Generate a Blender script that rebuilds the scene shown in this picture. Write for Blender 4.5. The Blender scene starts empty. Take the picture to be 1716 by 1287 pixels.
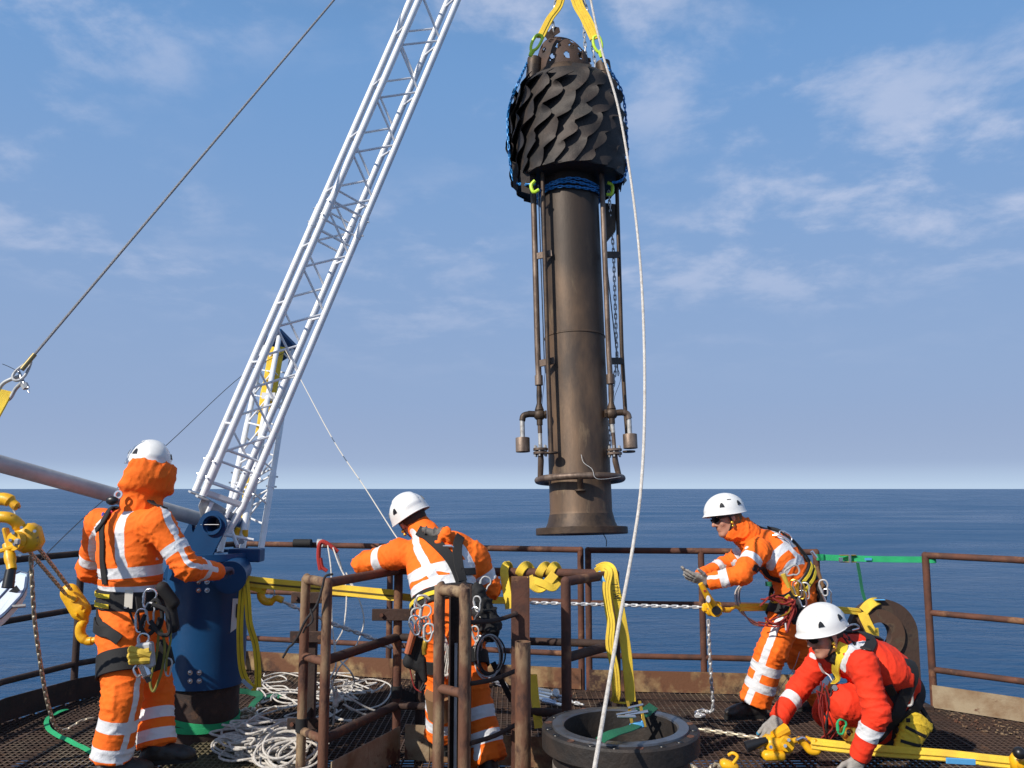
import bpy, math, random
import numpy as np
from mathutils import Vector, Matrix, noise
from mathutils.bvhtree import BVHTree

R = math.radians
rnd = random.Random(11)
scene = bpy.context.scene
COL = scene.collection

# ------------------------------------------------------------------ camera
F_PX, CX, CY, EYE, PITCH = 1400.0, 858.0, 643.5, 1.6, math.atan(175 / 1400.0)
cam_d = bpy.data.cameras.new('camera')
cam_d.sensor_width = 36
cam_d.lens = 36 * F_PX / 1716
cam_d.clip_start = .05
cam_d.clip_end = 200000
cam = bpy.data.objects.new('camera', cam_d)
COL.objects.link(cam)
cam.location = (0, 0, EYE)
cam.rotation_euler = (math.pi / 2 + PITCH, 0, 0)
scene.camera = cam

# ------------------------------------------------------------------ world, sun, exposure
SUN_DIR = Vector((-.60, -.54, .60)).normalized()       # towards the sun
w = bpy.data.worlds.new('World')
scene.world = w
w.use_nodes = True
nt = w.node_tree
N, L = nt.nodes, nt.links
for n in list(N):
    N.remove(n)
def wn(t, **k):
    n = N.new(t)
    for a, b in k.items():
        setattr(n, a, b)
    return n
out = wn('ShaderNodeOutputWorld')
bg = wn('ShaderNodeBackground')
bg.inputs['Strength'].default_value = .090
L.new(bg.outputs[0], out.inputs[0])
sky = wn('ShaderNodeTexSky', sky_type='NISHITA')
sky.sun_disc = False
sky.sun_elevation = math.asin(SUN_DIR.z)
sky.sun_rotation = math.atan2(SUN_DIR.x, SUN_DIR.y)
sky.altitude = 50
sky.air_density = 1.1
sky.dust_density = 1.0
sky.ozone_density = 2.5
tc = wn('ShaderNodeTexCoord')
sep = wn('ShaderNodeSeparateXYZ')
L.new(tc.outputs['Generated'], sep.inputs[0])
# haze towards the horizon, the same all the way round
hz = wn('ShaderNodeValToRGB')
hz.color_ramp.interpolation = 'EASE'
e = hz.color_ramp.elements
e[0].position = 0.0; e[0].color = (1, 1, 1, 1)
e[1].position = .75; e[1].color = (.12, .12, .12, 1)
for pos, v in ((.012, 1), (.05, .98), (.16, .93), (.45, .85)):
    q = e.new(pos); q.color = (v, v, v, 1)
L.new(sep.outputs['Z'], hz.inputs[0])
hc = wn('ShaderNodeValToRGB')
hc.color_ramp.interpolation = 'B_SPLINE'
e = hc.color_ramp.elements
e[0].position = 0.0; e[0].color = (.57, .72, .91, 1)
e[1].position = .62; e[1].color = (.165, .38, .76, 1)
for pos, c in ((.008, (.54, .69, .89, 1)), (.030, (.36, .465, .69, 1)), (.10, (.33, .45, .70, 1)), (.28, (.27, .435, .74, 1)), (.45, (.20, .41, .78, 1))):
    q = e.new(pos); q.color = c
L.new(sep.outputs['Z'], hc.inputs[0])
sc10 = wn('ShaderNodeVectorMath', operation='SCALE'); sc10.inputs['Scale'].default_value = 10
L.new(hc.outputs[0], sc10.inputs[0])
m1 = wn('ShaderNodeMix', data_type='RGBA')
L.new(hz.outputs[0], m1.inputs['Factor'])
L.new(sky.outputs[0], m1.inputs['A'])
L.new(sc10.outputs[0], m1.inputs['B'])
# clouds on a layer above: direction projected on a plane
zmx = wn('ShaderNodeMath', operation='ADD'); zmx.inputs[1].default_value = .18
L.new(sep.outputs['Z'], zmx.inputs[0])
dx = wn('ShaderNodeMath', operation='DIVIDE'); dy = wn('ShaderNodeMath', operation='DIVIDE')
L.new(sep.outputs['X'], dx.inputs[0]); L.new(zmx.outputs[0], dx.inputs[1])
L.new(sep.outputs['Y'], dy.inputs[0]); L.new(zmx.outputs[0], dy.inputs[1])
cb = wn('ShaderNodeCombineXYZ')
L.new(dx.outputs[0], cb.inputs[0]); L.new(dy.outputs[0], cb.inputs[1])
def cloud(scale, detail, rough, off, lo, hi, dist=.3):
    mp = wn('ShaderNodeMapping'); mp.inputs['Location'].default_value = off
    L.new(cb.outputs[0], mp.inputs[0])
    nz = wn('ShaderNodeTexNoise')
    nz.inputs['Scale'].default_value = scale; nz.inputs['Detail'].default_value = detail
    nz.inputs['Roughness'].default_value = rough; nz.inputs['Distortion'].default_value = dist
    L.new(mp.outputs[0], nz.inputs['Vector'])
    mr = wn('ShaderNodeMapRange', interpolation_type='SMOOTHSTEP')
    mr.inputs['From Min'].default_value = lo; mr.inputs['From Max'].default_value = hi
    L.new(nz.outputs[0], mr.inputs['Value'])
    return mr.outputs[0]
c1 = cloud(3.6, 10, .60, (1.3, .4, 0), .44, .68, .15)
c2 = cloud(.85, 3, .5, (-.9, .1, 0), .36, .56)
mu = wn('ShaderNodeMath', operation='MULTIPLY'); L.new(c1, mu.inputs[0]); L.new(c2, mu.inputs[1])
fade = wn('ShaderNodeMapRange', interpolation_type='SMOOTHSTEP')
fade.inputs['From Min'].default_value = .10; fade.inputs['From Max'].default_value = .34
fade.inputs['To Min'].default_value = .0; fade.inputs['To Max'].default_value = .80
L.new(sep.outputs['Z'], fade.inputs['Value'])
mu2 = wn('ShaderNodeMath', operation='MULTIPLY'); L.new(mu.outputs[0], mu2.inputs[0]); L.new(fade.outputs[0], mu2.inputs[1])
m2 = wn('ShaderNodeMix', data_type='RGBA')
L.new(mu2.outputs[0], m2.inputs['Factor'])
L.new(m1.outputs['Result'], m2.inputs['A'])
m2.inputs['B'].default_value = (6.2, 6.9, 8.9, 1)
L.new(m2.outputs['Result'], bg.inputs['Color'])

sun_d = bpy.data.lights.new('sun', 'SUN')
sun_d.energy = 4.9
sun_d.angle = R(.55)
sun_d.color = (1.0, .93, .83)
sun = bpy.data.objects.new('sun', sun_d)
COL.objects.link(sun)
sun.location = (-20, -20, 30)
sun.rotation_euler = SUN_DIR.to_track_quat('Z', 'Y').to_euler()
scene.view_settings.view_transform = 'Standard'
scene.view_settings.look = 'None'
scene.view_settings.exposure = 0
scene.view_settings.gamma = 1
scene.view_settings.use_curve_mapping = False
scene.render.engine = 'CYCLES'
scene.cycles.max_bounces = 5
scene.cycles.use_denoising = True

# ------------------------------------------------------------------ helpers
def P(px, py, Y):
    """a point Y metres in front, on the sight line through photo position px,py"""
    u, v = (px - CX) / F_PX, (CY - py) / F_PX
    fw, up = math.cos(PITCH) - v * math.sin(PITCH), math.sin(PITCH) + v * math.cos(PITCH)
    return Vector((u * Y / fw, Y, EYE + up * Y / fw))
def G(px, Y, z=0.0):
    """a point at height z, Y metres away, at photo column px"""
    fy = (Y * math.cos(PITCH) + (z - EYE) * math.sin(PITCH))
    return Vector(((px - CX) / F_PX * fy, Y, z))
def PP(l):
    return [P(*a) for a in l]
def spline(pts, n=8, closed=False):
    pts = [Vector(p) for p in pts]
    o = []
    m = len(pts)
    for i in range(m if closed else m - 1):
        if closed:
            a, b, c, d = (pts[(i + k - 1) % m] for k in range(4))
        else:
            b, c = pts[i], pts[i + 1]
            a = pts[i - 1] if i else b * 2 - c
            d = pts[i + 2] if i + 2 < m else c * 2 - b
        for k in range(n):
            t = k / n
            o.append(.5 * ((2 * b) + (c - a) * t + (2 * a - 5 * b + 4 * c - d) * t * t + (3 * b - a - 3 * c + d) * t ** 3))
    if not closed:
        o.append(pts[-1])
    return o
def resample(pts, step):
    o = [pts[0].copy()]
    acc = 0
    for a, b in zip(pts, pts[1:]):
        d = (b - a).length
        while acc + d >= step:
            t = (step - acc) / d
            a = a.lerp(b, t)
            o.append(a.copy())
            d = (b - a).length
            acc = 0
        acc += d
    return o
def frame(d, up=None):
    d = d.normalized()
    u = Vector(up) if up is not None else (Vector((0, 0, 1)) if abs(d.z) < .9 else Vector((0, 1, 0)))
    x = u.cross(d)
    if x.length < 1e-5:
        x = Vector((1, 0, 0)).cross(d)
    x.normalize()
    y = d.cross(x)
    return x, y

class MB:
    def __init__(s):
        s.v, s.f, s.mi = [], [], []
        s.cur = 0
    def add(s, vs, fs):
        o = len(s.v)
        s.v += [tuple(q) for q in vs]
        s.f += [tuple(i + o for i in f) for f in fs]
        s.mi += [s.cur] * len(fs)
        return s
    def box(s, c, size, M=None, bev=0):
        hx, hy, hz_ = (a / 2 for a in size)
        c = Vector(c)
        if bev:
            vs = []
            b = min(bev, hx * .9, hy * .9, hz_ * .9)
            bm_v = []
            for sx in (-1, 1):
                for sy in (-1, 1):
                    for sz in (-1, 1):
                        bm_v.append((Vector((sx * (hx - b), sy * (hy - b), sz * hz_)), Vector((sx * (hx - b), sy * hy, sz * (hz_ - b))), Vector((sx * hx, sy * (hy - b), sz * (hz_ - b)))))
            idx = lambda i, k: i * 3 + k
            vs = [q for t in bm_v for q in t]
            # corners: i = 4*(sx>0)+2*(sy>0)+(sz>0)
            fs = []
            def quad(a, b_, c_, d_, nrm):
                q = [a, b_, c_, d_]
                p0, p1, p2 = vs[q[0]], vs[q[1]], vs[q[2]]
                if (p1 - p0).cross(p2 - p1).dot(nrm) < 0:
                    q.reverse()
                fs.append(tuple(q))
            quad(idx(1, 0), idx(5, 0), idx(7, 0), idx(3, 0), Vector((0, 0, 1))); quad(idx(0, 0), idx(4, 0), idx(6, 0), idx(2, 0), Vector((0, 0, -1)))
            quad(idx(2, 1), idx(6, 1), idx(7, 1), idx(3, 1), Vector((0, 1, 0))); quad(idx(0, 1), idx(4, 1), idx(5, 1), idx(1, 1), Vector((0, -1, 0)))
            quad(idx(4, 2), idx(6, 2), idx(7, 2), idx(5, 2), Vector((1, 0, 0))); quad(idx(0, 2), idx(2, 2), idx(3, 2), idx(1, 2), Vector((-1, 0, 0)))
            for sy in (0, 1):
                for sz in (0, 1):
                    i, j = 2 * sy + sz, 4 + 2 * sy + sz
                    quad(idx(i, 0), idx(j, 0), idx(j, 1), idx(i, 1), Vector((0, 2 * sy - 1, 2 * sz - 1)))
            for sx in (0, 1):
                for sz in (0, 1):
                    i, j = 4 * sx + sz, 4 * sx + 2 + sz
                    quad(idx(i, 0), idx(j, 0), idx(j, 2), idx(i, 2), Vector((2 * sx - 1, 0, 2 * sz - 1)))
            for sx in (0, 1):
                for sy in (0, 1):
                    i, j = 4 * sx + 2 * sy, 4 * sx + 2 * sy + 1
                    quad(idx(i, 1), idx(j, 1), idx(j, 2), idx(i, 2), Vector((2 * sx - 1, 2 * sy - 1, 0)))
            for i in range(8):
                q = [idx(i, 0), idx(i, 1), idx(i, 2)]
                n_ = (vs[q[1]] - vs[q[0]]).cross(vs[q[2]] - vs[q[1]])
                if n_.dot(vs[q[0]] + vs[q[1]] + vs[q[2]]) < 0:
                    q.reverse()
                fs.append(tuple(q))
        else:
            vs = [Vector((sx * hx, sy * hy, sz * hz_)) for sx in (-1, 1) for sy in (-1, 1) for sz in (-1, 1)]
            fs = [(0, 1, 3, 2), (4, 6, 7, 5), (0, 4, 5, 1), (2, 3, 7, 6), (0, 2, 6, 4), (1, 5, 7, 3)]
        vs = [(M @ q if M else q) + c for q in vs]
        return s.add(vs, fs)
    def beam(s, a, b, wd, ht, up=None, bev=0):
        a, b = Vector(a), Vector(b)
        x, y = frame(b - a, up)
        M = Matrix((x, y, (b - a).normalized())).transposed()
        return s.box((a + b) / 2, (wd, ht, (b - a).length), M, bev)
    def tube(s, pts, r, n=8, closed=False, cap=True, up=None):
        pts = [Vector(p) for p in pts]
        m = len(pts)
        rs = r if hasattr(r, '__len__') else [r] * m
        T = []
        for i in range(m):
            if closed:
                t = pts[(i + 1) % m] - pts[i - 1]
            else:
                t = pts[min(i + 1, m - 1)] - pts[max(i - 1, 0)]
            T.append(t.normalized() if t.length > 1e-9 else Vector((0, 0, 1)))
        x, y = frame(T[0], up)
        vs = []
        X = x
        for i in range(m):
            X = (X - T[i] * X.dot(T[i]))
            X.normalize()
            Y = T[i].cross(X)
            for k in range(n):
                a = 2 * math.pi * k / n
                vs.append(pts[i] + (X * math.cos(a) + Y * math.sin(a)) * rs[i])
        fs = []
        for i in range(m if closed else m - 1):
            j = (i + 1) % m
            for k in range(n):
                l = (k + 1) % n
                fs.append((i * n + k, i * n + l, j * n + l, j * n + k))
        if cap and not closed:
            fs.append(tuple(reversed(range(n))))
            fs.append(tuple(range((m - 1) * n, m * n)))
        return s.add(vs, fs)
    def cyl(s, a, b, r, n=16, r2=None, cap=True):
        return s.tube([a, b], [r, r if r2 is None else r2], n, cap=cap)
    def lathe(s, prof, n=32, M=None, closed_prof=False, arc=None):
        vs, fs = [], []
        m = len(prof)
        a0, a1 = arc if arc else (0, 2 * math.pi)
        nn = n if not arc else n + 1
        for k in range(nn):
            a = a0 + (a1 - a0) * k / n
            for r_, z in prof:
                q = Vector((r_ * math.cos(a), r_ * math.sin(a), z))
                vs.append(M @ q if M else q)
        for k in range(n):
            l = (k + 1) % nn
            for i in range(m if closed_prof else m - 1):
                j = (i + 1) % m
                fs.append((k * m + i, l * m + i, l * m + j, k * m + j))
        return s.add(vs, fs)
    def ball(s, c, r, n=12, M=None):
        rr = r if hasattr(r, '__len__') else (r, r, r)
        T = Matrix.Translation(Vector(c)) @ (M.to_4x4() if M else Matrix()) @ Matrix.Diagonal((*rr, 1))
        return s.lathe([(max(math.sin(math.pi * i / (n // 2 + 2)), 1e-4), -math.cos(math.pi * i / (n // 2 + 2))) for i in range(n // 2 + 3)], n, T)
    def prism(s, poly, d):
        """flat polygon of 3d points pushed along d"""
        m = len(poly)
        poly = [Vector(p) for p in poly]
        d = Vector(d)
        nrm = sum(((poly[i]).cross(poly[(i + 1) % m]) for i in range(m)), Vector())
        if nrm.dot(d) > 0:
            poly.reverse()
        vs = poly + [p + d for p in poly]
        fs = [tuple(range(m)), tuple(reversed(range(m, 2 * m)))]
        fs += [(i, i + m, (i + 1) % m + m, (i + 1) % m) for i in range(m)]
        return s.add(vs, fs)
    def strip(s, pts, nrms, wd, th, closed=False):
        """webbing: a flat band along pts whose flat side faces nrms"""
        m = len(pts)
        vs, fs = [], []
        ws = wd if hasattr(wd, '__len__') else [wd] * m
        for i in range(m):
            if closed:
                t = pts[(i + 1) % m] - pts[i - 1]
            else:
                t = pts[min(i + 1, m - 1)] - pts[max(i - 1, 0)]
            t.normalize()
            nn = nrms[i] if isinstance(nrms, list) else Vector(nrms)
            nn = nn - t * nn.dot(t)
            nn = nn.normalized() if nn.length > 1e-6 else frame(t)[0]
            b = t.cross(nn)
            h = ws[i] / 2
            e = min(th, h) * .3
            vs += [pts[i] - b * h, pts[i] - b * (h - e) + nn * th / 2, pts[i] + b * (h - e) + nn * th / 2, pts[i] + b * h,
                   pts[i] + b * (h - e) - nn * th / 2, pts[i] - b * (h - e) - nn * th / 2]
        for i in range(m if closed else m - 1):
            j = (i + 1) % m
            for k in range(6):
                l = (k + 1) % 6
                fs.append((i * 6 + k, j * 6 + k, j * 6 + l, i * 6 + l))
        if not closed:
            fs.append(tuple(range(6)))
            fs.append(tuple(reversed(range((m - 1) * 6, m * 6))))
        return s.add(vs, fs)
    def build(s, name, mat, parent=None, smooth=True, angle=35, local=False, attrs=None):
        me = bpy.data.meshes.new(name)
        vs = s.v
        o = bpy.data.objects.new(name, me)
        if parent is not None:
            if not local:
                Mi = WM[parent.name].inverted()
                vs = [Mi @ Vector(q) for q in vs]
            o.parent = parent
            WM_pending = WM[parent.name].copy()
        else:
            if vs and not local:
                a = np.array(vs)
                org = Vector(((a[:, 0].min() + a[:, 0].max()) / 2, (a[:, 1].min() + a[:, 1].max()) / 2, a[:, 2].min()))
                vs = [Vector(q) - org for q in vs]
                o.location = org
                WM_pending = Matrix.Translation(org)
            else:
                WM_pending = Matrix()
        me.from_pydata([tuple(q) for q in vs], [], s.f)
        mats = mat if isinstance(mat, (list, tuple)) else [mat]
        for m_ in mats:
            me.materials.append(m_)
        if len(mats) > 1:
            me.polygons.foreach_set('material_index', s.mi)
        if smooth:
            me.polygons.foreach_set('use_smooth', [True] * len(me.polygons))
            me.set_sharp_from_angle(angle=R(angle))
        me.update()
        COL.objects.link(o)
        WM[o.name] = WM_pending
        return o
WM = {}
def thing(name, label, cat, loc=(0, 0, 0), group=None, rot=None):
    o = bpy.data.objects.new(name, None)
    o.empty_display_size = .1
    COL.objects.link(o)
    M = Matrix.Translation(Vector(loc))
    if rot is not None:
        M = M @ rot.to_4x4()
        o.rotation_euler = rot.to_euler()
    o.location = loc
    WM[o.name] = M
    o['label'] = label
    o['category'] = cat
    if group:
        o['group'] = group
    return o
def tag(o, label, cat, group=None):
    o['label'] = label
    o['category'] = cat
    if group:
        o['group'] = group
    return o
def struct(o):
    o['kind'] = 'structure'
    return o

# ------------------------------------------------------------------ materials
MATS = {}
def mat(name, col, rough=.6, metal=0, col2=None, scale=8, lo=.35, hi=.65, bump=0, bscale=40, col3=None, scale3=3, lo3=.5, hi3=.6, stretch=None, spec=.5, rough2=None, detail=6, coat=0, wave=None):
    m = bpy.data.materials.new(name)
    m.use_nodes = True
    t = m.node_tree
    b = t.nodes['Principled BSDF']
    b.inputs['Roughness'].default_value = rough
    b.inputs['Metallic'].default_value = metal
    b.inputs['Specular IOR Level'].default_value = spec
    b.inputs['Coat Weight'].default_value = coat
    b.inputs['Base Color'].default_value = (*col, 1)
    tc = t.nodes.new('ShaderNodeTexCoord')
    vec = tc.outputs['Object']
    if stretch:
        mp = t.nodes.new('ShaderNodeMapping')
        mp.inputs['Scale'].default_value = stretch
        t.links.new(vec, mp.inputs[0])
        vec = mp.outputs[0]
    def nz(sc, de=detail, ro=.6):
        n = t.nodes.new('ShaderNodeTexNoise')
        n.inputs['Scale'].default_value = sc
        n.inputs['Detail'].default_value = de
        n.inputs['Roughness'].default_value = ro
        t.links.new(vec, n.inputs['Vector'])
        return n.outputs[0]
    def mr(src, lo_, hi_, a=0, b_=1):
        n = t.nodes.new('ShaderNodeMapRange')
        n.inputs['From Min'].default_value = lo_
        n.inputs['From Max'].default_value = hi_
        n.inputs['To Min'].default_value = a
        n.inputs['To Max'].default_value = b_
        t.links.new(src, n.inputs['Value'])
        return n.outputs[0]
    cur = None
    if col2:
        mx = t.nodes.new('ShaderNodeMix'); mx.data_type = 'RGBA'
        mx.inputs['A'].default_value = (*col, 1); mx.inputs['B'].default_value = (*col2, 1)
        fac = mr(nz(scale), lo, hi)
        t.links.new(fac, mx.inputs['Factor'])
        cur = mx.outputs['Result']
        if rough2 is not None:
            t.links.new(mr(fac, 0, 1, rough, rough2), b.inputs['Roughness'])
    if col3:
        mx = t.nodes.new('ShaderNodeMix'); mx.data_type = 'RGBA'
        mx.inputs['A'].default_value = (*col, 1)
        if cur:
            t.links.new(cur, mx.inputs['A'])
        mx.inputs['B'].default_value = (*col3, 1)
        t.links.new(mr(nz(scale3, 8, .68), lo3, hi3), mx.inputs['Factor'])
        cur = mx.outputs['Result']
    if cur:
        t.links.new(cur, b.inputs['Base Color'])
    hgt = None
    if bump:
        hgt = nz(bscale, 6, .65)
    if wave:
        wv = t.nodes.new('ShaderNodeTexWave')
        wv.inputs['Scale'].default_value = wave
        wv.bands_direction = 'DIAGONAL'
        t.links.new(tc.outputs['Object'], wv.inputs['Vector'])
        hgt = wv.outputs['Fac']
    if hgt:
        bp = t.nodes.new('ShaderNodeBump')
        bp.inputs['Strength'].default_value = bump if bump else .4
        bp.inputs['Distance'].default_value = .01
        t.links.new(hgt, bp.inputs['Height'])
        t.links.new(bp.outputs[0], b.inputs['Normal'])
    MATS[name] = m
    return m
rust = mat('rusty_pipe', (.135, .050, .028), .8, col2=(.055, .026, .019), scale=7, bump=.35, bscale=70, col3=(.24, .115, .055), scale3=5, lo3=.54, hi3=.66)
rust_worn = mat('worn_yellow_rusty_pipe', (.13, .055, .03), .75, col2=(.30, .21, .12), scale=4.5, lo=.44, hi=.60, bump=.35, bscale=60, col3=(.055, .025, .018), scale3=11, lo3=.52, hi3=.62, stretch=(1, 1, .45))
rust_dark = mat('dark_rusty_steel', (.055, .028, .020), .8, col2=(.025, .016, .013), scale=6, bump=.4, bscale=60, col3=(.11, .055, .03), scale3=7, lo3=.56, hi3=.68)
toe_cream = mat('peeling_cream_plate', (.33, .26, .17), .8, col2=(.19, .11, .055), scale=3.2, lo=.42, hi=.62, bump=.3, bscale=50, col3=(.11, .04, .02), scale3=2.4, lo3=.56, hi3=.60)
toe_rust = mat('rust_streaked_plate', (.15, .065, .032), .85, col2=(.34, .23, .11), scale=2.6, lo=.46, hi=.58, bump=.3, bscale=50, col3=(.05, .024, .018), scale3=3, lo3=.5, hi3=.62)
grate_m = mat('rusty_grating', (.135, .080, .050), .8, col2=(.060, .036, .025), scale=1.2, lo=.4, hi=.62, col3=(.30, .24, .16), scale3=.9, lo3=.52, hi3=.66)
soot = mat('sooty_steel', (.019, .017, .016), .62, metal=.2, col2=(.045, .033, .027), scale=5, bump=.35, bscale=30, col3=(.075, .05, .037), scale3=9, lo3=.58, hi3=.72)
tipm = mat('heat_stained_steel', (.16, .098, .056), .55, metal=.25, col2=(.055, .038, .028), scale=3.4, lo=.38, hi=.66, bump=.12, bscale=45, col3=(.24, .17, .10), scale3=5, lo3=.58, hi3=.74, stretch=(1.6, 1.6, .45), rough2=.6)
tip_dark = mat('dark_stained_steel', (.050, .033, .024), .55, metal=.4, col2=(.10, .065, .040), scale=6, bump=.2, bscale=50, col3=(.022, .017, .015), scale3=4, lo3=.5, hi3=.65)
tip_pipe = mat('stained_riser_pipe', (.11, .075, .055), .5, metal=.4, col2=(.23, .17, .13), scale=9, lo=.45, hi=.6, bump=.2, bscale=60, stretch=(1, 1, .4))
pipe_white = mat('bare_bright_pipe', (.55, .54, .52), .42, metal=.3, col2=(.36, .34, .31), scale=30)
alu = mat('bright_aluminium', (.84, .85, .86), .45, metal=.12, col2=(.70, .71, .73), scale=6, lo=.4, hi=.7, bump=.06, bscale=60)
galv = mat('galvanised_grey', (.52, .53, .53), .55, metal=.15, col2=(.38, .39, .40), scale=9, bump=.15, bscale=40, col3=(.20, .20, .21), scale3=3, lo3=.58, hi3=.7)
blue = mat('deep_blue_paint', (.005, .058, .165), .42, col2=(.004, .046, .135), scale=4, spec=.45, bump=.05, bscale=30, col3=(.045, .075, .11), scale3=9, lo3=.64, hi3=.70)
yel = mat('yellow_hoist_paint', (.86, .46, .012), .38, col2=(.66, .33, .012), scale=14, lo=.42, hi=.7, bump=.15, bscale=60, col3=(.16, .10, .05), scale3=16, lo3=.60, hi3=.66)
def web_mat(name, col, col2, rib=70):
    m = mat(name, col, .8, col2=col2, scale=7, lo=.4, hi=.75, bump=.5, bscale=220)
    return m
web_y = web_mat('yellow_webbing', (.86, .64, .035), (.60, .42, .03))
web_y2 = web_mat('stiff_yellow_sling', (.90, .62, .05), (.66, .42, .05))
web_dk = mat('sling_stripe', (.10, .07, .015), .85)
web_g = web_mat('green_webbing', (.02, .42, .16), (.015, .30, .12))
web_gd = web_mat('dark_green_webbing', (.012, .15, .07), (.01, .10, .05))
lime = mat('lime_painted_link', (.60, .86, .05), .4)
ropew = mat('white_braided_rope', (.78, .74, .68), .85, col2=(.55, .50, .44), scale=40, bump=.8, bscale=260)
roped = mat('dark_cord', (.03, .028, .03), .8)
roper = mat('red_sleeve', (.38, .025, .018), .75, bump=.5, bscale=150)
chain_m = mat('bright_chain_steel', (.70, .70, .70), .33, metal=.45, col2=(.50, .49, .47), scale=30)
chain_w = mat('dull_chain_steel', (.62, .56, .44), .38, metal=.4, col2=(.34, .28, .19), scale=25)
chain_b = mat('blue_chain', (.02, .20, .50), .35, metal=.2)
steelc = mat('wire_rope_steel', (.24, .24, .25), .5, metal=.6, bump=.6, bscale=300)
steel = mat('polished_steel', (.62, .63, .65), .25, metal=.9)
blk = mat('black_webbing', (.012, .012, .013), .8, bump=.3, bscale=200)
blk_pl = mat('black_plastic', (.012, .012, .013), .35)
cream = mat('cream_patch', (.62, .58, .50), .8)
sky_blue = mat('light_blue_plastic', (.34, .55, .80), .5)
white_pl = mat('helmet_white', (.80, .80, .78), .34, col2=(.68, .67, .64), scale=9, lo=.5, hi=.8, coat=.15, col3=(.45, .42, .38), scale3=14, lo3=.66, hi3=.74)
tape = mat('reflective_tape', (.74, .75, .76), .42, bump=.2, bscale=120)
skin_m = mat('skin', (.52, .27, .18), .55, col2=(.44, .20, .13), scale=18)
hair_m = mat('dark_hair', (.035, .022, .016), .7, bump=.6, bscale=150)
glove_g = mat('grey_knit_glove', (.36, .34, .31), .9, col2=(.26, .24, .22), scale=35, bump=.5, bscale=220)
glove_d = mat('dark_glove', (.085, .075, .13), .75, bump=.5, bscale=180)
glove_b = mat('blue_rubber_tips', (.03, .25, .42), .6)
boot_m = mat('black_leather', (.014, .012, .012), .42, bump=.4, bscale=70, col2=(.035, .028, .022), scale=9)
sole_m = mat('boot_sole', (.010, .010, .010), .8)
gold = mat('gold_anodised', (.75, .45, .06), .3, metal=.8)
redalu = mat('red_cord', (.27, .022, .018), .7, bump=.5, bscale=200)
canvas_y = mat('yellow_canvas', (.80, .54, .03), .8, col2=(.58, .38, .03), scale=9, bump=.3, bscale=120)
glassm = mat('dark_lens', (.01, .01, .012), .1)
bronze = mat('brown_cloth', (.20, .11, .05), .9)
camo = mat('camouflage_hood', (.14, .10, .05), .9, col2=(.34, .14, .045), scale=28, lo=.48, hi=.52)
blue_tag = mat('blue_label', (.10, .36, .66), .5)
white_tag = mat('white_label', (.72, .73, .74), .5)

def fabric(name, col, col2):
    """coverall cloth; the reflective tape is sewn on where the attribute 'tape' is above zero"""
    m = mat(name, col, .85, col2=col2, scale=5, lo=.35, hi=.75, bump=.5, bscale=26)
    t = m.node_tree
    rn = t.nodes.new('ShaderNodeTexNoise'); rn.noise_type = 'RIDGED_MULTIFRACTAL'; rn.inputs['Scale'].default_value = 7.5; rn.inputs['Detail'].default_value = 3; rn.inputs['Distortion'].default_value = .8
    tc0 = t.nodes.new('ShaderNodeTexCoord'); t.links.new(tc0.outputs['Object'], rn.inputs['Vector'])
    b2 = t.nodes.new('ShaderNodeBump'); b2.inputs['Strength'].default_value = .4; b2.inputs['Distance'].default_value = .012; t.links.new(rn.outputs[0], b2.inputs['Height'])
    pb = t.nodes['Principled BSDF']; t.links.new(b2.outputs[0], pb.inputs['Normal'].links[0].from_node.inputs['Normal'])
    b = t.nodes['Principled BSDF']
    at = t.nodes.new('ShaderNodeAttribute'); at.attribute_name = 'tape'
    st = t.nodes.new('ShaderNodeMath'); st.operation = 'GREATER_THAN'; st.inputs[1].default_value = 0
    t.links.new(at.outputs['Fac'], st.inputs[0])
    src = b.inputs['Base Color'].links[0].from_socket
    # worn-in creases and smudges
    n = t.nodes.new('ShaderNodeTexNoise'); n.inputs['Scale'].default_value = 3.2; n.inputs['Detail'].default_value = 7
    tc = t.nodes.new('ShaderNodeTexCoord'); t.links.new(tc.outputs['Object'], n.inputs['Vector'])
    r_ = t.nodes.new('ShaderNodeMapRange'); r_.inputs['From Min'].default_value = .62; r_.inputs['From Max'].default_value = .78
    r_.inputs['To Max'].default_value = .16
    t.links.new(n.outputs[0], r_.inputs['Value'])
    md = t.nodes.new('ShaderNodeMix'); md.data_type = 'RGBA'; md.inputs['B'].default_value = (.16, .05, .03, 1)
    t.links.new(r_.outputs[0], md.inputs['Factor']); t.links.new(src, md.inputs['A'])
    mx = t.nodes.new('ShaderNodeMix'); mx.data_type = 'RGBA'
    mx.inputs['B'].default_value = (.70, .71, .73, 1)
    t.links.new(st.outputs[0], mx.inputs['Factor'])
    t.links.new(md.outputs['Result'], mx.inputs['A'])
    t.links.new(mx.outputs['Result'], b.inputs['Base Color'])
    rr = t.nodes.new('ShaderNodeMapRange'); rr.inputs['To Min'].default_value = .85; rr.inputs['To Max'].default_value = .45
    t.links.new(st.outputs[0], rr.inputs['Value']); t.links.new(rr.outputs[0], b.inputs['Roughness'])
    return m
orange = fabric('orange_hi_vis_cloth', (1.0, .175, .006), (.95, .14, .006))
redc = fabric('red_coverall_cloth', (.86, .040, .006), (.74, .028, .006))
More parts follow.
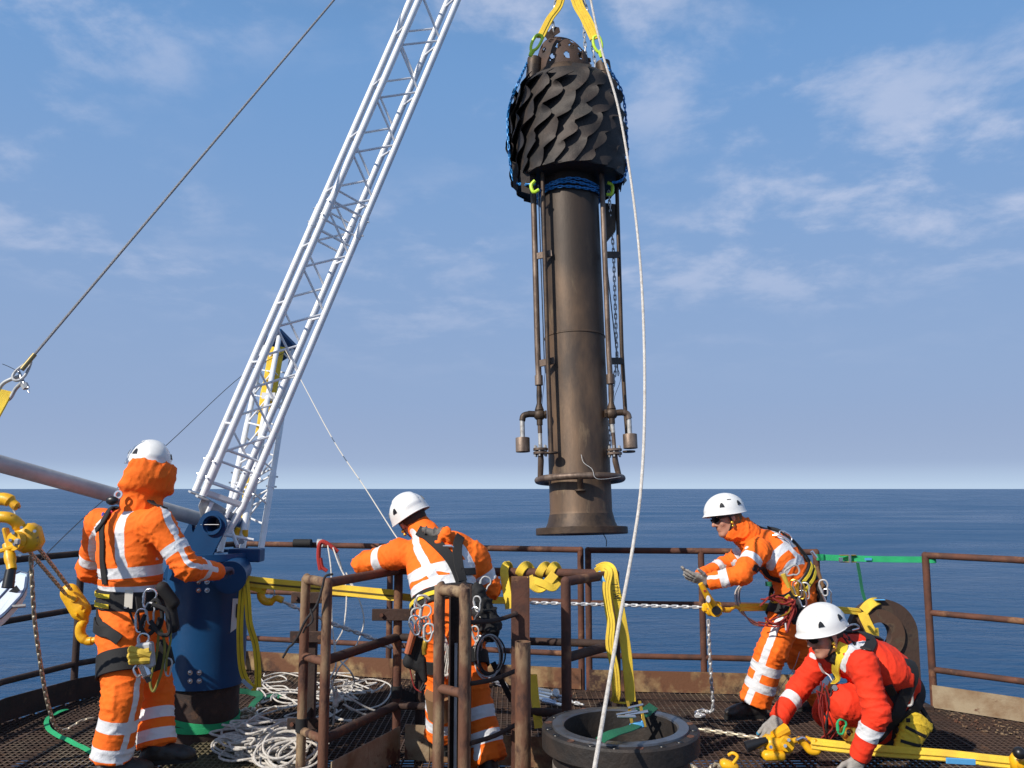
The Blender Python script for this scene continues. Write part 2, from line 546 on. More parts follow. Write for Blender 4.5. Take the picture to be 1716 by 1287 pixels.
# ------------------------------------------------------------------ sea
SEA_Z = -38.0
mb = MB()
rings = [0, 60, 140, 300, 700, 1600, 4000, 10000, 26000, 70000]
vs, fs = [(0, 0, SEA_Z)], []
nseg = 48
for r_ in rings[1:]:
    for k in range(nseg):
        a = 2 * math.pi * k / nseg
        vs.append((r_ * math.cos(a), r_ * math.sin(a), SEA_Z))
for k in range(nseg):
    fs.append((0, 1 + k, 1 + (k + 1) % nseg))
for i in range(len(rings) - 2):
    for k in range(nseg):
        l = (k + 1) % nseg
        a, b = 1 + i * nseg, 1 + (i + 1) * nseg
        fs.append((a + k, b + k, b + l, a + l))
mb.add(vs, fs)
m = bpy.data.materials.new('sea_water')
m.use_nodes = True
t = m.node_tree
b = t.nodes['Principled BSDF']
b.inputs['Base Color'].default_value = (.006, .030, .075, 1)
b.inputs['Roughness'].default_value = .30
b.inputs['IOR'].default_value = 1.33
b.inputs['Specular IOR Level'].default_value = .5
tc = t.nodes.new('ShaderNodeTexCoord')
def sea_noise(sc, stretch, det, rot=0.0):
    mp = t.nodes.new('ShaderNodeMapping'); mp.inputs['Scale'].default_value = stretch
    mp.inputs['Rotation'].default_value = (0, 0, rot)
    t.links.new(tc.outputs['Object'], mp.inputs[0])
    n = t.nodes.new('ShaderNodeTexNoise'); n.inputs['Scale'].default_value = sc
    n.inputs['Detail'].default_value = det; n.inputs['Roughness'].default_value = .62
    n.inputs['Distortion'].default_value = .4
    t.links.new(mp.outputs[0], n.inputs['Vector'])
    return n.outputs[0]
n1 = sea_noise(.20, (.45, 1, 1), 6, .35)
n2 = sea_noise(.045, (.5, 1, 1), 5, .2)
ad = t.nodes.new('ShaderNodeMath'); ad.operation = 'MULTIPLY_ADD'
t.links.new(n2, ad.inputs[0]); ad.inputs[1].default_value = 1.6; t.links.new(n1, ad.inputs[2])
bp = t.nodes.new('ShaderNodeBump'); bp.inputs['Strength'].default_value = 1.0; bp.inputs['Distance'].default_value = 1.7
t.links.new(ad.outputs[0], bp.inputs['Height']); t.links.new(bp.outputs[0], b.inputs['Normal'])
n3 = sea_noise(.012, (.35, 1, 1), 6, .1)
mr_ = t.nodes.new('ShaderNodeMapRange'); mr_.inputs['From Min'].default_value = .35; mr_.inputs['From Max'].default_value = .7
t.links.new(n3, mr_.inputs['Value'])
mx = t.nodes.new('ShaderNodeMix'); mx.data_type = 'RGBA'
mx.inputs['A'].default_value = (.003, .042, .115, 1); mx.inputs['B'].default_value = (.007, .066, .160, 1)
rg = t.nodes.new('ShaderNodeMapRange'); rg.inputs['To Min'].default_value = .20; rg.inputs['To Max'].default_value = .42; t.links.new(mr_.outputs[0], rg.inputs['Value']); t.links.new(rg.outputs[0], b.inputs['Roughness'])
t.links.new(mr_.outputs[0], mx.inputs['Factor']); t.links.new(mx.outputs['Result'], b.inputs['Base Color'])
sea = struct(mb.build('sea', m, smooth=False, local=True))

# ------------------------------------------------------------------ deck: open bar grating on beams
EDGE = [G(-700, 3.2), G(-330, 4.4), G(0, 6.0), G(150, 6.75), G(395, 7.75), G(980, 6.95), G(1385, 6.72), G(1566, 6.45), G(1716, 6.02), G(2150, 4.9), G(2600, 3.2)]
POLY = [(p.x, p.y) for p in EDGE] + [(5.2, -1.0), (-5.2, -1.0)]
# the same deck line for the rails
HOLES = []   # (cx, cy, r)
def clip_scan(coord, axis, poly):
    xs = []
    m = len(poly)
    for i in range(m):
        a, b_ = poly[i], poly[(i + 1) % m]
        ca, cb_ = a[axis], b_[axis]
        if (ca - coord) * (cb_ - coord) < 0:
            q = (coord - ca) / (cb_ - ca)
            xs.append(a[1 - axis] + (b_[1 - axis] - a[1 - axis]) * q)
    xs.sort()
    return [(xs[i], xs[i + 1]) for i in range(0, len(xs) - 1, 2)]
FL_C = P(1039, 1216, 3.95)          # big flange on its pipe stub
PED_C = G(338, 5.62)
HOLES = [(FL_C.x, FL_C.y, .30), (PED_C.x, PED_C.y, .24)]
def cut_holes(segs, coord, axis):
    for (hx, hy, hr) in HOLES:
        hc, ho = ((hx, hy), (hy, hx))[0 if axis == 0 else 1]
        if abs(coord - hc) < hr:
            d = math.sqrt(hr * hr - (coord - hc) ** 2)
            new = []
            for a, b_ in segs:
                if b_ < ho - d or a > ho + d:
                    new.append((a, b_))
                else:
                    if ho - d > a: new.append((a, ho - d))
                    if ho + d < b_: new.append((ho + d, b_))
            segs = new
    return segs
mb = MB()
gap = .041
x = -5.2
i = 0
while x < 5.2:
    for a, b_ in cut_holes(clip_scan(x, 0, POLY), x, 0):
        if i % 28 != 0:
            mb.box((x, (a + b_) / 2, -.0095), (.0056, b_ - a - .04, .019))
    x += gap
    i += 1
y = -.95
i = 0
while y < 7.8:
    for a, b_ in cut_holes(clip_scan(y, 1, POLY), y, 1):
        mb.box(((a + b_) / 2, y, -.0055), (b_ - a - .04, .0062, .009))
    y += .0475
    i += 1
mb.mi = [0 if i % 6 == 5 else 1 for i in range(len(mb.f))]      # tops worn bare by boots, sides dark with rust
deck = struct(mb.build('deck_grating', [grate_m, rust_dark], smooth=False))
# grating panel edge bands, and the beams that carry them
for x in (-4.19, -3.18, -2.17, -1.16, -.155, .855, 1.865, 2.87, 3.88):
    for a, b_ in cut_holes(clip_scan(x, 0, POLY), x, 0):
        q = MB().box((x, (a + b_) / 2, -.019), (.011, b_ - a - .05, .040))
        struct(q.build('panel_edge', rust_dark, smooth=False))
for y in (.9, 2.0, 3.1, 4.2, 5.15, 6.1, 6.9):
    for a, b_ in cut_holes(clip_scan(y, 1, POLY), y, 1):
        q = MB()
        q.box(((a + b_) / 2, y, -.046), (b_ - a - .1, .12, .014)); q.box(((a + b_) / 2, y, -.15), (b_ - a - .12, .010, .19)); q.box(((a + b_) / 2, y, -.255), (b_ - a - .1, .12, .014))
        struct(q.build('deck_beam', rust_dark, smooth=False))
# a lower level seen dimly through the bars on the left and middle
q = MB().box((-2.2, 3.4, -3.3), (8.4, 9.0, .05))
struct(q.build('lower_deck', rust_dark, smooth=False))
q = MB()
for xx in (-5.6, -2.6, .6):
    q.box((xx, 5.2, -1.8), (.3, .3, 2.94))
struct(q.build('support_column', rust_dark, smooth=False))

# ------------------------------------------------------------------ guard rails round the platform
def rail_run(pts, posts, label, m_=rust, toe=None, r_=.0245, tops=(1.1, .68, .27), post_r=.026, ends=True):
    """pts: deck points of the run; posts: positions 0..1 along each stretch"""
    c = sum(pts, Vector()) / len(pts)
    t_ = thing('guard_rail', label, 'guard rail', (c.x, c.y, 0), 'rusty guard rails round the platform edge')
    for name, z in zip(('top_rail', 'mid_rail', 'mid_rail'), tops):
        q = MB().tube([p + Vector((0, 0, z)) for p in pts], r_ if name == 'top_rail' else r_ * .92, 14)
        q.build(name, m_, t_)
    seg = pts
    for p in posts:
        i_ = min(int(p), len(pts) - 2)
        pos = pts[i_].lerp(pts[i_ + 1], p - i_)
        q = MB().tube([pos + Vector((0, 0, -.12)), pos + Vector((0, 0, 1.1))], post_r, 14)
        q.ball(pos + Vector((0, 0, 1.1)), post_r * 1.04)
        q.build('post', m_, t_)
    if toe:
        for a, b_ in zip(pts, pts[1:]):
            n_ = (b_ - a).cross(Vector((0, 0, 1))).normalized() * .032
            if n_.y > 0: n_ = -n_
            q = MB().beam(a + n_ + Vector((0, 0, .085)), b_ + n_ + Vector((0, 0, .085)), .008, .16, up=(0, 0, 1))
            q.build('toe_board', toe, t_)
    return t_
E = EDGE
rail_run([G(-330, 4.4), G(0, 6.0), G(122, 6.6), G(395, 7.75)], [.02, .7, 2.0, 2.97], 'rusty three bar guard rail behind the left worker and the blue cylinder', rust_dark, rust_dark)
rail_run([G(402, 7.72), G(975, 6.97)], [.0, .46, 1.0], 'long rusty guard rail behind the worker who leans on the cage', rust, toe_rust)
rail_run([G(988, 6.93), G(1181, 6.84), G(1378, 6.72)], [0, 1.0, 2.0], 'rusty guard rail behind the worker pointing with gloved hands', rust, toe_rust)
rail_run([G(1566, 6.40), G(1716, 6.02), G(2100, 4.95)], [0, 1.9], 'rusty guard rail with a cream toe board at the right edge', rust, toe_cream)
q = MB()
for a, b_ in ((G(402, 7.78), G(975, 7.03)), (G(988, 6.99), G(1378, 6.79)), (G(1378, 6.79), G(1566, 6.5)), (G(1566, 6.5), G(1716, 6.1)), (G(1716, 6.1), G(2150, 4.95)), (G(-330, 4.45), G(0, 6.05)), (G(0, 6.05), G(395, 7.8))):
    q.beam(a + Vector((0, .02, -.15)), b_ + Vector((0, .02, -.15)), .014, .26, up=(0, 0, 1))
struct(q.build('edge_beam', rust_dark, smooth=False))

# ------------------------------------------------------------------ inner ladder cage of pipes
def vert(px, py, Y):        # top point of a post
    return P(px, py, Y)
cage = thing('hatch_cage', 'rusty pipe cage round the hatch that a worker leans on', 'railing', (G(780, 4.9).x, 4.9, 0))
def post(px, py, Y, r_=.026, m_=rust_worn, name='post', bottom=-.1, parent=None, openend=False):
    a = P(px, py, Y)
    q = MB()
    if openend:
        q.lathe([(r_, bottom), (r_, a.z), (r_ * .82, a.z), (r_ * .82, a.z - .3)], 18, Matrix.Translation(Vector((a.x, a.y, 0))))
    else:
        q.cyl(Vector((a.x, a.y, bottom)), a, r_, 16)
        q.ball(a, r_ * 1.02)
    return q.build(name, m_, parent or cage)
def bar(a, b_, r_=.025, m_=rust_worn, name='rail', parent=None):
    return MB().cyl(a, b_, r_, 16).build(name, m_, parent or cage)
A1 = P(549, 968, 4.55); A2 = P(668, 956, 5.25); A3 = P(1030, 961, 5.02); A4 = P(948, 973, 4.62)
z3 = (A1.z + A2.z + A3.z + A4.z) / 4
def at_z(p, z): return Vector((p.x, p.y, z))
for (z, nm) in ((1.1, 'top_rail'), (.70, 'mid_rail'), (.30, 'mid_rail')):
    for a, b_ in ((A1, A2), (A2, A3), (A3, A4)):
        if nm == 'top_rail' and a is A2:
            bar(at_z(a, z), at_z(b_, z), .026, rust, nm)
        elif a is A2 and z < 1:
            # only stubs reach in from each side, the middle is open
            bar(at_z(a, z), at_z(a.lerp(b_, .42), z), .023, rust_dark, nm); bar(at_z(a.lerp(b_, .60), z), at_z(b_, z), .023, rust_dark, nm)
        else:
            bar(at_z(a, z), at_z(b_, z), .026, rust_dark if z < 1 else rust, nm)
for A, m_ in ((A1, rust_worn), (A2, rust), (A3, rust_dark), (A4, rust)):
    q = MB().cyl(at_z(A, -.1), at_z(A, 1.1), .027, 16); q.ball(at_z(A, 1.1), .0275); q.build('post', m_, cage)
# second post next to A2, and a loop post left of A1
a5 = at_z(P(705, 960, 5.35), 1.02)
q = MB().cyl(at_z(a5, -.1), a5, .026, 16); q.ball(a5, .0265); q.build('post', rust_dark, cage)
B1 = at_z(P(513, 965, 4.72), 1.1)
q = MB().tube(spline([at_z(B1, -.1), at_z(B1, .6), at_z(B1, 1.06), B1.lerp(at_z(A1, 1.1), .15), at_z(A1, 1.1)], 6), .026, 16)
q.build('post', rust_worn, cage)
for z in (.69, .30, .02):
    bar(at_z(B1, z), at_z(A1, z), .022)
# dark angle post and clamps between
c5 = at_z(P(527, 1000, 4.9), 1.0)
MB().box((c5.x, c5.y, .45), (.045, .045, 1.1), bev=.004).build('angle_post', rust_dark, cage)
for z in (.985, .77, .30):
    MB().box((c5.x - .02, c5.y - .05, z), (.20, .012, .062), bev=.003).build('clamp_plate', rust_dark, cage)
    for dx_ in (-.09, .05): MB().cyl((c5.x + dx_, c5.y - .052, z), (c5.x + dx_, c5.y - .072, z), .011, 8).build('bolt', rust, cage)
MB().box((at_z(A2, .84) + Vector((.03, -.05, 0))), (.36, .014, .07), bev=.003).build('clamp_plate', rust_dark, cage)
for dx_ in (-.12, .12): MB().cyl(at_z(A2, .84) + Vector((.03 + dx_, -.055, 0)), at_z(A2, .84) + Vector((.03 + dx_, -.075, 0)), .012, 8).build('bolt', rust, cage)
# black tape wound on the pipes
for c_ in (at_z(B1, .33), at_z(A2, .38)):
    MB().cyl(c_ - Vector((0, 0, .035)), c_ + Vector((0, 0, .035)), .033, 14).build('tape_wrap', blk, cage)
MB().beam(at_z(B1, .335), at_z(c5, .36), .012, .05, up=(0, 0, 1)).build('tape_wrap', blk, cage)
MB().beam(at_z(A2, .375), at_z(a5, .30), .014, .06, up=(0, 0, 1)).build('tape_wrap', blk, cage)
# kick plates
def plate(a, b_, z0, z1, m_, name='kick_plate', th=.008, parent=None):
    up = Vector((0, 0, 1))
    q = MB().beam(at_z(a, (z0 + z1) / 2), at_z(b_, (z0 + z1) / 2), th, z1 - z0, up=up)
    return q.build(name, m_, parent or cage)
off = Vector((.036, -.02, 0))
plate(A1.lerp(A2, .03) + off, A1.lerp(A2, .5) + off, .0, .19, toe_cream)
plate(A1.lerp(A2, .503) + off, A1.lerp(A2, .97) + off, .0, .19, toe_cream)
plate(A2 + Vector((.06, -.035, 0)), A2.lerp(A3, .16) + Vector((.0, -.035, 0)), .0, .20, toe_cream)
plate(A2.lerp(A3, .163) + Vector((0, -.035, 0)), A2.lerp(A3, .99) + Vector((0, -.035, 0)), .0, .17, toe_rust)
# middle loop post, nearest the camera
g2 = thing('gate_frame', 'tall narrow loop of rusty pipe standing nearest the camera before the cage', 'post', (G(757, 4.15).x, 4.15, 0))
C1, C2 = P(737, 990, 4.2), P(779, 993, 4.08)
zt = .5 * (C1.z + C2.z)
q = MB().tube(spline([at_z(C1, -.1), at_z(C1, .5), at_z(C1, zt - .03), at_z(C1, zt).lerp(at_z(C2, zt), .12), at_z(C1, zt).lerp(at_z(C2, zt), .85), at_z(C2, zt - .03), at_z(C2, .5), at_z(C2, -.1)], 7), .0275, 16)
q.build('pipe_loop', rust_worn, g2)
for z in (.64, .235):
    MB().cyl(at_z(C1, z), at_z(C2, z), .0225, 14).build('rung', rust_worn, g2)
ch = thing('channel_post', 'flanged steel channel post behind the narrow pipe loop', 'post', (G(772, 4.4).x, 4.4, 0))
c_ = P(772, 980, 4.42)
q = MB().box((c_.x, c_.y + .03, c_.z / 2 - .05), (.11, .008, c_.z + .1)); q.box((c_.x - .053, c_.y - .004, c_.z / 2 - .05), (.008, .06, c_.z + .1)); q.box((c_.x + .053, c_.y - .004, c_.z / 2 - .05), (.008, .06, c_.z + .1))
q.build('channel', rust_dark, ch, smooth=False)
MB().box((c_.x - .022, c_.y + .012, .36), (.014, .024, .9)).build('guide_strip', galv, ch)
MB().box((c_.x + .012, c_.y + .012, .34), (.024, .02, .86)).build('guide_strip', mat('cream_strip', (.42, .36, .25), .7, col2=(.24, .15, .08), scale=6), ch)
# right channel post + open pipe + rods
ch2 = thing('channel_post', 'square rusty post with the yellow sling looped beside its top', 'post', (G(872, 4.3).x, 4.3, 0))
c_ = P(872, 967, 4.40)
q = MB().box((c_.x - .002, c_.y - .045, c_.z / 2 - .05), (.085, .007, c_.z + .1)); q.box((c_.x + .043, c_.y, c_.z / 2 - .05), (.007, .097, c_.z + .1)); q.box((c_.x - .005, c_.y + .045, c_.z / 2 - .05), (.085, .007, c_.z + .1))
q.build('channel', rust, ch2, smooth=False)
q = MB(); q.ball(P(863, 1029, 4.33), .016); q.build('rod_boss', rust_dark, ch2)
for (a, b_) in (((787, 1043, 4.12), (866, 1029, 4.33)), ((787, 1146, 4.12), (869, 1122, 4.33)), ((787, 1246, 4.12), (869, 1212, 4.33))):
    MB().tube(spline([P(*a), P(*a).lerp(P(*b_), .5) + Vector((0, 0, -.012)), P(*b_)], 5), .011, 10).build('tie_rod', rust_dark, ch2)
op = P(876, 1075, 4.15)
q = MB().lathe([(.038, -.1), (.038, op.z), (.031, op.z), (.031, op.z - .4)], 22, Matrix.Translation((op.x, op.y, 0)))
tag(q.build('pipe_stub', rust_worn), 'open topped rusty pipe standing in front of the square post', 'pipe')
# ------------------------------------------------------------------ chains, ropes, webbing
def link_mesh(Ln, r_, wd=None):
    """a stadium link along x, flat in the xy plane; Ln = inner pitch"""
    wd = wd or Ln * .42
    pts = []
    hl = Ln / 2 + r_ - wd * .5
    for i in range(7):
        a = -math.pi / 2 + math.pi * i / 6
        pts.append(Vector((hl + wd * .5 * math.cos(a), wd * .5 * math.sin(a), 0)))
    for i in range(7):
        a = math.pi / 2 + math.pi * i / 6
        pts.append(Vector((-hl + wd * .5 * math.cos(a), wd * .5 * math.sin(a), 0)))
    return MB().tube(pts, r_, 6, closed=True, up=(0, 0, 1))
def chain(pts, pitch, r_, m_, label=None, cat='chain', parent=None, single=True, tilt=0.0, name='chain', group=None, wd=None):
    pts = resample(pts, pitch)
    base = link_mesh(pitch, r_, wd)
    X0 = None
    Ms = []
    prev = None
    for i, (a, b_) in enumerate(zip(pts, pts[1:])):
        d = (b_ - a).normalized()
        if prev is None:
            x = frame(d, (0, .3, 1) if abs(d.z) < .8 else (0, 1, 0))[0]
        else:
            x = (prev - d * prev.dot(d)).normalized()
        prev = x
        an = (math.pi / 2 if i % 2 else 0) + tilt + rnd.uniform(-.18, .18)
        y = d.cross(x)
        u = x * math.cos(an) + y * math.sin(an)
        v = d.cross(u)
        Ms.append(Matrix.Translation((a + b_) / 2) @ Matrix((d, u, v)).transposed().to_4x4())
    if single:
        if parent is None:
            parent = thing(name, label, cat, Ms[-1].translation, group)
        W = WM[parent.name].inverted()
        me = None
        for M in Ms:
            if me is None:
                o = base.build('link', m_, parent, local=True, angle=60)
                me = o.data
            else:
                o = bpy.data.objects.new('link', me)
                o.parent = parent
                COL.objects.link(o)
            o.matrix_local = W @ M
        return parent
    q = MB()
    for M in Ms:
        q.add([M @ Vector(v) for v in base.v], base.f)
    o = q.build(name, m_, parent, angle=60)
    if parent is None:
        tag(o, label, cat, group)
    return o
def rope(pts, r_, m_, label, cat='rope', n=8, sp=8, group=None, name='rope', parent=None):
    q = MB().tube(spline(pts, sp), r_, n)
    o = q.build(name, m_, parent)
    if parent is None:
        tag(o, label, cat, group)
    return o
def sling_pts(pts, n=6):
    return spline(pts, n)

# ------------------------------------------------------------------ blue slewing base on its rusty pedestal
bb = thing('davit_base', 'deep blue steel cylinder on a rusty pedestal carrying the white lattice boom', 'crane base', PED_C)
bx, by = PED_C.x, PED_C.y
ztop = P(338, 925, 5.62).z
zbot = P(338, 1160, 5.35).z
rb = .252
T = Matrix.Translation((bx, by, 0))
MB().lathe([(rb - .012, zbot + .3), (rb - .012, zbot), (rb, zbot), (rb, ztop - .05), (rb + .018, ztop - .045), (rb + .018, ztop), (rb - .01, ztop), (rb - .01, ztop - .2), (.001, ztop - .2)], 64, T).build('cylinder', blue, bb, angle=40)
MB().lathe([(rb * .88, -.3), (rb * .88, zbot + .1), (.01, zbot + .1)], 56, T).build('pedestal', rust_dark, bb)
# domed bolts in fours
def surf(px, py, cx_=bx, cy_=by, r_=rb):
    """where the sight line through px,py meets the upright cylinder"""
    o = Vector((0, 0, EYE)); d = (P(px, py, 1.0) - o)
    a = d.x ** 2 + d.y ** 2; b_ = -2 * (d.x * cx_ + d.y * cy_); c_ = cx_ ** 2 + cy_ ** 2 - r_ ** 2
    k = (-b_ - math.sqrt(max(b_ * b_ - 4 * a * c_, 0))) / (2 * a)
    return o + d * k
for (x0, y0) in ((333, 975), (347, 975), (333, 989), (347, 989), (319, 1127), (334, 1127), (319, 1141), (334, 1141)):
    p = surf(x0, y0)
    n_ = Vector((p.x - bx, p.y - by, 0)).normalized()
    q = MB().ball(p, .011, 10); q.cyl(p - n_ * .004, p + n_ * .004, .016, 12)
    q.build('bolt', steel, bb)
# white label on the right side with dark mark
q = MB()
lab = [surf(390, 1003, r_=rb + .002), surf(400, 1003, r_=rb + .002), surf(400, 1050, r_=rb + .002), surf(386, 1060, r_=rb + .002)]
q.prism(lab, Vector((.5, -.8, 0)).normalized() * .003)
lo_ = q.build('label_plate', white_tag, bb, smooth=False)
q = MB()
q.prism([surf(396, 1012, r_=rb + .006), surf(400, 1012, r_=rb + .006), surf(400, 1040, r_=rb + .006), surf(395, 1034, r_=rb + .006)], Vector((.5, -.8, 0)).normalized() * .002)
q.build('printed_mark', blk_pl, lo_, smooth=False)
# square block to the right of the top rim
p = P(418, 930, 5.62)
MB().box((p.x - .02, p.y, p.z), (.21, .12, .085), bev=.006).build('bracket', blue, bb)
# horizontal stub that the left worker holds
s0 = P(385, 968, 5.25); 
q = MB().cyl(s0 + Vector((-.05, .30, .02)), s0, .088, 40)
q.lathe([(.088, 0), (.099, .0), (.099, .018), (.088, .018)], 40, Matrix.Translation(s0) @ Vector((.05, -.30, -.02)).normalized().to_track_quat('Z', 'Y').to_matrix().to_4x4() @ Matrix.Translation((0, 0, -.02)), closed_prof=True)
q.build('stub', blue, bb, angle=30)
# pivot cheeks: two plates with a round eye
def cheek(px, py, Y):
    c0 = P(px, py, Y)
    tl = Vector((-.42, 0, -.9)).normalized()
    sd = Vector((-tl.z, 0, tl.x))          # towards upper left/right edge
    rr, ri = .088, .050
    outer, inner = [], []
    n = 40
    outl = []
    a0 = math.atan2(sd.z, sd.x)
    for i in range(21):
        a = a0 - math.pi * i / 20
        outl.append(Vector((math.cos(a) * rr, 0, math.sin(a) * rr)))
    # order: starts on side +sd, goes over the top, ends on -sd; check it passes the top
    if outl[10].dot(tl) > 0:
        outl = []
        for i in range(21):
            a = a0 + math.pi * i / 20
            outl.append(Vector((math.cos(a) * rr, 0, math.sin(a) * rr)))
    foot = [outl[-1] + tl * .42, outl[0] + tl * .42]
    poly = outl + foot
    # ring of the hole matched to poly count
    m_ = len(poly)
    hole = []
    for pt in poly:
        hole.append(pt.normalized() * ri)
    th = .022
    vs = [c0 + pt + Vector((0, -th / 2, 0)) for pt in poly] + [c0 + pt + Vector((0, -th / 2, 0)) for pt in hole]
    vs += [c0 + pt + Vector((0, th / 2, 0)) for pt in poly] + [c0 + pt + Vector((0, th / 2, 0)) for pt in hole]
    fs = []
    for i in range(m_):
        j = (i + 1) % m_
        fs += [(i, j, m_ + j, m_ + i), (2 * m_ + i, 3 * m_ + i, 3 * m_ + j, 2 * m_ + j), (i, 2 * m_ + i, 2 * m_ + j, j), (m_ + i, m_ + j, 3 * m_ + j, 3 * m_ + i)]
    q = MB().add(vs, fs)
    q.lathe([(.056, -.03), (.064, -.03), (.064, .03), (.056, .03)], 30, Matrix.Translation(c0) @ Matrix.Rotation(R(90), 4, 'X'), closed_prof=True)
    return q, c0
q, cc = cheek(357, 879, 5.40); q.build('pivot_cheek', blue, bb, angle=30)
q, c2_ = cheek(338, 884, 5.78); q.build('pivot_cheek', blue, bb, angle=30)
MB().box((cc.x - .13, cc.y + .2, ztop - .03), (.30, .42, .03), bev=.004).build('top_plate', blue, bb)
MB().lathe([(.045, 0), (.049, 0), (.049, .44), (.045, .44)], 28, Matrix.Translation(cc + Vector((0, .0, 0))) @ Matrix.Rotation(R(-90), 4, 'X'), closed_prof=True).build('pivot_tube', blue, bb)
MB().cyl(cc + Vector((-.07, -.02, -.0)), cc + Vector((.045, -.02, -.0)), .003, 8).build('split_pin', steel, bb)
# green strap wound on the pedestal
q = MB()
pr = rb * .88 + .004
for (za, zb_) in ((.15, .13), (.09, .125)):
    pts = []; nn = []
    for i in range(65):
        a = -math.pi * 1.02 + math.pi * 2 * i / 64
        n_ = Vector((math.cos(a), math.sin(a), 0))
        zz = za + (zb_ - za) * (math.cos(a) * .5 + .5) + .012 * math.sin(a * 2)
        pts.append(Vector((bx, by, zz)) + n_ * (pr + (.002 if za > .1 else .0045))); nn.append(n_)
    q.strip(pts, nn, .036, .003)
tag(q.build('strap', web_g), 'bright green strap wound twice round the rusty pedestal below the blue cylinder', 'strap')

# ------------------------------------------------------------------ lattice booms
def truss(name, label, A, B, s, rot, up, mod, parent=None, brace_first=0, joints=(), chord_r=.0245, brace_r=.0085, cut=(0, 0, 0, 0)):
    d = (B - A).normalized()
    e1 = Vector((0, 1, 0)).cross(d).normalized()       # roughly across the picture
    if e1.x < 0: e1 = -e1
    e2 = d.cross(e1).normalized()
    if e2.y < 0: e2 = -e2
    c, s_ = math.cos(rot), math.sin(rot)
    f1 = e1 * c + e2 * s_
    f2 = e2 * c - e1 * s_
    Ln = (B - A).length
    t_ = thing(name, label, 'lattice boom', A)
    cs = [(-1, -1), (1, -1), (1, 1), (-1, 1)]
    cn = [f1 * (x * s / 2) + f2 * (y * s / 2) for x, y in cs]
    for k in range(4):
        MB().cyl(A + cn[k] + d * cut[k], B + cn[k], chord_r, 18).build('chord', alu, t_)
    for k in range(4):
        a, b_ = cn[k], cn[(k + 1) % 4]
        i = 0
        z = .30
        flip = (k % 2 == 0)
        while z + mod < Ln and k in (0, 2):
            near = any(abs(z + mod / 2 - j) < mod * .45 for j in joints)
            if not near:
                p, q_ = (a, b_) if flip else (b_, a)
                MB().cyl(A + d * z + p, A + d * (z + mod) + q_, brace_r, 8, cap=False).build('brace', alu, t_)
            z += mod
            flip = not flip
        if k in (1, 3):
            z = .5
            while z < Ln:
                MB().cyl(A + d * z + a, A + d * z + b_, brace_r, 8, cap=False).build('brace', alu, t_)
                z += mod * 2
        for j in joints if k in (0, 2) else ():
            for dj in (-.16, -.075, .075, .16):
                if 0 < j + dj < Ln:
                    MB().cyl(A + d * (j + dj) + a, A + d * (j + dj) + b_, brace_r, 8, cap=False).build('brace', alu, t_)
    for j in joints:
        for k in range(4):
            c0 = A + d * j + cn[k]
            MB().cyl(c0 - d * .085, c0 + d * .085, chord_r * 1.16, 16).build('coupler', alu, t_)
            o_ = cn[k].normalized()
            for dj in (-.055, .055):
                MB().cyl(c0 + d * dj - o_ * .036, c0 + d * dj + o_ * .042, .0065, 8).build('bolt', steel, t_)
    return t_, d, f1, f2, cn
A_ = P(366, 838, 5.66); B_ = P(768, -95, 6.05)
boom, bd, bf1, bf2, bcn = truss('lattice_boom', 'tall white aluminium lattice boom leaning up from the blue base', A_, B_, .268, R(31), None, .228, joints=(.17, 2.12))
# foot of the boom: gusset plate with ribs, hinge
g0 = A_
q = MB()
q.prism([g0 + bcn[0] + bd * .0, g0 + bcn[1] + bd * -.05, g0 + bcn[1] + bd * -.17, g0 + bcn[0] * .3 + bcn[1] * .2 - bd * .22, g0 + bcn[0] - bd * .07], bf2 * .01)
q.build('gusset_plate', galv, boom, smooth=False)
MB().beam(g0 + bcn[0] + bd * .03, g0 + bcn[1] + bd * .03, .03, .03, up=bf2).build('cross_bar', alu, boom)
for k in (0, 3):
    MB().box(g0 + bcn[k] - bd * .015, (.075, .075, .014), Matrix((bf1, bf2, bd)).transposed(), bev=.003).build('end_plate', galv, boom)
for kk in (.25, .7):
    a = g0 + bcn[0].lerp(bcn[1], kk) - bf2 * .012
    MB().tube([a - bd * .02, a - bd * .10, a - bd * .16 + bf1 * .03], [.014, .016, .013], 8).build('rib', alu, boom)
for k in (1, 2):
    MB().cyl(g0 + bcn[k] + bd * .02, g0 + bcn[k] - bd * .19 - bf1 * .03, .0245, 16).build('chord_stub', alu, boom)
a = g0 + bcn[2] - bd * .05
MB().cyl(g0 + bcn[1] - bd * .16, P(398, 915, 5.5), .012, 10).build('lower_brace', alu, boom)
MB().cyl(g0 + bcn[1] - bd * .20 - bf1 * .1, P(425, 905, 5.6), .011, 10).build('lower_brace', alu, boom)
MB().cyl(P(383, 872, 5.52), P(352, 930, 5.5), .018, 12).build('lower_brace', alu, boom)
# second, shorter mast behind
A_2 = P(402, 930, 5.80); B_2 = P(466, 584, 7.6)
mast, md_, mf1, mf2, mcn = truss('lattice_mast', 'shorter aluminium lattice mast seen through the tall boom, yellow sling over its head', A_2, B_2, .185, -R(24), None, .185, joints=(.75,), chord_r=.0225, brace_r=.0075)
MB().box(B_2 + md_ * .03, (.27, .27, .07), Matrix((mf1, mf2, md_)).transposed(), bev=.01).build('head_block', blue, mast)
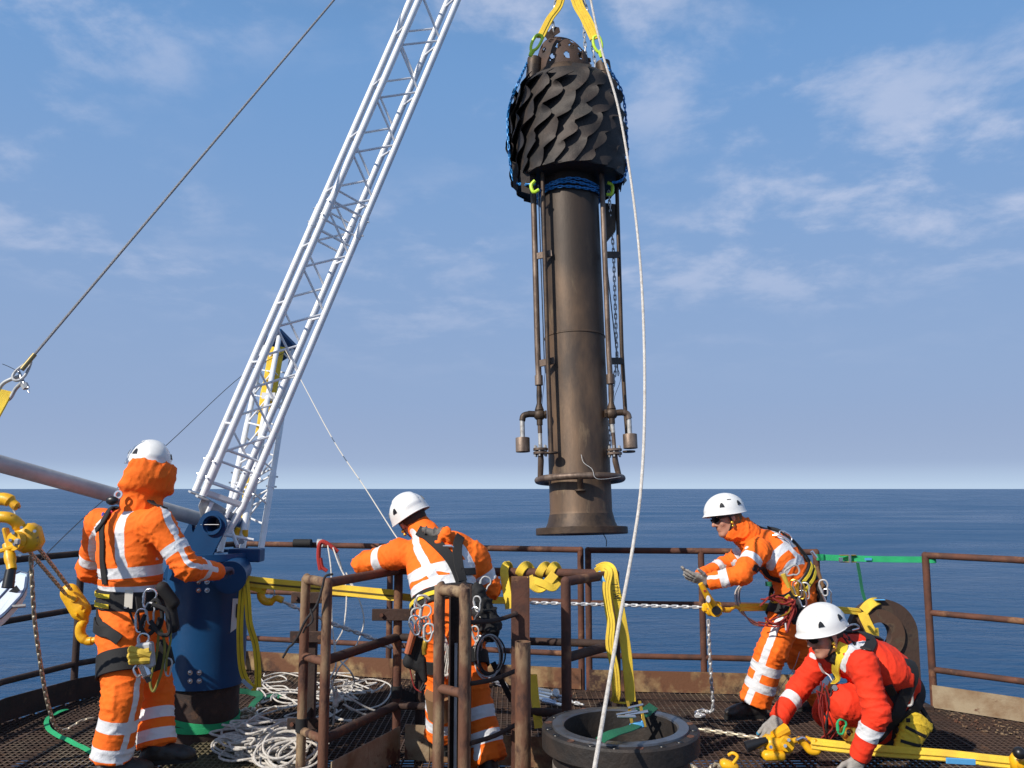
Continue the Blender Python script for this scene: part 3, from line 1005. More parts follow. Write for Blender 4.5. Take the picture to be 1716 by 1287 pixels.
# yellow sling over the mast head
q = MB()
for dx_, w_ in ((-9, .07), (4, .06)):
    pts = spline([P(468 + dx_, 582, 7.45), P(464 + dx_, 600, 7.35), P(457 + dx_, 640, 7.1), P(452 + dx_, 665, 6.95), P(445 + dx_ * .6, 700, 6.8), P(438 + dx_ * .4, 730, 6.65)], 5)
    q.strip(pts, Vector((.3, -1, .1)), w_, .012)
q.strip(spline([P(438, 730, 6.65), P(424, 775, 6.45), P(412, 815, 6.25), P(408, 868, 6.0), P(404, 890, 5.9)], 6), Vector((.3, -1, .1)), .035, .02)
tag(q.build('sling', web_y2), 'long yellow sling hung over the head of the shorter lattice mast', 'sling')
q = MB().box(P(450, 663, 6.85), (.11, .012, .05)); tag(q.build('sling_tag', white_tag, smooth=False), 'small white and blue tag tied to the sling on the lattice mast', 'tag')
q = MB().tube(spline([P(399, 884, 5.75), P(396, 894, 5.75), P(401, 902, 5.75), P(410, 899, 5.75), P(411, 888, 5.75)], 5), [.02] * 21, 10)
tag(q.build('hook', yel), 'small yellow hook hanging at the foot of the lattice mast', 'hook')

# grey brace pipe from the left
a, b_ = P(-90, 752, 4.45), P(330, 869, 5.75)
q = MB().cyl(a, b_, .048, 28); q.cyl(b_, b_ + (b_ - a).normalized() * .05, .03, 20)
tag(q.build('brace_pipe', galv, angle=30), 'thick galvanised grey pipe sloping in from the left to the boom foot', 'pipe')

# stay rope with shackle
wr = thing('wire_rope', 'thick steel wire stay rope slanting up across the sky', 'wire rope', P(50, 602, 4.4))
a, b_ = P(52, 601, 4.4), P(640, -95, 5.9)
MB().tube([a, b_], .0072, 10).build('strand', steelc, wr)
a2 = a; d_ = (b_ - a).normalized()
MB().cyl(a2 + d_ * .03, a2 - d_ * .075, .0125, 14).build('ferrule', mat('brass_ferrule', (.28, .22, .10), .4, metal=.6), wr)
eye_c = P(30, 630, 4.4)
sd_ = d_.cross(Vector((0, 1, 0))).normalized()
def teardrop(c, d, sd, L_, W_, r_, n=30):
    pts = []
    for i in range(n):
        t = 2 * math.pi * i / n
        pts.append(c + d * (math.cos(t) * L_ / 2) + sd * (math.sin(t) * W_ / 2 * (1 - .55 * math.cos(t))))
    return MB().tube(pts, r_, 10, closed=True, up=(0, 1, 0))
teardrop(P(38, 621, 4.4), d_, sd_, .13, .05, .0075).build('thimble_eye', galv, wr)
sh = thing('bow_shackle', 'grey bow shackle joining the wire stay rope to a yellow sling', 'shackle', P(18, 645, 4.4))
pts = spline([P(36, 630, 4.42), P(22, 634, 4.4), P(5, 643, 4.4), P(-3, 658, 4.4), P(2, 672, 4.4), P(16, 668, 4.4), P(26, 652, 4.4), P(37, 641, 4.38)], 6)
MB().tube(pts, .010, 12).build('bow', galv, sh)
MB().cyl(P(31, 622, 4.42), P(43, 649, 4.38), .009, 12).build('pin', steel, sh)
MB().cyl(P(40, 643, 4.38), P(44, 651, 4.38), .018, 6).build('nut', galv, sh)
MB().tube(spline([P(43, 650, 4.38), P(49, 658, 4.37), P(48, 649, 4.37), P(42, 652, 4.37)], 5), .002, 6).build('safety_ring', steel, sh)
MB().tube(spline([P(30, 622, 4.4), P(14, 614, 4.4), P(4, 610, 4.4)], 5), .0018, 6).build('cable_tie', blk, sh)
q = MB().strip(spline([P(12, 655, 4.4), P(4, 672, 4.38), P(-14, 705, 4.3), P(-60, 790, 4.1)], 5), Vector((.2, -1, .1)), .06, .014)
tag(q.build('sling', web_y2), 'end of a yellow sling hanging from the grey shackle at the left edge', 'sling')
rope([P(478, 590, 7.4), P(405, 630, 6.9), P(280, 745, 6.1), P(140, 868, 5.6), P(44, 962, 5.2)], .0026, roped, 'thin dark line running down left behind the hooded worker to the blue case', n=6)
rope([P(478, 586, 7.4), P(506, 640, 6.9), P(560, 740, 6.2), P(610, 815, 5.7), P(655, 886, 5.2), P(668, 905, 5.1)], .0036, cream, 'thin pale tag line from the mast down to the leaning worker', n=6)

# ------------------------------------------------------------------ hanging burner tip
Bm = P(975, 893, 6.45); Tp = P(949, 190, 6.72)
ax = (Tp - Bm).normalized()
xx = Vector((1, 0, 0)); xx = (xx - ax * xx.dot(ax)).normalized(); yy = ax.cross(xx)
RT = Matrix((xx, yy, ax)).transposed()
tip = thing('flare_tip', 'long sooty flare tip with scaly finned head hanging over the sea', 'flare tip', Bm, rot=RT)
MT = WM[tip.name]
TLEN = (Tp - Bm).length
def zt_(py, dx_=0, r_=.25):
    """height along the tip's axis that shows at photo row py on its front side"""
    lo_, hi_ = -.5, 6.0
    for _ in range(40):
        md = (lo_ + hi_) / 2
        p = MT @ Vector((0, -r_, md))
        v = p - Vector((0, 0, EYE))
        cz = v.y * math.cos(PITCH) + v.z * math.sin(PITCH)
        cy_ = -v.y * math.sin(PITCH) + v.z * math.cos(PITCH)
        row = CY - cy_ / cz * F_PX
        if row > py: lo_ = md
        else: hi_ = md
    return (lo_ + hi_) / 2
def LP(px, py, ly):
    """local point with local y = ly on the sight line px,py"""
    o = MT.inverted() @ Vector((0, 0, EYE)); q_ = MT.inverted() @ P(px, py, 6.5)
    d = q_ - o
    k = (ly - o.y) / d.y
    return o + d * k
rbdy = .238
zb = [zt_(y_) for y_ in (885, 864, 553, 300)]
body_prof = [(.16, zb[0] - .04), (.345, zb[0] - .04), (.349, zb[0] - .036), (.349, zb[0] + .008), (.345, zb[0] + .012), (.275, zb[0] + .012), (.258, zb[0] + .05), (.243, zb[1] + .02), (rbdy, zb[1] + .04),
    (rbdy, zb[2] - .008), (rbdy + .005, zb[2] - .004), (rbdy + .005, zb[2] + .004), (rbdy, zb[2] + .008), (rbdy, zb[3] + .2)]
# soot and the head's shadow painted into the colour below it, ragged edge
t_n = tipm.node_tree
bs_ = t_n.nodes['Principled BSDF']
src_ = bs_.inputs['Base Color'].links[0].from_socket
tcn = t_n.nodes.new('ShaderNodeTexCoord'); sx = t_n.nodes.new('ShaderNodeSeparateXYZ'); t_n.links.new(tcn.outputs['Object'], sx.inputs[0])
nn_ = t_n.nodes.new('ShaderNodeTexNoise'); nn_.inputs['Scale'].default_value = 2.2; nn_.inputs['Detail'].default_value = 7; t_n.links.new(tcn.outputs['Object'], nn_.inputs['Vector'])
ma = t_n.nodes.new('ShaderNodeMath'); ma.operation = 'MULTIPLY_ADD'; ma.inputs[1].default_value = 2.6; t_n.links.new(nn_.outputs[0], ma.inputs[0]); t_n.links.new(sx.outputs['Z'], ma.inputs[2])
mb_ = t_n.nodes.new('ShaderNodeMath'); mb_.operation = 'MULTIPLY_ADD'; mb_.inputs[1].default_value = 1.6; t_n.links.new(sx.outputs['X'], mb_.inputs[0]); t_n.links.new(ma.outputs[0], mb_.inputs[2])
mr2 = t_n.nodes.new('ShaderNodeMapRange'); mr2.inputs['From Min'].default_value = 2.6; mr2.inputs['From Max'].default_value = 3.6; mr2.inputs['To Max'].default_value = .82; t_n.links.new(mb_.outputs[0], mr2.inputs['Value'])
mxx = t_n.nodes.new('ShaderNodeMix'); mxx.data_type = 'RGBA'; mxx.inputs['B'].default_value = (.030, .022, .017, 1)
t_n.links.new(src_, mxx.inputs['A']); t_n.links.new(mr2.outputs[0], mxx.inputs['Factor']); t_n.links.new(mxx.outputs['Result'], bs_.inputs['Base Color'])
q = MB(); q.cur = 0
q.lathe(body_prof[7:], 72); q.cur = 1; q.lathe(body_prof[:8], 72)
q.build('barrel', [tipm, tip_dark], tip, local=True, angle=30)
for i in range(20):
    a = 2 * math.pi * i / 20
    c_ = Vector((math.cos(a) * .305, math.sin(a) * .305, zb[0] + .012))
    MB().cyl(c_ - Vector((0, 0, .02)), c_ + Vector((0, 0, .002)), .014, 8).build('bolt_hole', blk_pl, tip, local=True)
# ring pipe low down, support leg
zr = zt_(797, r_=.33)
pts = [Vector((math.cos(a) * .325, math.sin(a) * .325, zr)) for a in [2 * math.pi * i / 64 for i in range(64)]]
MB().tube(pts, .0255, 14, closed=True).build('ring_pipe', tip_pipe, tip, local=True)
p0 = LP(972, 800, -.325); p1 = LP(973, 820, -.27)
q = MB().tube([p0, p1], .022, 12); q.build('drain_stub', tip_dark, tip, local=True)
p2 = LP(973, 821, -.26)
MB().cyl(p2 - Vector((0, 0, .008)), p2 + Vector((0, 0, .004)), .045, 16).build('stub_flange', tip_dark, tip, local=True)
# risers
def riser(pts, r_, m_, name='riser_pipe', n=14):
    return MB().tube(pts, r_, n).build(name, m_, tip, local=True)
def lpz(px, py, ly): return LP(px, py, ly)
ly_ = -.16
for side in (0, 1):
    if side == 0:
        top, mid, col_, vl, fl, bot = (893, 290), (901, 590), (903, 638), (904, 695), (906, 757), (907, 795)
        ex, cup, sx = 873, (876, 745), -1
    else:
        top, mid, col_, vl, fl, bot = (1008, 290), (1020, 590), (1023, 636), (1025, 693), (1030, 758), (1033, 795)
        ex, cup, sx = 1054, (1056, 739), 1
    riser([lpz(*top, ly_), lpz(*mid, ly_), lpz(*col_, ly_)], .021 if side else .0235, tip_pipe)
    c0 = lpz(*col_, ly_)
    MB().cyl(c0 + Vector((0, 0, .04)), c0 - Vector((0, 0, .035)), .031, 16).build('pipe_coupling', tip_pipe, tip, local=True)
    v0 = lpz(*vl, ly_)
    q = MB().tube([c0 - Vector((0, 0, .03)), c0 - Vector((0, 0, .12)), v0 + Vector((0, 0, .09)), v0 + Vector((0, 0, .035))], [.018, .022, .018, .036], 14)
    q.build('reducer', tip_dark, tip, local=True)
    q = MB().ball(v0, (.047, .040, .047), 14); q.cyl(v0 + Vector((sx * .085, 0, .008)), v0 - Vector((sx * .05, 0, 0)), .025, 12); q.cyl(v0, v0 - Vector((0, 0, .08)), .023, 12)
    q.cyl(v0 - Vector((sx * .055, 0, 0)), v0 - Vector((sx * .04, 0, 0)), .034, 6)
    q.build('tee_fitting', tip_dark, tip, local=True)
    f0 = lpz(*fl, ly_)
    MB().cyl(v0 - Vector((0, 0, .07)), v0.lerp(f0, .5) , .017, 12).build('pipe_spool', pipe_white if side else tip_pipe, tip, local=True)
    MB().cyl(v0.lerp(f0, .5), f0, .015, 12).build('pipe_spool', tip_pipe if side else pipe_white, tip, local=True)
    for dz in (.018, -.010):
        MB().cyl(f0 + Vector((0, 0, dz - .008)), f0 + Vector((0, 0, dz + .008)), .056, 20).build('flange', tip_pipe, tip, local=True)
    for i in range(6):
        a = i * math.pi / 3 + .3
        c_ = f0 + Vector((math.cos(a) * .043, math.sin(a) * .043, .004))
        MB().cyl(c_ - Vector((0, 0, .04)), c_ + Vector((0, 0, .045)), .0075, 6).build('stud_bolt', pipe_white, tip, local=True)
    b0 = lpz(*bot, ly_)
    a_ = math.atan2(-.2, sx)
    MB().tube([f0, f0.lerp(b0, .4), b0.lerp(Vector((math.cos(a_) * .32, math.sin(a_) * .32, zr)), .5)], [.019, .023, .021], 12).build('pipe_spool', tip_pipe, tip, local=True)
    # elbow out to the cup
    e0 = v0 + Vector((sx * .07, 0, .006)); cw = lpz(*cup, ly_)
    ez = cw + Vector((0, 0, .05)); xe = cw.x
    pts = spline([e0, Vector((xe - sx * .05, e0.y, e0.z)), Vector((xe - sx * .012, e0.y, e0.z - .012)), Vector((xe, e0.y, e0.z - .05))], 6)
    MB().tube(pts, .024, 14).build('elbow', tip_dark if side == 0 else tip_pipe, tip, local=True)
    MB().cyl(Vector((xe, e0.y, e0.z - .05)), Vector((xe, e0.y, cw.z + .03)), .0185, 14).build('pipe_nipple', pipe_white, tip, local=True)
    MB().lathe([(.02, .052), (.052, .052), (.054, .048), (.054, -.056), (.044, -.056), (.044, -.0)], 26, Matrix.Translation(cw)).build('nozzle_cup', tip_pipe, tip, local=True)
# inner and outer conduits
riser([lpz(909, 290, -.24), lpz(918, 600, -.24), lpz(924, 757, -.24)], .0165, tip_dark, 'conduit')
b0 = lpz(924, 759, -.24); MB().cyl(b0 - Vector((0, 0, .005)), b0 + Vector((0, 0, .006)), .05, 16).build('conduit_flange', tip_dark, tip, local=True)
riser([lpz(1033, 290, .02), lpz(1042, 590, .02), lpz(1048, 690, .02), lpz(1053, 752, .02)], .0165, tip_dark, 'conduit')
b0 = lpz(1054, 757, .02); MB().cyl(b0 - Vector((0, 0, .005)), b0 + Vector((0, 0, .006)), .05, 16).build('conduit_flange', tip_dark, tip, local=True)
riser([lpz(902, 310, -.12), lpz(912, 600, -.12), lpz(914, 625, -.12)], .005, pipe_white, 'thin_rod', 8)
riser([lpz(906, 330, -.1), lpz(915, 590, -.1)], .0045, galv, 'thin_rod', 8)
riser([lpz(1012, 400, .1), lpz(1034, 600, .1), lpz(1036, 630, .1)], .0045, tip_dark, 'thin_rod', 8)
riser(spline([lpz(1034, 615, .1), lpz(1040, 635, .1), lpz(1030, 665, .0), lpz(1028, 690, -.1)], 6), .002, roped, 'wire', 6)
riser(spline([lpz(914, 620, -.12), lpz(911, 650, -.12), lpz(908, 680, -.14)], 6), .002, roped, 'wire', 6)
riser(spline([lpz(974, 762, -.25), lpz(978, 775, -.28), lpz(992, 786, -.33), lpz(997, 800, -.36), lpz(1010, 803, -.36), lpz(1040, 799, -.3)], 6), .002, galv, 'wire', 6)
riser(spline([lpz(1010, 893, -.2), lpz(1016, 905, -.22), lpz(1016, 916, -.22)], 6), .003, roped, 'wire', 6)
for (xa, xb, yr, l1, l2) in ((897, 925, 427, -.17, -.21), (901, 929, 607, -.17, -.21), (1012, 1038, 427, -.12, 0), (1020, 1043, 605, -.12, 0)):
    MB().beam(lpz(xa, yr + (3 if xa < 950 else 0), l1), lpz(xb, yr - (3 if xa < 950 else 0), l2), .012, .055, up=(0, 0, 1), bev=.003).build('clamp_bracket', tip_pipe if xa < 950 else tip_dark, tip, local=True)
q = MB().prism([lpz(1014, 340, .03), lpz(1032, 342, .03), lpz(1032, 385, .03), lpz(1018, 402, .03), lpz(1014, 398, .03)], Vector((0, .05, 0))); q.build('lug_plate', tip_dark, tip, local=True, smooth=False)

# finned head
zh0, zh1 = zt_(268, r_=.46), zt_(121, r_=.36)
Hh = zh1 - zh0
def head_r(t):      # t 0 bottom .. 1 shoulder
    return .442 + .016 * math.sin(min(t, 1) * math.pi) - .02 * max(0, t - .6) / .4
MB().lathe([(rbdy, zh0 + .02), (.42, zh0 + .02), (.44, zh0 - .0), (.444, zh0 + .004)] + [(head_r(i / 12) - .012, zh0 + Hh * i / 12) for i in range(1, 13)] + [(.39, zh1 + .04), (.32, zh1 + .075), (.28, zh1 + .09)], 80).build('shroud', soot, tip, local=True)
NB = 20
for b_i in range(NB):
    rs = random.Random(b_i + 40)
    th0 = 2 * math.pi * b_i / NB + rs.uniform(-.035, .035)
    fq = 16.5 * rs.uniform(.78, 1.2)
    q = MB()
    ns, nw = 46, 5
    rows = []
    ph = rs.uniform(0, 6.28)
    t0, t1 = rs.uniform(-.02, .01), rs.uniform(.93, 1.12)
    amp = [rs.uniform(.55, 1.6) for _ in range(8)]
    for i in range(ns + 1):
        u = i / ns
        t = t0 + (t1 - t0) * u
        z = zh0 + Hh * t
        slope = .95 * t                                   # lean of the spiral
        wob = (.029 + .009 * math.sin(ph)) * (abs(math.sin(t * Hh * fq + ph)) ** .8 * 1.6 - .8) * min(1, .25 + t * 1.4) * amp[int(t * 7) % 8]
        rr = head_r(max(0, min(1, t))) if t <= 1 else head_r(1) - .50 * (t - 1)
        lift = .052 * min(1, .55 + t) * (1 + .18 * math.sin(t * 27 + ph * 2))
        row = []
        for j in range(nw + 1):
            v = j / nw
            th = th0 + slope + (2 * math.pi / NB) * (-.12 + 1.12 * v) + wob * (v ** 2) / .30
            r2 = rr - .006 + lift * v ** 1.7 + (.012 * math.sin(t * Hh * 27 + ph) if v == 1 else 0)
            row.append(Vector((r2 * math.cos(th), r2 * math.sin(th), z - .03 * v * (1 if t > .3 else t / .3))))
        rows.append(row)
    vs = [p for r_ in rows for p in r_]
    # second skin a little inside for real thickness
    vs2 = [Vector((p.x, p.y, 0)) * (1 - .008 / .47) + Vector((0, 0, p.z)) for p in vs]
    nn = nw + 1
    off_ = len(vs)
    fs = []
    for i in range(ns):
        for j in range(nw):
            a = i * nn + j
            fs.append((a, a + 1, a + nn + 1, a + nn)); fs.append((off_ + a, off_ + a + nn, off_ + a + nn + 1, off_ + a + 1))
        for j in (0, nw):
            a = i * nn + j
            fs.append((a, a + nn, off_ + a + nn, off_ + a) if j == 0 else (a + nn, a, off_ + a, off_ + a + nn))
    for i in (0, ns):
        for j in range(nw):
            a = i * nn + j
            fs.append((a + 1, a, off_ + a, off_ + a + 1) if i == 0 else (a, a + 1, off_ + a + 1, off_ + a))
    q.add(vs + vs2, fs).build('fin', soot, tip, local=True, angle=45)
# skirt pieces hanging at the lower left of the rim
for (xa, xb, ya, yb, l) in ((858, 868, 270, 318, -.15), (872, 888, 285, 325, -.25), (1030, 1046, 265, 306, -.1)):
    MB().prism([lpz(xa, ya, l), lpz(xb, ya + 4, l), lpz(xb, yb, l), lpz(xa + 2, yb - 4, l)], Vector((0, .012, 0))).build('skirt_plate', soot, tip, local=True, smooth=False)
# pipe stubs and inner cone on the shoulder
for (px, py, l, r_) in ((895, 112, -.10, .062), (1012, 118, -.02, .062)):
    c_ = lpz(px, py, l)
    MB().lathe([(r_, -.22), (r_, .07), (r_ - .012, .07), (r_ - .012, -.15)], 24, Matrix.Translation(c_) @ Matrix.Rotation(R(-6 if px > 950 else 6), 4, 'Y')).build('pilot_nozzle', tip_dark, tip, local=True)
cone_c = lpz(943, 110, 0)
MB().lathe([(.285, zh1 + .075), (.262, zh1 + .14), (.245, zh1 + .17), (.238, zh1 + .18)], 60, Matrix.Translation((cone_c.x * .5, 0, 0))).build('cone_ring', tip_dark, tip, local=True)
rust_dome = mat('burnt_rusty_plate', (.085, .045, .030), .75, col2=(.04, .026, .020), scale=8, bump=.3, bscale=50)
# torn perforated dome
q = MB()
na, nr = 128, 44
zd = zh1 + .172
holes = []
rs = random.Random(5)
for i in range(5):
    for k in range(12):
        holes.append((2 * math.pi * (k + .5 * (i % 2)) / 12 + rs.uniform(-.08, .08), .14 + .19 * i + rs.uniform(-.02, .02),   .098 + rs.uniform(-.012, .01)))
idx = {}
vs = []
def dome_pt(a, t, inner=0):
    rr = (.240 - inner) * math.cos(t * math.pi / 2) ** .75
    lean = .10 * t * t
    return Vector((cone_c.x * .5 + rr * math.cos(a) - lean * 1.0, rr * math.sin(a), zd + (.34 - inner) * math.sin(t * math.pi / 2)))
for sk in (0, .007):
    for i in range(nr + 1):
        for k in range(na):
            vs.append(dome_pt(2 * math.pi * k / na, i / nr * .97, sk))
keep = []
for i in range(nr):
    for k in range(na):
        a = 2 * math.pi * (k + .5) / na; t = (i + .5) / nr * .97
        # torn away on the right above a ragged line
        edge = .88 - .50 * max(0, math.cos(a + .1)) ** .9 + .07 * math.sin(a * 5 + 1) + .06 * math.sin(a * 11)
        if t > edge: keep.append(False); continue
        ok = True
        for ha, ht, hr in holes:
            da = (a - ha + math.pi) % (2 * math.pi) - math.pi
            if (da * .9 * math.cos(t * math.pi / 2) ** .75) ** 2 + ((t - ht) * 1.25) ** 2 < hr ** 2:
                ok = False; break
        keep.append(ok)
fs = []
off_ = (nr + 1) * na
K = lambda i, k: 0 <= i < nr and keep[i * na + k % na]
for i in range(nr):
    for k in range(na):
        if not K(i, k): continue
        l = (k + 1) % na
        a, b2, c2, d2 = i * na + k, i * na + l, (i + 1) * na + l, (i + 1) * na + k
        fs += [(a, b2, c2, d2), (a + off_, d2 + off_, c2 + off_, b2 + off_)]
        if not K(i - 1, k): fs.append((a, a + off_, b2 + off_, b2))
        if not K(i + 1, k): fs.append((d2, c2, c2 + off_, d2 + off_))
        if not K(i, k - 1): fs.append((a, d2, d2 + off_, a + off_))
        if not K(i, k + 1): fs.append((b2, b2 + off_, c2 + off_, c2))
q.add(vs, fs).build('perforated_dome', rust_dome, tip, local=True, angle=50)
# ragged flakes at the top
for (px, py, s_) in ((921, 60, .05), (929, 52, .06), (932, 66, .05), (925, 72, .05), (960, 78, .04), (975, 92, .045), (985, 100, .04), (940, 76, .04)):
    c_ = lpz(px, py, -.05)
    a = rs.uniform(0, 6)
    poly = [c_ + Vector((math.cos(a + k * 1.05) * s_ * rs.uniform(.5, 1.1), 0, math.sin(a + k * 1.05) * s_ * rs.uniform(.5, 1.1))) for k in range(6)]
    MB().prism(poly, Vector((0, .008, 0)) + Vector((rs.uniform(-.01, .01), 0, 0))).build('scale_flake', rust_dark, tip, local=True, smooth=False)

def TW(px, py, l):
    return MT @ LP(px, py, l)
# blue chains round the head
pts = spline([TW(884, 104, -.1), TW(868, 140, -.28), TW(852, 185, -.1), TW(852, 240, -.1), TW(860, 300, -.1), TW(880, 309, -.25), TW(900, 308, -.30)], 8)
chain(pts, .036, .0052, chain_b, 'blue chain hanging down the left side of the sooty fin head', single=False, group=None)
pts = spline([TW(1010, 100, -.1), TW(1030, 130, -.2), TW(1045, 165, -.1), TW(1051, 240, -.1), TW(1050, 285, -.1), TW(1040, 303, -.15), TW(1022, 306, -.2)], 8)
chain(pts, .036, .0052, chain_b, 'blue chain hanging down the right side of the sooty fin head', single=False)
for k, (dr, dz_) in enumerate(((.015, 0), (.03, -.03), (.02, -.055))):
    pass
cc_ = []
zc = zt_(303, r_=.27)
q = MB()
for k, (dr, dz_) in enumerate(((.022, .018), (.030, -.012), (.022, -.04))):
    pts = [MT @ Vector((math.cos(a) * (rbdy + dr), math.sin(a) * (rbdy + dr), zc + dz_ + .01 * math.sin(a * 3 + k))) for a in [2 * math.pi * i / 60 for i in range(61)]]
    cc_.append(pts)
bc = thing('chain', 'blue chain wrapped three times round the barrel just below the fins', 'chain', MT @ Vector((0, 0, zc)))
for pts in cc_:
    chain(pts, .036, .0055, chain_b, parent=bc, single=True)
# lifting slings, hooks and chains above
apex = P(949, -70, 6.6)
def sling4(pts, wd, m_, label, n=3, gap_=.25, name='sling'):
    t_ = thing(name, label, 'sling', pts[-1])
    d = (pts[-1] - pts[0]).normalized()
    s_ = d.cross(Vector((0, -1, 0))).normalized()
    for i in range(n):
        o_ = (i - (n - 1) / 2) * wd / n
        q = MB().strip([p + s_ * o_ + Vector((0, -.006 * (i % 2), 0)) for p in spline(pts, 5)], Vector((0, -1, .1)), wd / n * 1.1, .012)
        q.build('webbing', m_, t_)
    return t_
sling4([apex + Vector((-.03, 0, 0)), P(940, 0, 6.55), P(921, 32, 6.5), P(905, 64, 6.45)], .062, web_y2, 'left yellow lifting sling above the perforated dome')
sling4([apex + Vector((.03, 0, 0)), P(966, 0, 6.5), P(982, 32, 6.45), P(998, 66, 6.4)], .092, web_y2, 'right yellow lifting sling above the perforated dome', 4)
def lime_hook(a, b_, label, side):
    t_ = thing('lifting_link', label, 'shackle', b_)
    d = (b_ - a).normalized(); s_ = d.cross(Vector((0, -1, 0))).normalized() * side
    L_ = (b_ - a).length
    pts = [a + s_ * .02, a + d * L_ * .25 + s_ * .035, a + d * L_ * .55 + s_ * .03, a + d * L_ * .75 + s_ * .01, a + d * L_ * .6 - s_ * .02, a + d * L_ * .3 - s_ * .03, a - s_ * .02]
    MB().tube(spline(pts, 5, closed=True), .012, 10, closed=True).build('bow', lime, t_)
    MB().tube([a + d * L_ * .72, b_], [.022, .015], 10).build('eye', lime, t_)
    return t_
lime_hook(P(905, 60, 6.44), P(888, 94, 6.45), 'lime green link at the lower end of the left lifting sling', 1)
lime_hook(P(999, 62, 6.4), P(1008, 96, 6.4), 'lime green link at the lower end of the right lifting sling', 1)
q = MB().tube(spline([TW(896, 303, -.3), TW(890, 311, -.3), TW(894, 322, -.3), TW(903, 318, -.3)], 5), .014, 8); tag(q.build('hook', lime), 'lime hook on the chain wrap left of the barrel, under the fins', 'hook')
q = MB().tube(spline([TW(1018, 306, -.1), TW(1026, 311, -.1), TW(1025, 325, -.1), TW(1016, 326, -.1)], 5), .014, 8); tag(q.build('hook', lime), 'lime hook on the chain wrap right of the barrel, under the fins', 'hook')
q = MB().lathe([(.05, -.02), (.08, -.02), (.08, .02), (.05, .02)], 24, Matrix.Translation(apex + Vector((0, 0, .04))) @ Matrix.Rotation(R(90), 4, 'X'), closed_prof=True)
q.tube(spline([apex + Vector((0, 0, .12)), apex + Vector((.07, 0, .22)), apex + Vector((.0, 0, .32)), apex + Vector((-.06, 0, .27))], 6), .022, 10)
q.cyl(apex + Vector((0, 0, .32)), apex + Vector((0, 0, 1.2)), .01, 8)
tag(q.build('lifting_ring', yel), 'master ring and hook above the slings, just over the frame', 'hook')
chain([apex, P(925, 30, 6.7), P(929, 60, 6.75)], .045, .0062, chain_m, 'bright chain down to the dome behind the left sling', single=False)
chain([apex, P(976, 0, 6.75), P(978, 40, 6.8), P(982, 98, 6.8)], .045, .0055, chain_m, 'bright chain left of the pair behind the right sling', single=False)
chain([apex + Vector((.06, .1, 0)), P(985, 20, 6.75), P(992, 70, 6.78), P(998, 112, 6.8)], .045, .0062, chain_m, 'bright chain right of the pair behind the right sling', single=False)
chain([TW(1020, 320, .0), TW(1028, 420, .1), TW(1034, 600, .1), TW(1022, 690, .12), TW(1022, 760, .12)], .040, .0055, chain_m, 'thin bright chain hanging down beside the right riser pipes', single=False)
# thick white rope hanging across
rope([P(975, -95, 6.2), P(990, 0, 6.1), P(1010, 90, 6.0), P(1036, 180, 5.9), P(1057, 300, 5.7), P(1072, 430, 5.45), P(1079, 560, 5.2), P(1080, 700, 4.9), P(1074, 820, 4.6), P(1060, 920, 4.3), P(1040, 1030, 4.0), P(1018, 1160, 3.6), P(996, 1290, 3.25), P(985, 1360, 3.1)], .0088, ropew, 'long white rope hanging from the crane across the sky to the foreground', n=10, sp=10)
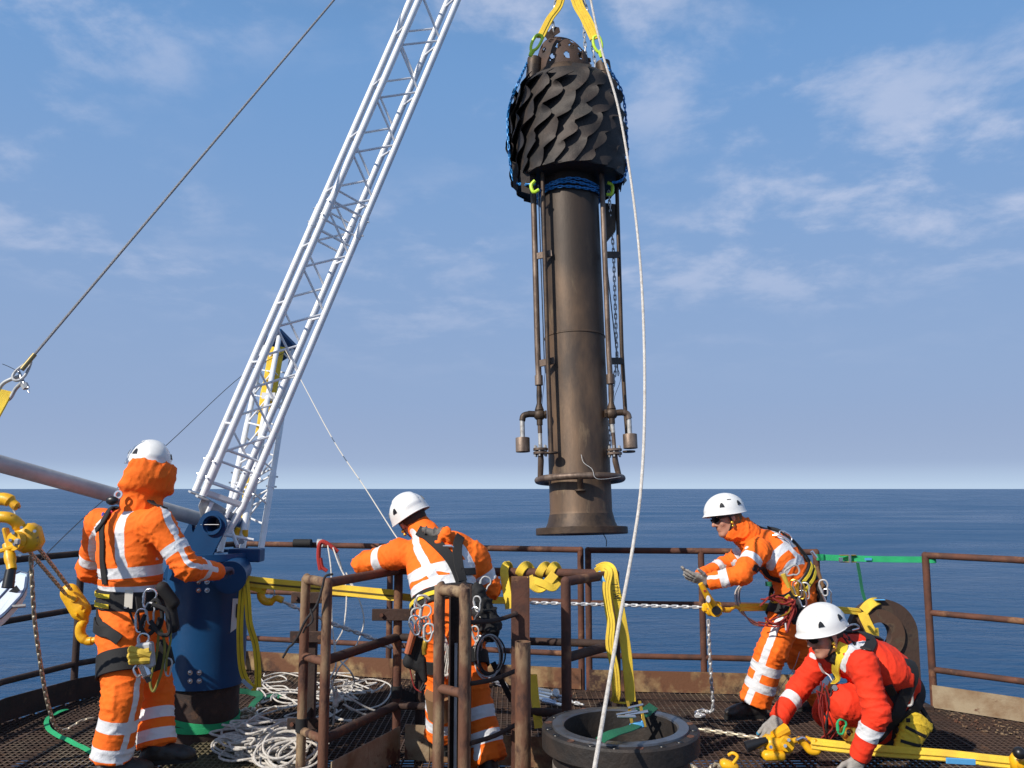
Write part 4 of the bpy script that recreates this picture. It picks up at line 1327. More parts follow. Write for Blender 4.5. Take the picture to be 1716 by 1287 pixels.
# ------------------------------------------------------------------ smooth solids from rounded cones (for people, hands, cloth)
class Solid:
    def __init__(s, k=.03):
        s.pr = []
        s.k = k
    def cone(s, a, b, ra, rb, k=None, flat=None, fs=1.0, sub=False):
        s.pr.append(('c', np.array(a, float), np.array(b, float), ra, rb, s.k if k is None else k, None if flat is None else np.array(Vector(flat).normalized(), float), fs, sub))
        return s
    def ell(s, c, r, M=None, k=None, sub=False):
        s.pr.append(('e', np.array(c, float), np.array(r, float), np.array(M if M else Matrix.Identity(3), float), s.k if k is None else k, sub))
        return s
    def cut(s, p, n, rad):
        """remove what lies beyond plane p,n inside a ball of radius rad"""
        s.pr.append(('p', np.array(p, float), np.array(Vector(n).normalized(), float), rad))
        return s
    def mesh(s, res):
        los, his = [], []
        for q in s.pr:
            if q[0] == 'c' and not q[8]:
                r = max(q[3], q[4]) * max(1, q[7])
                los.append(np.minimum(q[1], q[2]) - r); his.append(np.maximum(q[1], q[2]) + r)
            elif q[0] == 'e' and not q[5]:
                r = q[2].max(); los.append(q[1] - r); his.append(q[1] + r)
        lo = np.min(los, 0) - res * 3; hi = np.max(his, 0) + res * 3
        n = np.ceil((hi - lo) / res).astype(int) + 1
        S = np.full(n, .25, np.float32)
        ax_ = [lo[i] + res * np.arange(n[i]) for i in range(3)]
        for q in s.pr:
            if q[0] == 'c':
                _, a, b, ra, rb, k, fl, fs, sub = q
                pad = max(ra, rb) * max(1, fs) + k + 3 * res
                l, h = np.minimum(a, b) - pad, np.maximum(a, b) + pad
            elif q[0] == 'e':
                _, c, r, M, k, sub = q
                pad = r.max() + k + 3 * res
                l, h = c - pad, c + pad
            else:
                _, c, nn, rad = q
                l, h = c - rad, c + rad
            i0 = np.clip(((l - lo) / res).astype(int), 0, n - 1); i1 = np.clip(((h - lo) / res).astype(int) + 2, 1, n)
            if (i1 <= i0).any(): continue
            X, Y, Z = np.meshgrid(*[ax_[i][i0[i]:i1[i]].astype(np.float32) for i in range(3)], indexing='ij')
            sl = tuple(slice(i0[i], i1[i]) for i in range(3))
            cur = S[sl]
            if q[0] == 'c':
                d = b - a; L2 = max(float(d @ d), 1e-9)
                px, py, pz = X - a[0], Y - a[1], Z - a[2]
                t = np.clip((px * d[0] + py * d[1] + pz * d[2]) / L2, 0, 1)
                px -= t * d[0]; py -= t * d[1]; pz -= t * d[2]
                d2 = px * px + py * py + pz * pz
                if fl is not None:
                    e = px * fl[0] + py * fl[1] + pz * fl[2]
                    d2 = d2 + e * e * (1 / fs ** 2 - 1)
                f = np.sqrt(np.maximum(d2, 0)) - (ra + (rb - ra) * t)
            elif q[0] == 'e':
                px, py, pz = X - c[0], Y - c[1], Z - c[2]
                l0 = (px * M[0, 0] + py * M[1, 0] + pz * M[2, 0]) / r[0]
                l1 = (px * M[0, 1] + py * M[1, 1] + pz * M[2, 1]) / r[1]
                l2 = (px * M[0, 2] + py * M[1, 2] + pz * M[2, 2]) / r[2]
                g = np.sqrt(l0 * l0 + l1 * l1 + l2 * l2)
                f = (g - 1) * r.min() * np.clip(1 + .3 * (g - 1), .6, 1.2)
            else:
                px, py, pz = X - c[0], Y - c[1], Z - c[2]
                f = px * nn[0] + py * nn[1] + pz * nn[2]
                inside = (px * px + py * py + pz * pz) < rad * rad
                S[sl] = np.where(inside, np.maximum(cur, f), cur)
                continue
            if sub:
                f = -f
                hh = np.clip(.5 - .5 * (cur - f) / k, 0, 1) if k > 0 else (f > cur) * 1.0
                S[sl] = cur * (1 - hh) + f * hh + k * hh * (1 - hh)
            else:
                hh = np.clip(.5 + .5 * (f - cur) / k, 0, 1)
                S[sl] = f * (1 - hh) + cur * hh - k * hh * (1 - hh)
        return surface_nets(S, lo, res)
def surface_nets(S, lo, res):
    neg = S < 0
    nx, ny, nz = S.shape
    cnt = np.zeros((nx - 1, ny - 1, nz - 1), np.int8)
    offs = [(i, j, k) for i in (0, 1) for j in (0, 1) for k in (0, 1)]
    for (i, j, k) in offs:
        cnt += neg[i:nx - 1 + i, j:ny - 1 + j, k:nz - 1 + k]
    act = (cnt > 0) & (cnt < 8)
    I = np.argwhere(act)
    idx = np.full(act.shape, -1, np.int64)
    idx[tuple(I.T)] = np.arange(len(I))
    vals = {o: S[I[:, 0] + o[0], I[:, 1] + o[1], I[:, 2] + o[2]].astype(float) for o in offs}
    pos = np.zeros((len(I), 3)); num = np.zeros(len(I))
    for a in offs:
        for ax in range(3):
            if a[ax] == 0:
                b = tuple(1 if i == ax else a[i] for i in range(3))
                va, vb = vals[a], vals[b]
                m = (va < 0) != (vb < 0)
                t = np.where(m, va / np.where(m, va - vb, 1), 0)
                c = np.array(a, float)[None, :] + np.zeros((len(I), 1))
                c[:, ax] += t
                pos += c * m[:, None]; num += m
    pos = (pos / num[:, None] + I) * res + lo
    F = []
    for ax in range(3):
        u, v = (ax + 1) % 3, (ax + 2) % 3
        sl0 = [slice(None)] * 3; sl1 = [slice(None)] * 3
        sl0[ax] = slice(0, -1); sl1[ax] = slice(1, None)
        A, B = neg[tuple(sl0)], neg[tuple(sl1)]
        E_ = np.argwhere(A != B)
        ok = (E_[:, u] > 0) & (E_[:, v] > 0) & (E_[:, u] < S.shape[u] - 1) & (E_[:, v] < S.shape[v] - 1)
        E_ = E_[ok]
        s_ = A[tuple(E_.T)]
        def ci(du, dv):
            q = E_.copy(); q[:, u] -= du; q[:, v] -= dv
            return idx[tuple(q.T)]
        a, b, c, d = ci(1, 1), ci(0, 1), ci(0, 0), ci(1, 0)
        f = np.stack([a, b, c, d], 1)
        f[~s_] = f[~s_][:, ::-1]
        F.append(f)
    return pos, np.concatenate(F)
def smooth_v(V, F, it=2, lam=.5):
    e = np.concatenate([F[:, [0, 1]], F[:, [1, 2]], F[:, [2, 3]], F[:, [3, 0]]])
    deg = np.bincount(e[:, 0], minlength=len(V)) + np.bincount(e[:, 1], minlength=len(V))
    deg = np.maximum(deg, 1)[:, None]
    for _ in range(it):
        acc = np.zeros_like(V)
        for c in range(3):
            acc[:, c] = np.bincount(e[:, 0], V[e[:, 1], c], len(V)) + np.bincount(e[:, 1], V[e[:, 0], c], len(V))
        V = V + (acc / deg - V) * lam
    return V
def vnormals(V, F):
    n = np.cross(V[F[:, 2]] - V[F[:, 0]], V[F[:, 3]] - V[F[:, 1]])
    N_ = np.zeros_like(V)
    for k in range(4):
        for c in range(3):
            N_[:, c] += np.bincount(F[:, k], n[:, c], len(V))
    return N_ / np.maximum(np.linalg.norm(N_, axis=1), 1e-9)[:, None]
def to_obj(name, V, F, m_, parent, attr=None):
    q = MB()
    q.v = [tuple(v) for v in V]; q.f = [tuple(f) for f in F.tolist()]; q.mi = [0] * len(q.f)
    o = q.build(name, m_, parent, angle=180)
    if attr is not None:
        at = o.data.attributes.new('tape', 'FLOAT', 'POINT')
        at.data.foreach_set('value', attr.astype(np.float32))
    return o
def seg_dist(V, a, b):
    a, b = np.array(a, float), np.array(b, float)
    d = b - a
    t = (V - a) @ d / max(d @ d, 1e-9)
    tc_ = np.clip(t, 0, 1)
    return np.linalg.norm(V - a - tc_[:, None] * d, axis=1), t
def poly_dist(V, pts):
    D = np.full(len(V), 9.)
    for a, b in zip(pts, pts[1:]):
        D = np.minimum(D, seg_dist(V, a, b)[0])
    return D
def cast(bvh, px, py):
    o = Vector((0, 0, EYE))
    d = (P(px, py, 1) - o).normalized()
    h = bvh.ray_cast(o, d)
    if h[0] is None:
        n_ = bvh.find_nearest(o + d * 5.0)
        # slide along the line to the nearest approach
        best = None
        for i in range(30):
            p = o + d * (4.2 + i * .08)
            q = bvh.find_nearest(p)
            if best is None or q[3] < best[3]: best = q
        return best[0], best[1]
    return h[0], h[1]

def wrinkle(V, F, bones, amp, seed, joints=(), fine=1.0):
    """folds of loose cloth: ridges that run round each limb, deeper at the joints"""
    Nn = vnormals(V, F)
    best = np.full(len(V), 9.); bi = np.zeros(len(V), int)
    for i, (a, b, r) in enumerate(bones):
        d, t = seg_dist(V, a, b)
        d = d - r
        m = d < best
        best[m] = d[m]; bi[m] = i
    jw = np.zeros(len(V))
    for j, rad, wgt in joints:
        d = np.linalg.norm(V - np.array(j), axis=1)
        jw = np.maximum(jw, wgt * np.clip(1 - d / rad, 0, 1))
    out_ = np.zeros(len(V))
    ds = [np.array((Vector(b) - Vector(a)).normalized()) for a, b, r in bones]
    so = seed * 7.31
    nf = noise.noise
    for i in range(len(V)):
        v = V[i]; d = ds[bi[i]]
        s_ = v @ d
        w1 = nf((v[0] * 4 + so, v[1] * 4, v[2] * 4))
        q = v * 6.5 + d * (s_ * 12.0)
        a = nf((q[0] + so, q[1] + w1 * 1.2, q[2]))
        b = nf((q[0] * 2.1 + 5, q[1] * 2.1 + so, q[2] * 2.1))
        r1 = 1 - min(1, abs(a) * 3.2)
        r2 = 1 - min(1, abs(b) * 3.0)
        out_[i] = (r1 ** 3 * .95 + r2 ** 3 * .45 - .30) * (.45 + jw[i]) + w1 * .45
    return V + Nn * (out_ * amp)[:, None]

class Person:
    def __init__(s, label, J, cloth, seed, fwd, base, slim=1.0, girth=1.0):
        s.t = thing('person', label, 'person', base)
        s.J = J; s.seed = seed
        s.fwd = Vector(fwd).normalized()
        g = girth
        spine = (J['chest'] - J['pelvis']).normalized()
        rt = (J['shR'] - J['shL']).normalized()
        fw = rt.cross(spine).normalized() * -1
        fw = spine.cross(rt).normalized()
        if fw.dot(s.fwd) < 0: fw = -fw
        s.rt, s.spine, s.fw = rt, spine, fw
        M = Matrix((rt, fw, spine)).transposed()
        so = Solid(.035)
        L_ = (J['chest'] - J['pelvis']).length
        for t, w_, d_ in ((0.02, .165, .128), (.25, .158, .122), (.5, .168, .125), (.75, .182, .130), (1.0, .180, .122)):
            c = J['pelvis'].lerp(J['chest'], t) + s.fw * .0 + J.get('bend', Vector()) * math.sin(t * math.pi)
            so.ell(c, (w_ * g, d_ * g, .12), M, k=.06)
        so.cone(J['shL'], J['shR'], .078, .078, k=.05)
        so.cone(J['chest'], J['neck'], .115, .072, k=.05)
        for sd in 'LR':
            hip, kn, an = J['hip' + sd], J['kn' + sd], J['an' + sd]
            so.cone(hip, kn, .120 * g, .098, k=.04)
            sh = (kn - an).normalized()
            so.cone(kn, an - sh * .0, .098, .106, k=.03)
            so.cut(an - sh * J.get('hem', .0), -sh, .13)
            sp, el, wr = J['sh' + sd], J['el' + sd], J['wr' + sd]
            so.cone(sp, el, .082, .066, k=.035)
            ar = (wr - el).normalized()
            so.cone(el, wr + ar * .02, .066, .052, k=.02)
            so.cut(wr + ar * .0, ar, .09)
        hd = (J['head'] - J['neck']).normalized()
        so.cone(J['neck'], J['neck'] + hd * .055, .074, .073, k=.02)
        V, F = so.mesh(.0085)
        V = smooth_v(V, F, 2)
        bones = [(J['pelvis'], J['chest'], .15)]
        for sd in 'LR':
            bones += [(J['hip' + sd], J['kn' + sd], .09), (J['kn' + sd], J['an' + sd], .085), (J['sh' + sd], J['el' + sd], .07), (J['el' + sd], J['wr' + sd], .06)]
        s.bones = bones
        jt = [(J['el' + k], .17, 1.0) for k in 'LR'] + [(J['kn' + k], .22, .8) for k in 'LR'] + [(J['hip' + k], .22, .7) for k in 'LR'] + [(J['an' + k], .16, .9) for k in 'LR'] + [(J['sh' + k], .16, .6) for k in 'LR'] + [(J['pelvis'].lerp(J['chest'], .35), .22, .7)]
        V = wrinkle(V, F, bones, .0135, seed, jt)
        V = smooth_v(V, F, 1, .3)
        s.V, s.F = V, F
        s.bvh = BVHTree.FromPolygons([tuple(v) for v in V], F.tolist())
        s.tapeA = np.full(len(V), -1.0)
        # closest bone
        best = np.full(len(V), 9.); s.bi = np.zeros(len(V), int); s.tt = np.zeros((len(V), len(bones)))
        for i, (a, b, r) in enumerate(bones):
            d, t = seg_dist(V, a, b)
            s.tt[:, i] = t * (Vector(b) - Vector(a)).length
            d = d - r
            m = d < best
            best[m] = d[m]; s.bi[m] = i
        s.names = ['torso', 'thighL', 'shinL', 'uarmL', 'farmL', 'thighR', 'shinR', 'uarmR', 'farmR']
        s.cloth = cloth
    def ring(s, bone, at, wd=.05, tilt=None):
        i = s.names.index(bone)
        a, b, r = s.bones[i]
        Lb = (Vector(b) - Vector(a)).length
        pos = s.tt[:, i] - at * Lb
        if tilt is not None:
            pos = pos + (s.V - np.array(a)) @ np.array(tilt)
        val = wd / 2 - np.abs(pos)
        fam = {'torso': [0], 'thighL': [1, 2], 'shinL': [1, 2], 'thighR': [5, 6], 'shinR': [5, 6], 'uarmL': [3, 4], 'farmL': [3, 4], 'uarmR': [7, 8], 'farmR': [7, 8]}[bone]
        ok = np.isin(s.bi, fam)
        s.tapeA = np.where(ok, np.maximum(s.tapeA, val), s.tapeA)
    def line(s, pix, wd=.05, pts=None):
        pp = pts if pts else [cast(s.bvh, *p)[0] for p in pix]
        pp = spline(pp, 5)
        pp = [s.bvh.find_nearest(p)[0] for p in pp]
        s.tapeA = np.maximum(s.tapeA, wd / 2 - poly_dist(s.V, pp))
    def near(s, p, lift=.01):
        h = s.bvh.find_nearest(p)
        return h[0] + h[1] * lift
    def finish(s):
        s.cov = to_obj('coverall', s.V, s.F, s.cloth, s.t, s.tapeA)
    def strap(s, pix, wd, th=.005, m_=None, name='harness_strap', pts=None, lift=.004, parent=None, closed=False):
        pp = pts if pts else [cast(s.bvh, *p)[0] for p in pix]
        pp = resample(spline(pp, 8), .022)
        o_, n_ = [], []
        for p in pp:
            h = s.bvh.find_nearest(p)
            o_.append(h[0] + h[1] * (th / 2 + lift)); n_.append(h[1])
        for _ in range(3):
            o_ = [o_[0]] + [(o_[i - 1] + o_[i] * 2 + o_[i + 1]) / 4 for i in range(1, len(o_) - 1)] + [o_[-1]]
            n_ = [n_[0]] + [(n_[i - 1] + n_[i] * 2 + n_[i + 1]).normalized() for i in range(1, len(n_) - 1)] + [n_[-1]]
        return MB().strip(o_, n_, wd, th).build(name, m_ or blk, parent or s.t)
    def belt(s, c, axis, wd, th=.008, m_=None, name='harness_belt', lift=.006, rng=(0, 1), parent=None):
        axis = Vector(axis).normalized()
        x, y = frame(axis, s.fw)
        o_, n_ = [], []
        nn = 44
        full = rng == (0, 1)
        for i in range(nn + (0 if full else 1)):
            a = 2 * math.pi * (rng[0] + (rng[1] - rng[0]) * i / nn)
            d = x * math.cos(a) + y * math.sin(a)
            # cloth surface further out on this bearing, seen from inside
            h = s.bvh.ray_cast(c, d)
            if h[0] is None or h[3] > .30:
                p = c + d * .16
            else:
                p = h[0]
            o_.append(p + d * (th / 2 + lift)); n_.append(d)
        m = len(o_)
        for _ in range(4):
            if full: o_ = [(o_[i - 1] + o_[i] * 2 + o_[(i + 1) % m]) / 4 for i in range(m)]
            else: o_ = [o_[0]] + [(o_[i - 1] + o_[i] * 2 + o_[i + 1]) / 4 for i in range(1, m - 1)] + [o_[-1]]
        o_ = [p + n_[i] * .003 for i, p in enumerate(o_)]
        return MB().strip(o_, n_, wd, th, closed=full).build(name, m_ or blk, parent or s.t)
    def body(s, hf, head_only=False):
        """the wearer: head, neck and slim limbs inside the cloth, one continuous skin"""
        J = s.J
        hu0 = (J['head'] - J['neck']).normalized()
        hf = Vector(hf).normalized()
        hr = hf.cross(hu0).normalized()
        hu = hr.cross(hf).normalized()
        s.H = Matrix((hr, hf, hu)).transposed()
        c = J['head']
        H = s.H
        W = lambda x, y, z: c + H @ Vector((x, y, z))
        so = Solid(.012)
        so.ell(W(0, -.012, .028), (.076, .097, .092), H)
        so.ell(W(0, .028, -.042), (.060, .066, .082), H, k=.03)
        so.cone(W(-.045, .0, -.07), W(-.012, .072, -.105), .024, .020, k=.02); so.cone(W(.045, .0, -.07), W(.012, .072, -.105), .024, .020, k=.02)
        so.cone(W(-.036, .078, .022), W(.036, .078, .022), .013, .013)
        so.ell(W(-.038, .066, -.032), (.022, .018, .02), H); so.ell(W(.038, .066, -.032), (.022, .018, .02), H)
        so.ell(W(-.032, .096, .004), (.015, .011, .010), H, k=.006, sub=True); so.ell(W(.032, .096, .004), (.015, .011, .010), H, k=.006, sub=True)
        so.ell(W(-.032, .080, .004), (.013, .013, .012), H, k=.003); so.ell(W(.032, .080, .004), (.013, .013, .012), H, k=.003)
        so.cone(W(0, .088, .014), W(0, .114, -.028), .009, .0125, k=.01)
        so.cone(W(-.012, .098, -.034), W(.012, .098, -.034), .008, .008, k=.008)
        so.cone(W(-.018, .088, -.060), W(.018, .088, -.060), .0065, .0065, k=.006); so.cone(W(-.016, .086, -.072), W(.016, .086, -.072), .0075, .0075, k=.006)
        so.cone(W(-.022, .100, -.066), W(.022, .100, -.066), .003, .003, k=.003, sub=True)
        for sd in (-1, 1):
            so.ell(W(sd * .080, -.006, -.012), (.009, .020, .031), H, k=.006)
            so.ell(W(sd * .089, -.002, -.010), (.005, .010, .016), H, k=.004, sub=True)
        so.cone(W(0, -.03, -.04), J['neck'] - hu * .02, .058, .062, k=.03)
        k = .03
        so.cone(J['neck'], J['chest'], .06, .09, k=k)
        so.cone(J['chest'], J['pelvis'], .10, .10, k=k)
        so.cone(J['shL'], J['shR'], .05, .05, k=k)
        for sd in 'LR':
            so.cone(J['sh' + sd], J['el' + sd], .048, .038, k=k); so.cone(J['el' + sd], J['wr' + sd], .040, .027, k=k)
            so.cone(J['wr' + sd], J['wr' + sd] + (J['wr' + sd] - J['el' + sd]).normalized() * .015, .025, .020, k=k)
            so.cone(J['hip' + sd], J['kn' + sd], .075, .05, k=k); so.cone(J['kn' + sd], J['an' + sd], .05, .035, k=k)
        V, F = so.mesh(.0065)
        V = smooth_v(V, F, 1, .4)
        s.bodyo = to_obj('body', V, F, skin_m, s.t)
        s.W = W
        s.hbvh = BVHTree.FromPolygons([tuple(v) for v in V], F.tolist())
    def helmet(s, lift=.028, tilt=0.0, m_=None, mark=False):
        W, H, c = s.W, s.H, s.J['head']
        o0 = W(0, -.008, lift)
        Hq = H @ Matrix.Rotation(tilt, 3, 'X')
        def pt(az, t, ex=0.0):
            """az from front going right, t 0 crown .. 1 rim"""
            ca, sa = math.cos(az), math.sin(az)
            rim = R(96) + R(9) * (-ca) * .6 + R(5) * math.sin(abs(az)) ** 2
            th = t * rim
            a_, b_, c_ = .119, .147, .128
            st, ct = math.sin(th), math.cos(th)
            r_ = Vector((a_ * st * sa, b_ * st * ca, c_ * ct))
            # flare close to the rim, small peak in front
            fl = max(0, (t - .86) / .14)
            r_ += Vector((sa, ca, 0)) * (fl ** 1.5 * (.007 + .014 * max(0, ca) ** 3))
            # raised crown panel
            if abs(r_.x) < .052 and r_.z > .02:
                r_ += r_.normalized() * .0055
            r_ += r_.normalized() * ex
            return o0 + Hq @ r_
        nA, nT = 64, 22
        q = MB()
        vs = [pt(2 * math.pi * k / nA, max(i / nT, .004)) for i in range(nT + 1) for k in range(nA)]
        vi = [pt(2 * math.pi * k / nA, max(i / nT, .004), -.006) for i in range(nT + 1) for k in range(nA)]
        fs = []
        off_ = len(vs)
        for i in range(nT):
            for k in range(nA):
                l = (k + 1) % nA
                a, b, c2, d = i * nA + k, i * nA + l, (i + 1) * nA + l, (i + 1) * nA + k
                fs += [(a, d, c2, b), (off_ + a, off_ + b, off_ + c2, off_ + d)]
        for k in range(nA):
            l = (k + 1) % nA
            a, b = nT * nA + k, nT * nA + l
            fs.append((a, off_ + a, off_ + b, b))
        fs.append(tuple(range(nA)))
        hel = q.add(vs + vi, fs).build('helmet', m_ or white_pl, s.t, angle=50)
        for az in (R(62), R(118), R(-62), R(-118)):
            pts = []
            for (da, dt_) in ((-.13, .06), (-.10, -.02), (-.02, -.085), (.05, -.085), (.10, -.03), (.13, .06)):
                sgn = 1 if az > 0 else -1
                pts.append(pt(az + da * sgn, .70 + dt_, .001))
            n_ = (pts[1] - o0).normalized()
            MB().prism(pts, n_ * .004).build('vent', blk_pl, hel, smooth=False)
        # rim trim line
        MB().tube([pt(2 * math.pi * k / 48, 1.0) for k in range(48)], .0028, 6, closed=True).build('rim', m_ or white_pl, hel)
        if mark:
            MB().prism([pt(R(a_), t_, .001) for a_, t_ in ((-84, .50), (-84, .53), (-98, .55), (-98, .52))], (pt(R(-90), .5) - o0).normalized() * .001).build('logo_mark', blk_pl, hel, smooth=False)
        # headband and chin strap under it
        for sd in (-1, 1):
            a = W(sd * .083, .02, .02); b = W(sd * .080, .016, -.045); e = W(sd * .045, .045, -.105); m2 = W(0, .060, -.122)
            MB().strip(spline([a, b, e, m2], 6), [(p - W(0, 0, -.03)).normalized() for p in spline([a, b, e, m2], 6)], .015, .003).build('chin_strap', blk, s.t)
            a = W(sd * .082, -.03, .02)
            MB().strip(spline([a, b], 6), H @ Vector((sd, 0, 0)), .013, .003).build('chin_strap', blk, s.t)
            q = MB().ball(W(sd * .086, .016, -.045), .012, 10); q.ball(W(sd * .085, .018, -.068), .010, 8)
            q.build('strap_adjuster', gold, s.t)
        MB().strip([W(.086 * math.sin(a), .104 * math.cos(a) - .008, .020 - .022 * (1 - math.cos(a)) * .5) for a in [2 * math.pi * i / 40 for i in range(40)]],
                   [H @ Vector((math.sin(a), math.cos(a), 0)) for a in [2 * math.pi * i / 40 for i in range(40)]], .030, .006, closed=True).build('headband', blk_pl, s.t)
        return hel
    def hair(s):
        W, H = s.W, s.H
        so = Solid(.01)
        so.ell(W(0, -.024, .02), (.080, .092, .090), H); so.ell(W(0, -.06, -.03), (.06, .05, .05), H, k=.03)
        V, F = so.mesh(.007)
        to_obj('hair', V, F, hair_m, s.t)
    def glasses(s, m_=None):
        W, H = s.W, s.H
        for sd in (-1, 1):
            pts = [W(sd * .006, .106, .012), W(sd * .030, .103, .016), W(sd * .056, .086, .013), W(sd * .060, .080, -.004), W(sd * .046, .091, -.018), W(sd * .022, .101, -.018), W(sd * .008, .106, -.004)]
            MB().prism(pts, H @ Vector((0, .004, 0))).build('lens', glassm, s.t, smooth=False)
            MB().tube([W(sd * .058, .084, .010), W(sd * .082, .03, .006), W(sd * .086, -.01, .0)], .0032, 6).build('temple', blk_pl, s.t)
        MB().tube([W(-.008, .107, .008), W(.008, .107, .008)], .003, 6).build('bridge', blk_pl, s.t)
def hand(parent, wr, d, back, side, m_, curl=(.5, .5, .5, .5), thumb=.5, name='glove', size=1.0, tips=None, spread=.06, cuff=.05, thumb_out=.75):
    d = Vector(d).normalized(); back = Vector(back); back = (back - d * back.dot(d)).normalized()
    s_ = Vector(side); s_ = (s_ - d * s_.dot(d) - back * s_.dot(back)).normalized()
    z = size
    so = Solid(.008)
    tp = []
    so.cone(wr - d * cuff, wr + d * .015, .036 * z, .029 * z, flat=s_, fs=1.12)
    lens = (.072, .081, .075, .058)
    for i in range(4):
        off_ = (.030 - .0205 * i) * z
        kn = wr + d * (.092 - .004 * abs(i - 1.2)) * z + s_ * off_
        so.cone(wr + d * .012 * z + s_ * off_ * .55, kn, .0165 * z, .0135 * z, k=.012)
        p = kn
        ang = curl[i] * .5
        sp = (1.5 - i) * spread
        dd = (d + s_ * sp).normalized()
        for sgm in range(3):
            dirv = dd * math.cos(ang) - back * math.sin(ang)
            l = lens[i] * z * (.42, .33, .25)[sgm]
            q = p + dirv * l
            so.cone(p, q, (.0112, .0102, .0094)[sgm] * z, (.0104, .0096, .0086)[sgm] * z, k=.0035)
            if sgm == 2: tp.append((p.lerp(q, .3), q))
            p = q
            ang += curl[i]
    t0 = wr + d * .025 * z + s_ * .026 * z - back * .008 * z
    td = (s_ * thumb_out + d * (1 - thumb_out * .4) - back * thumb * .6).normalized()
    t1 = t0 + td * .045 * z
    td2 = (td + d * .5 - s_ * thumb * .5 - back * thumb * .3).normalized()
    t2 = t1 + td2 * .030 * z; t3 = t2 + (td2 - s_ * thumb * .3).normalized() * .024 * z
    so.cone(t0, t1, .018 * z, .0135 * z, k=.012); so.cone(t1, t2, .0128 * z, .0115 * z, k=.004); so.cone(t2, t3, .0112 * z, .0095 * z, k=.004)
    V, F = so.mesh(.0034 * z)
    V = smooth_v(V, F, 1, .4)
    o = to_obj(name, V, F, m_, parent)
    if tips:
        for a, b in tp:
            q = MB().tube([a, a.lerp(b, .6), b, b + (b - a).normalized() * .006], [.0106 * z, .0104 * z, .0095 * z, .004 * z], 10)
            q.build('fingertip', tips, o)
    return o
def boot(parent, an, toe, name='boot', ground=0.0, tilt=0.0, up=None):
    toe = Vector(toe); 
    up = Vector(up) if up else Vector((0, 0, 1))
    toe = (toe - up * toe.dot(up)).normalized()
    sd = toe.cross(up)
    base = an - up * .085
    M = Matrix((toe, sd, up)).transposed()
    so = Solid(.02)
    so.cone(base + up * .075 - toe * .01, base + up * .13 - toe * .012, .050, .046)
    so.cone(base + up * .042 - toe * .045, base + up * .040 + toe * .13, .044, .045, flat=sd, fs=1.02)
    so.ell(base + up * .036 + toe * .155, (.058, .047, .040), M)
    so.cone(base + up * .085 + toe * .02, base + up * .050 + toe * .12, .040, .036)
    so.cut(base + up * .008, -up, .6)
    V, F = so.mesh(.007)
    V = smooth_v(V, F, 1)
    V = V + vnormals(V, F) * np.array([[noise.noise((v[0] * 28, v[1] * 28, v[2] * 28)) * .004] for v in V])
    o = to_obj(name, V, F, boot_m, parent)
    pts = []
    for i in range(28):
        a = 2 * math.pi * i / 28
        x_ = math.cos(a); y_ = math.sin(a)
        wd = .047 + .004 * x_
        pts.append(base + toe * (.052 + .165 * x_) + sd * (wd * (abs(y_) ** .8) * (1 if y_ > 0 else -1)) + up * .0)
    MB().prism(pts, up * .024).build('sole', sole_m, o)
    for i in range(5):
        c = base + up * (.115 - .012 * i) + toe * (.045 + .02 * i)
        MB().tube([c - sd * .03 - up * .006, c + up * .006, c + sd * .03 - up * .006], .0028, 5).build('lace', blk, o)
    return o
def carabiner(parent, c, d, n, L_=.095, W_=.055, r_=.0055, m_=None):
    d = Vector(d).normalized(); n = Vector(n); n = (n - d * n.dot(d)).normalized(); s_ = d.cross(n)
    pts = []
    for i in range(24):
        a = 2 * math.pi * i / 24
        w_ = W_ / 2 * (1.15 if math.cos(a) > 0 else .8)
        ex = .72
        pts.append(Vector(c) + d * (abs(math.cos(a)) ** ex * (1 if math.cos(a) > 0 else -1) * L_ / 2) + s_ * (abs(math.sin(a)) ** ex * (1 if math.sin(a) > 0 else -1) * w_))
    q = MB().tube(pts, r_, 8, closed=True)
    q.tube([pts[5], pts[8]], r_ * 1.5, 8)
    return q.build('carabiner', m_ or steel, parent)
DN = Vector((0, 0, -1))
def gear_rope(parent, pts, r_, m_, name='cord', sp=6, n=7):
    return MB().tube(spline(pts, sp), r_, n).build(name, m_, parent)
# ================================================================== worker 1, hooded, holding the blue stub
J = dict(pelvis=P(220, 1040, 4.80), chest=P(217, 892, 4.80), neck=P(238, 838, 4.80), head=P(247, 785, 4.84),
    shR=P(266, 877, 4.66), elR=P(314, 952, 4.66), wrR=P(366, 958, 4.98), shL=P(168, 877, 4.96), elL=P(150, 955, 5.10), wrL=P(215, 975, 5.22),
    hipR=P(208, 1062, 4.72), knR=P(206, 1168, 4.60), anR=P(186, 1272, 4.60), hipL=P(236, 1062, 4.92), knL=P(258, 1160, 4.92), anL=P(262, 1252, 4.83), hem=.0)
p1 = Person('person in orange high visibility coveralls with raised orange hood, gripping the blue cylinder', J, orange, 1, (.65, .75, 0), Vector((J['pelvis'].x, 4.78, 0)), girth=1.2)
p1.body((-.62, .78, -.05))
p1.line([(240, 838), (212, 860), (200, 890), (200, 930), (205, 948)], .058)
p1.line([(176, 868), (160, 890), (155, 915), (158, 935)], .05)
p1.line([(258, 842), (280, 862), (293, 890)], .05)
p1.ring('torso', .56, .058); p1.ring('torso', .36, .05, tilt=Vector((.05, 0, 0)))
p1.ring('uarmR', .58, .056); p1.ring('uarmL', .75, .056); p1.ring('farmR', .42, .054); p1.ring('farmL', .45, .054)
p1.line([(296, 900), (318, 945), (345, 950), (365, 955)], .030)
for s_ in 'LR':
    p1.ring('shin' + s_, .42, .06); p1.ring('shin' + s_, .86 if s_ == 'R' else .80, .06)
p1.line([(232, 1135), (229, 1160), (222, 1200), (212, 1240), (200, 1290)], .035)
p1.finish(); p1.helmet(lift=.034); p1.hair()
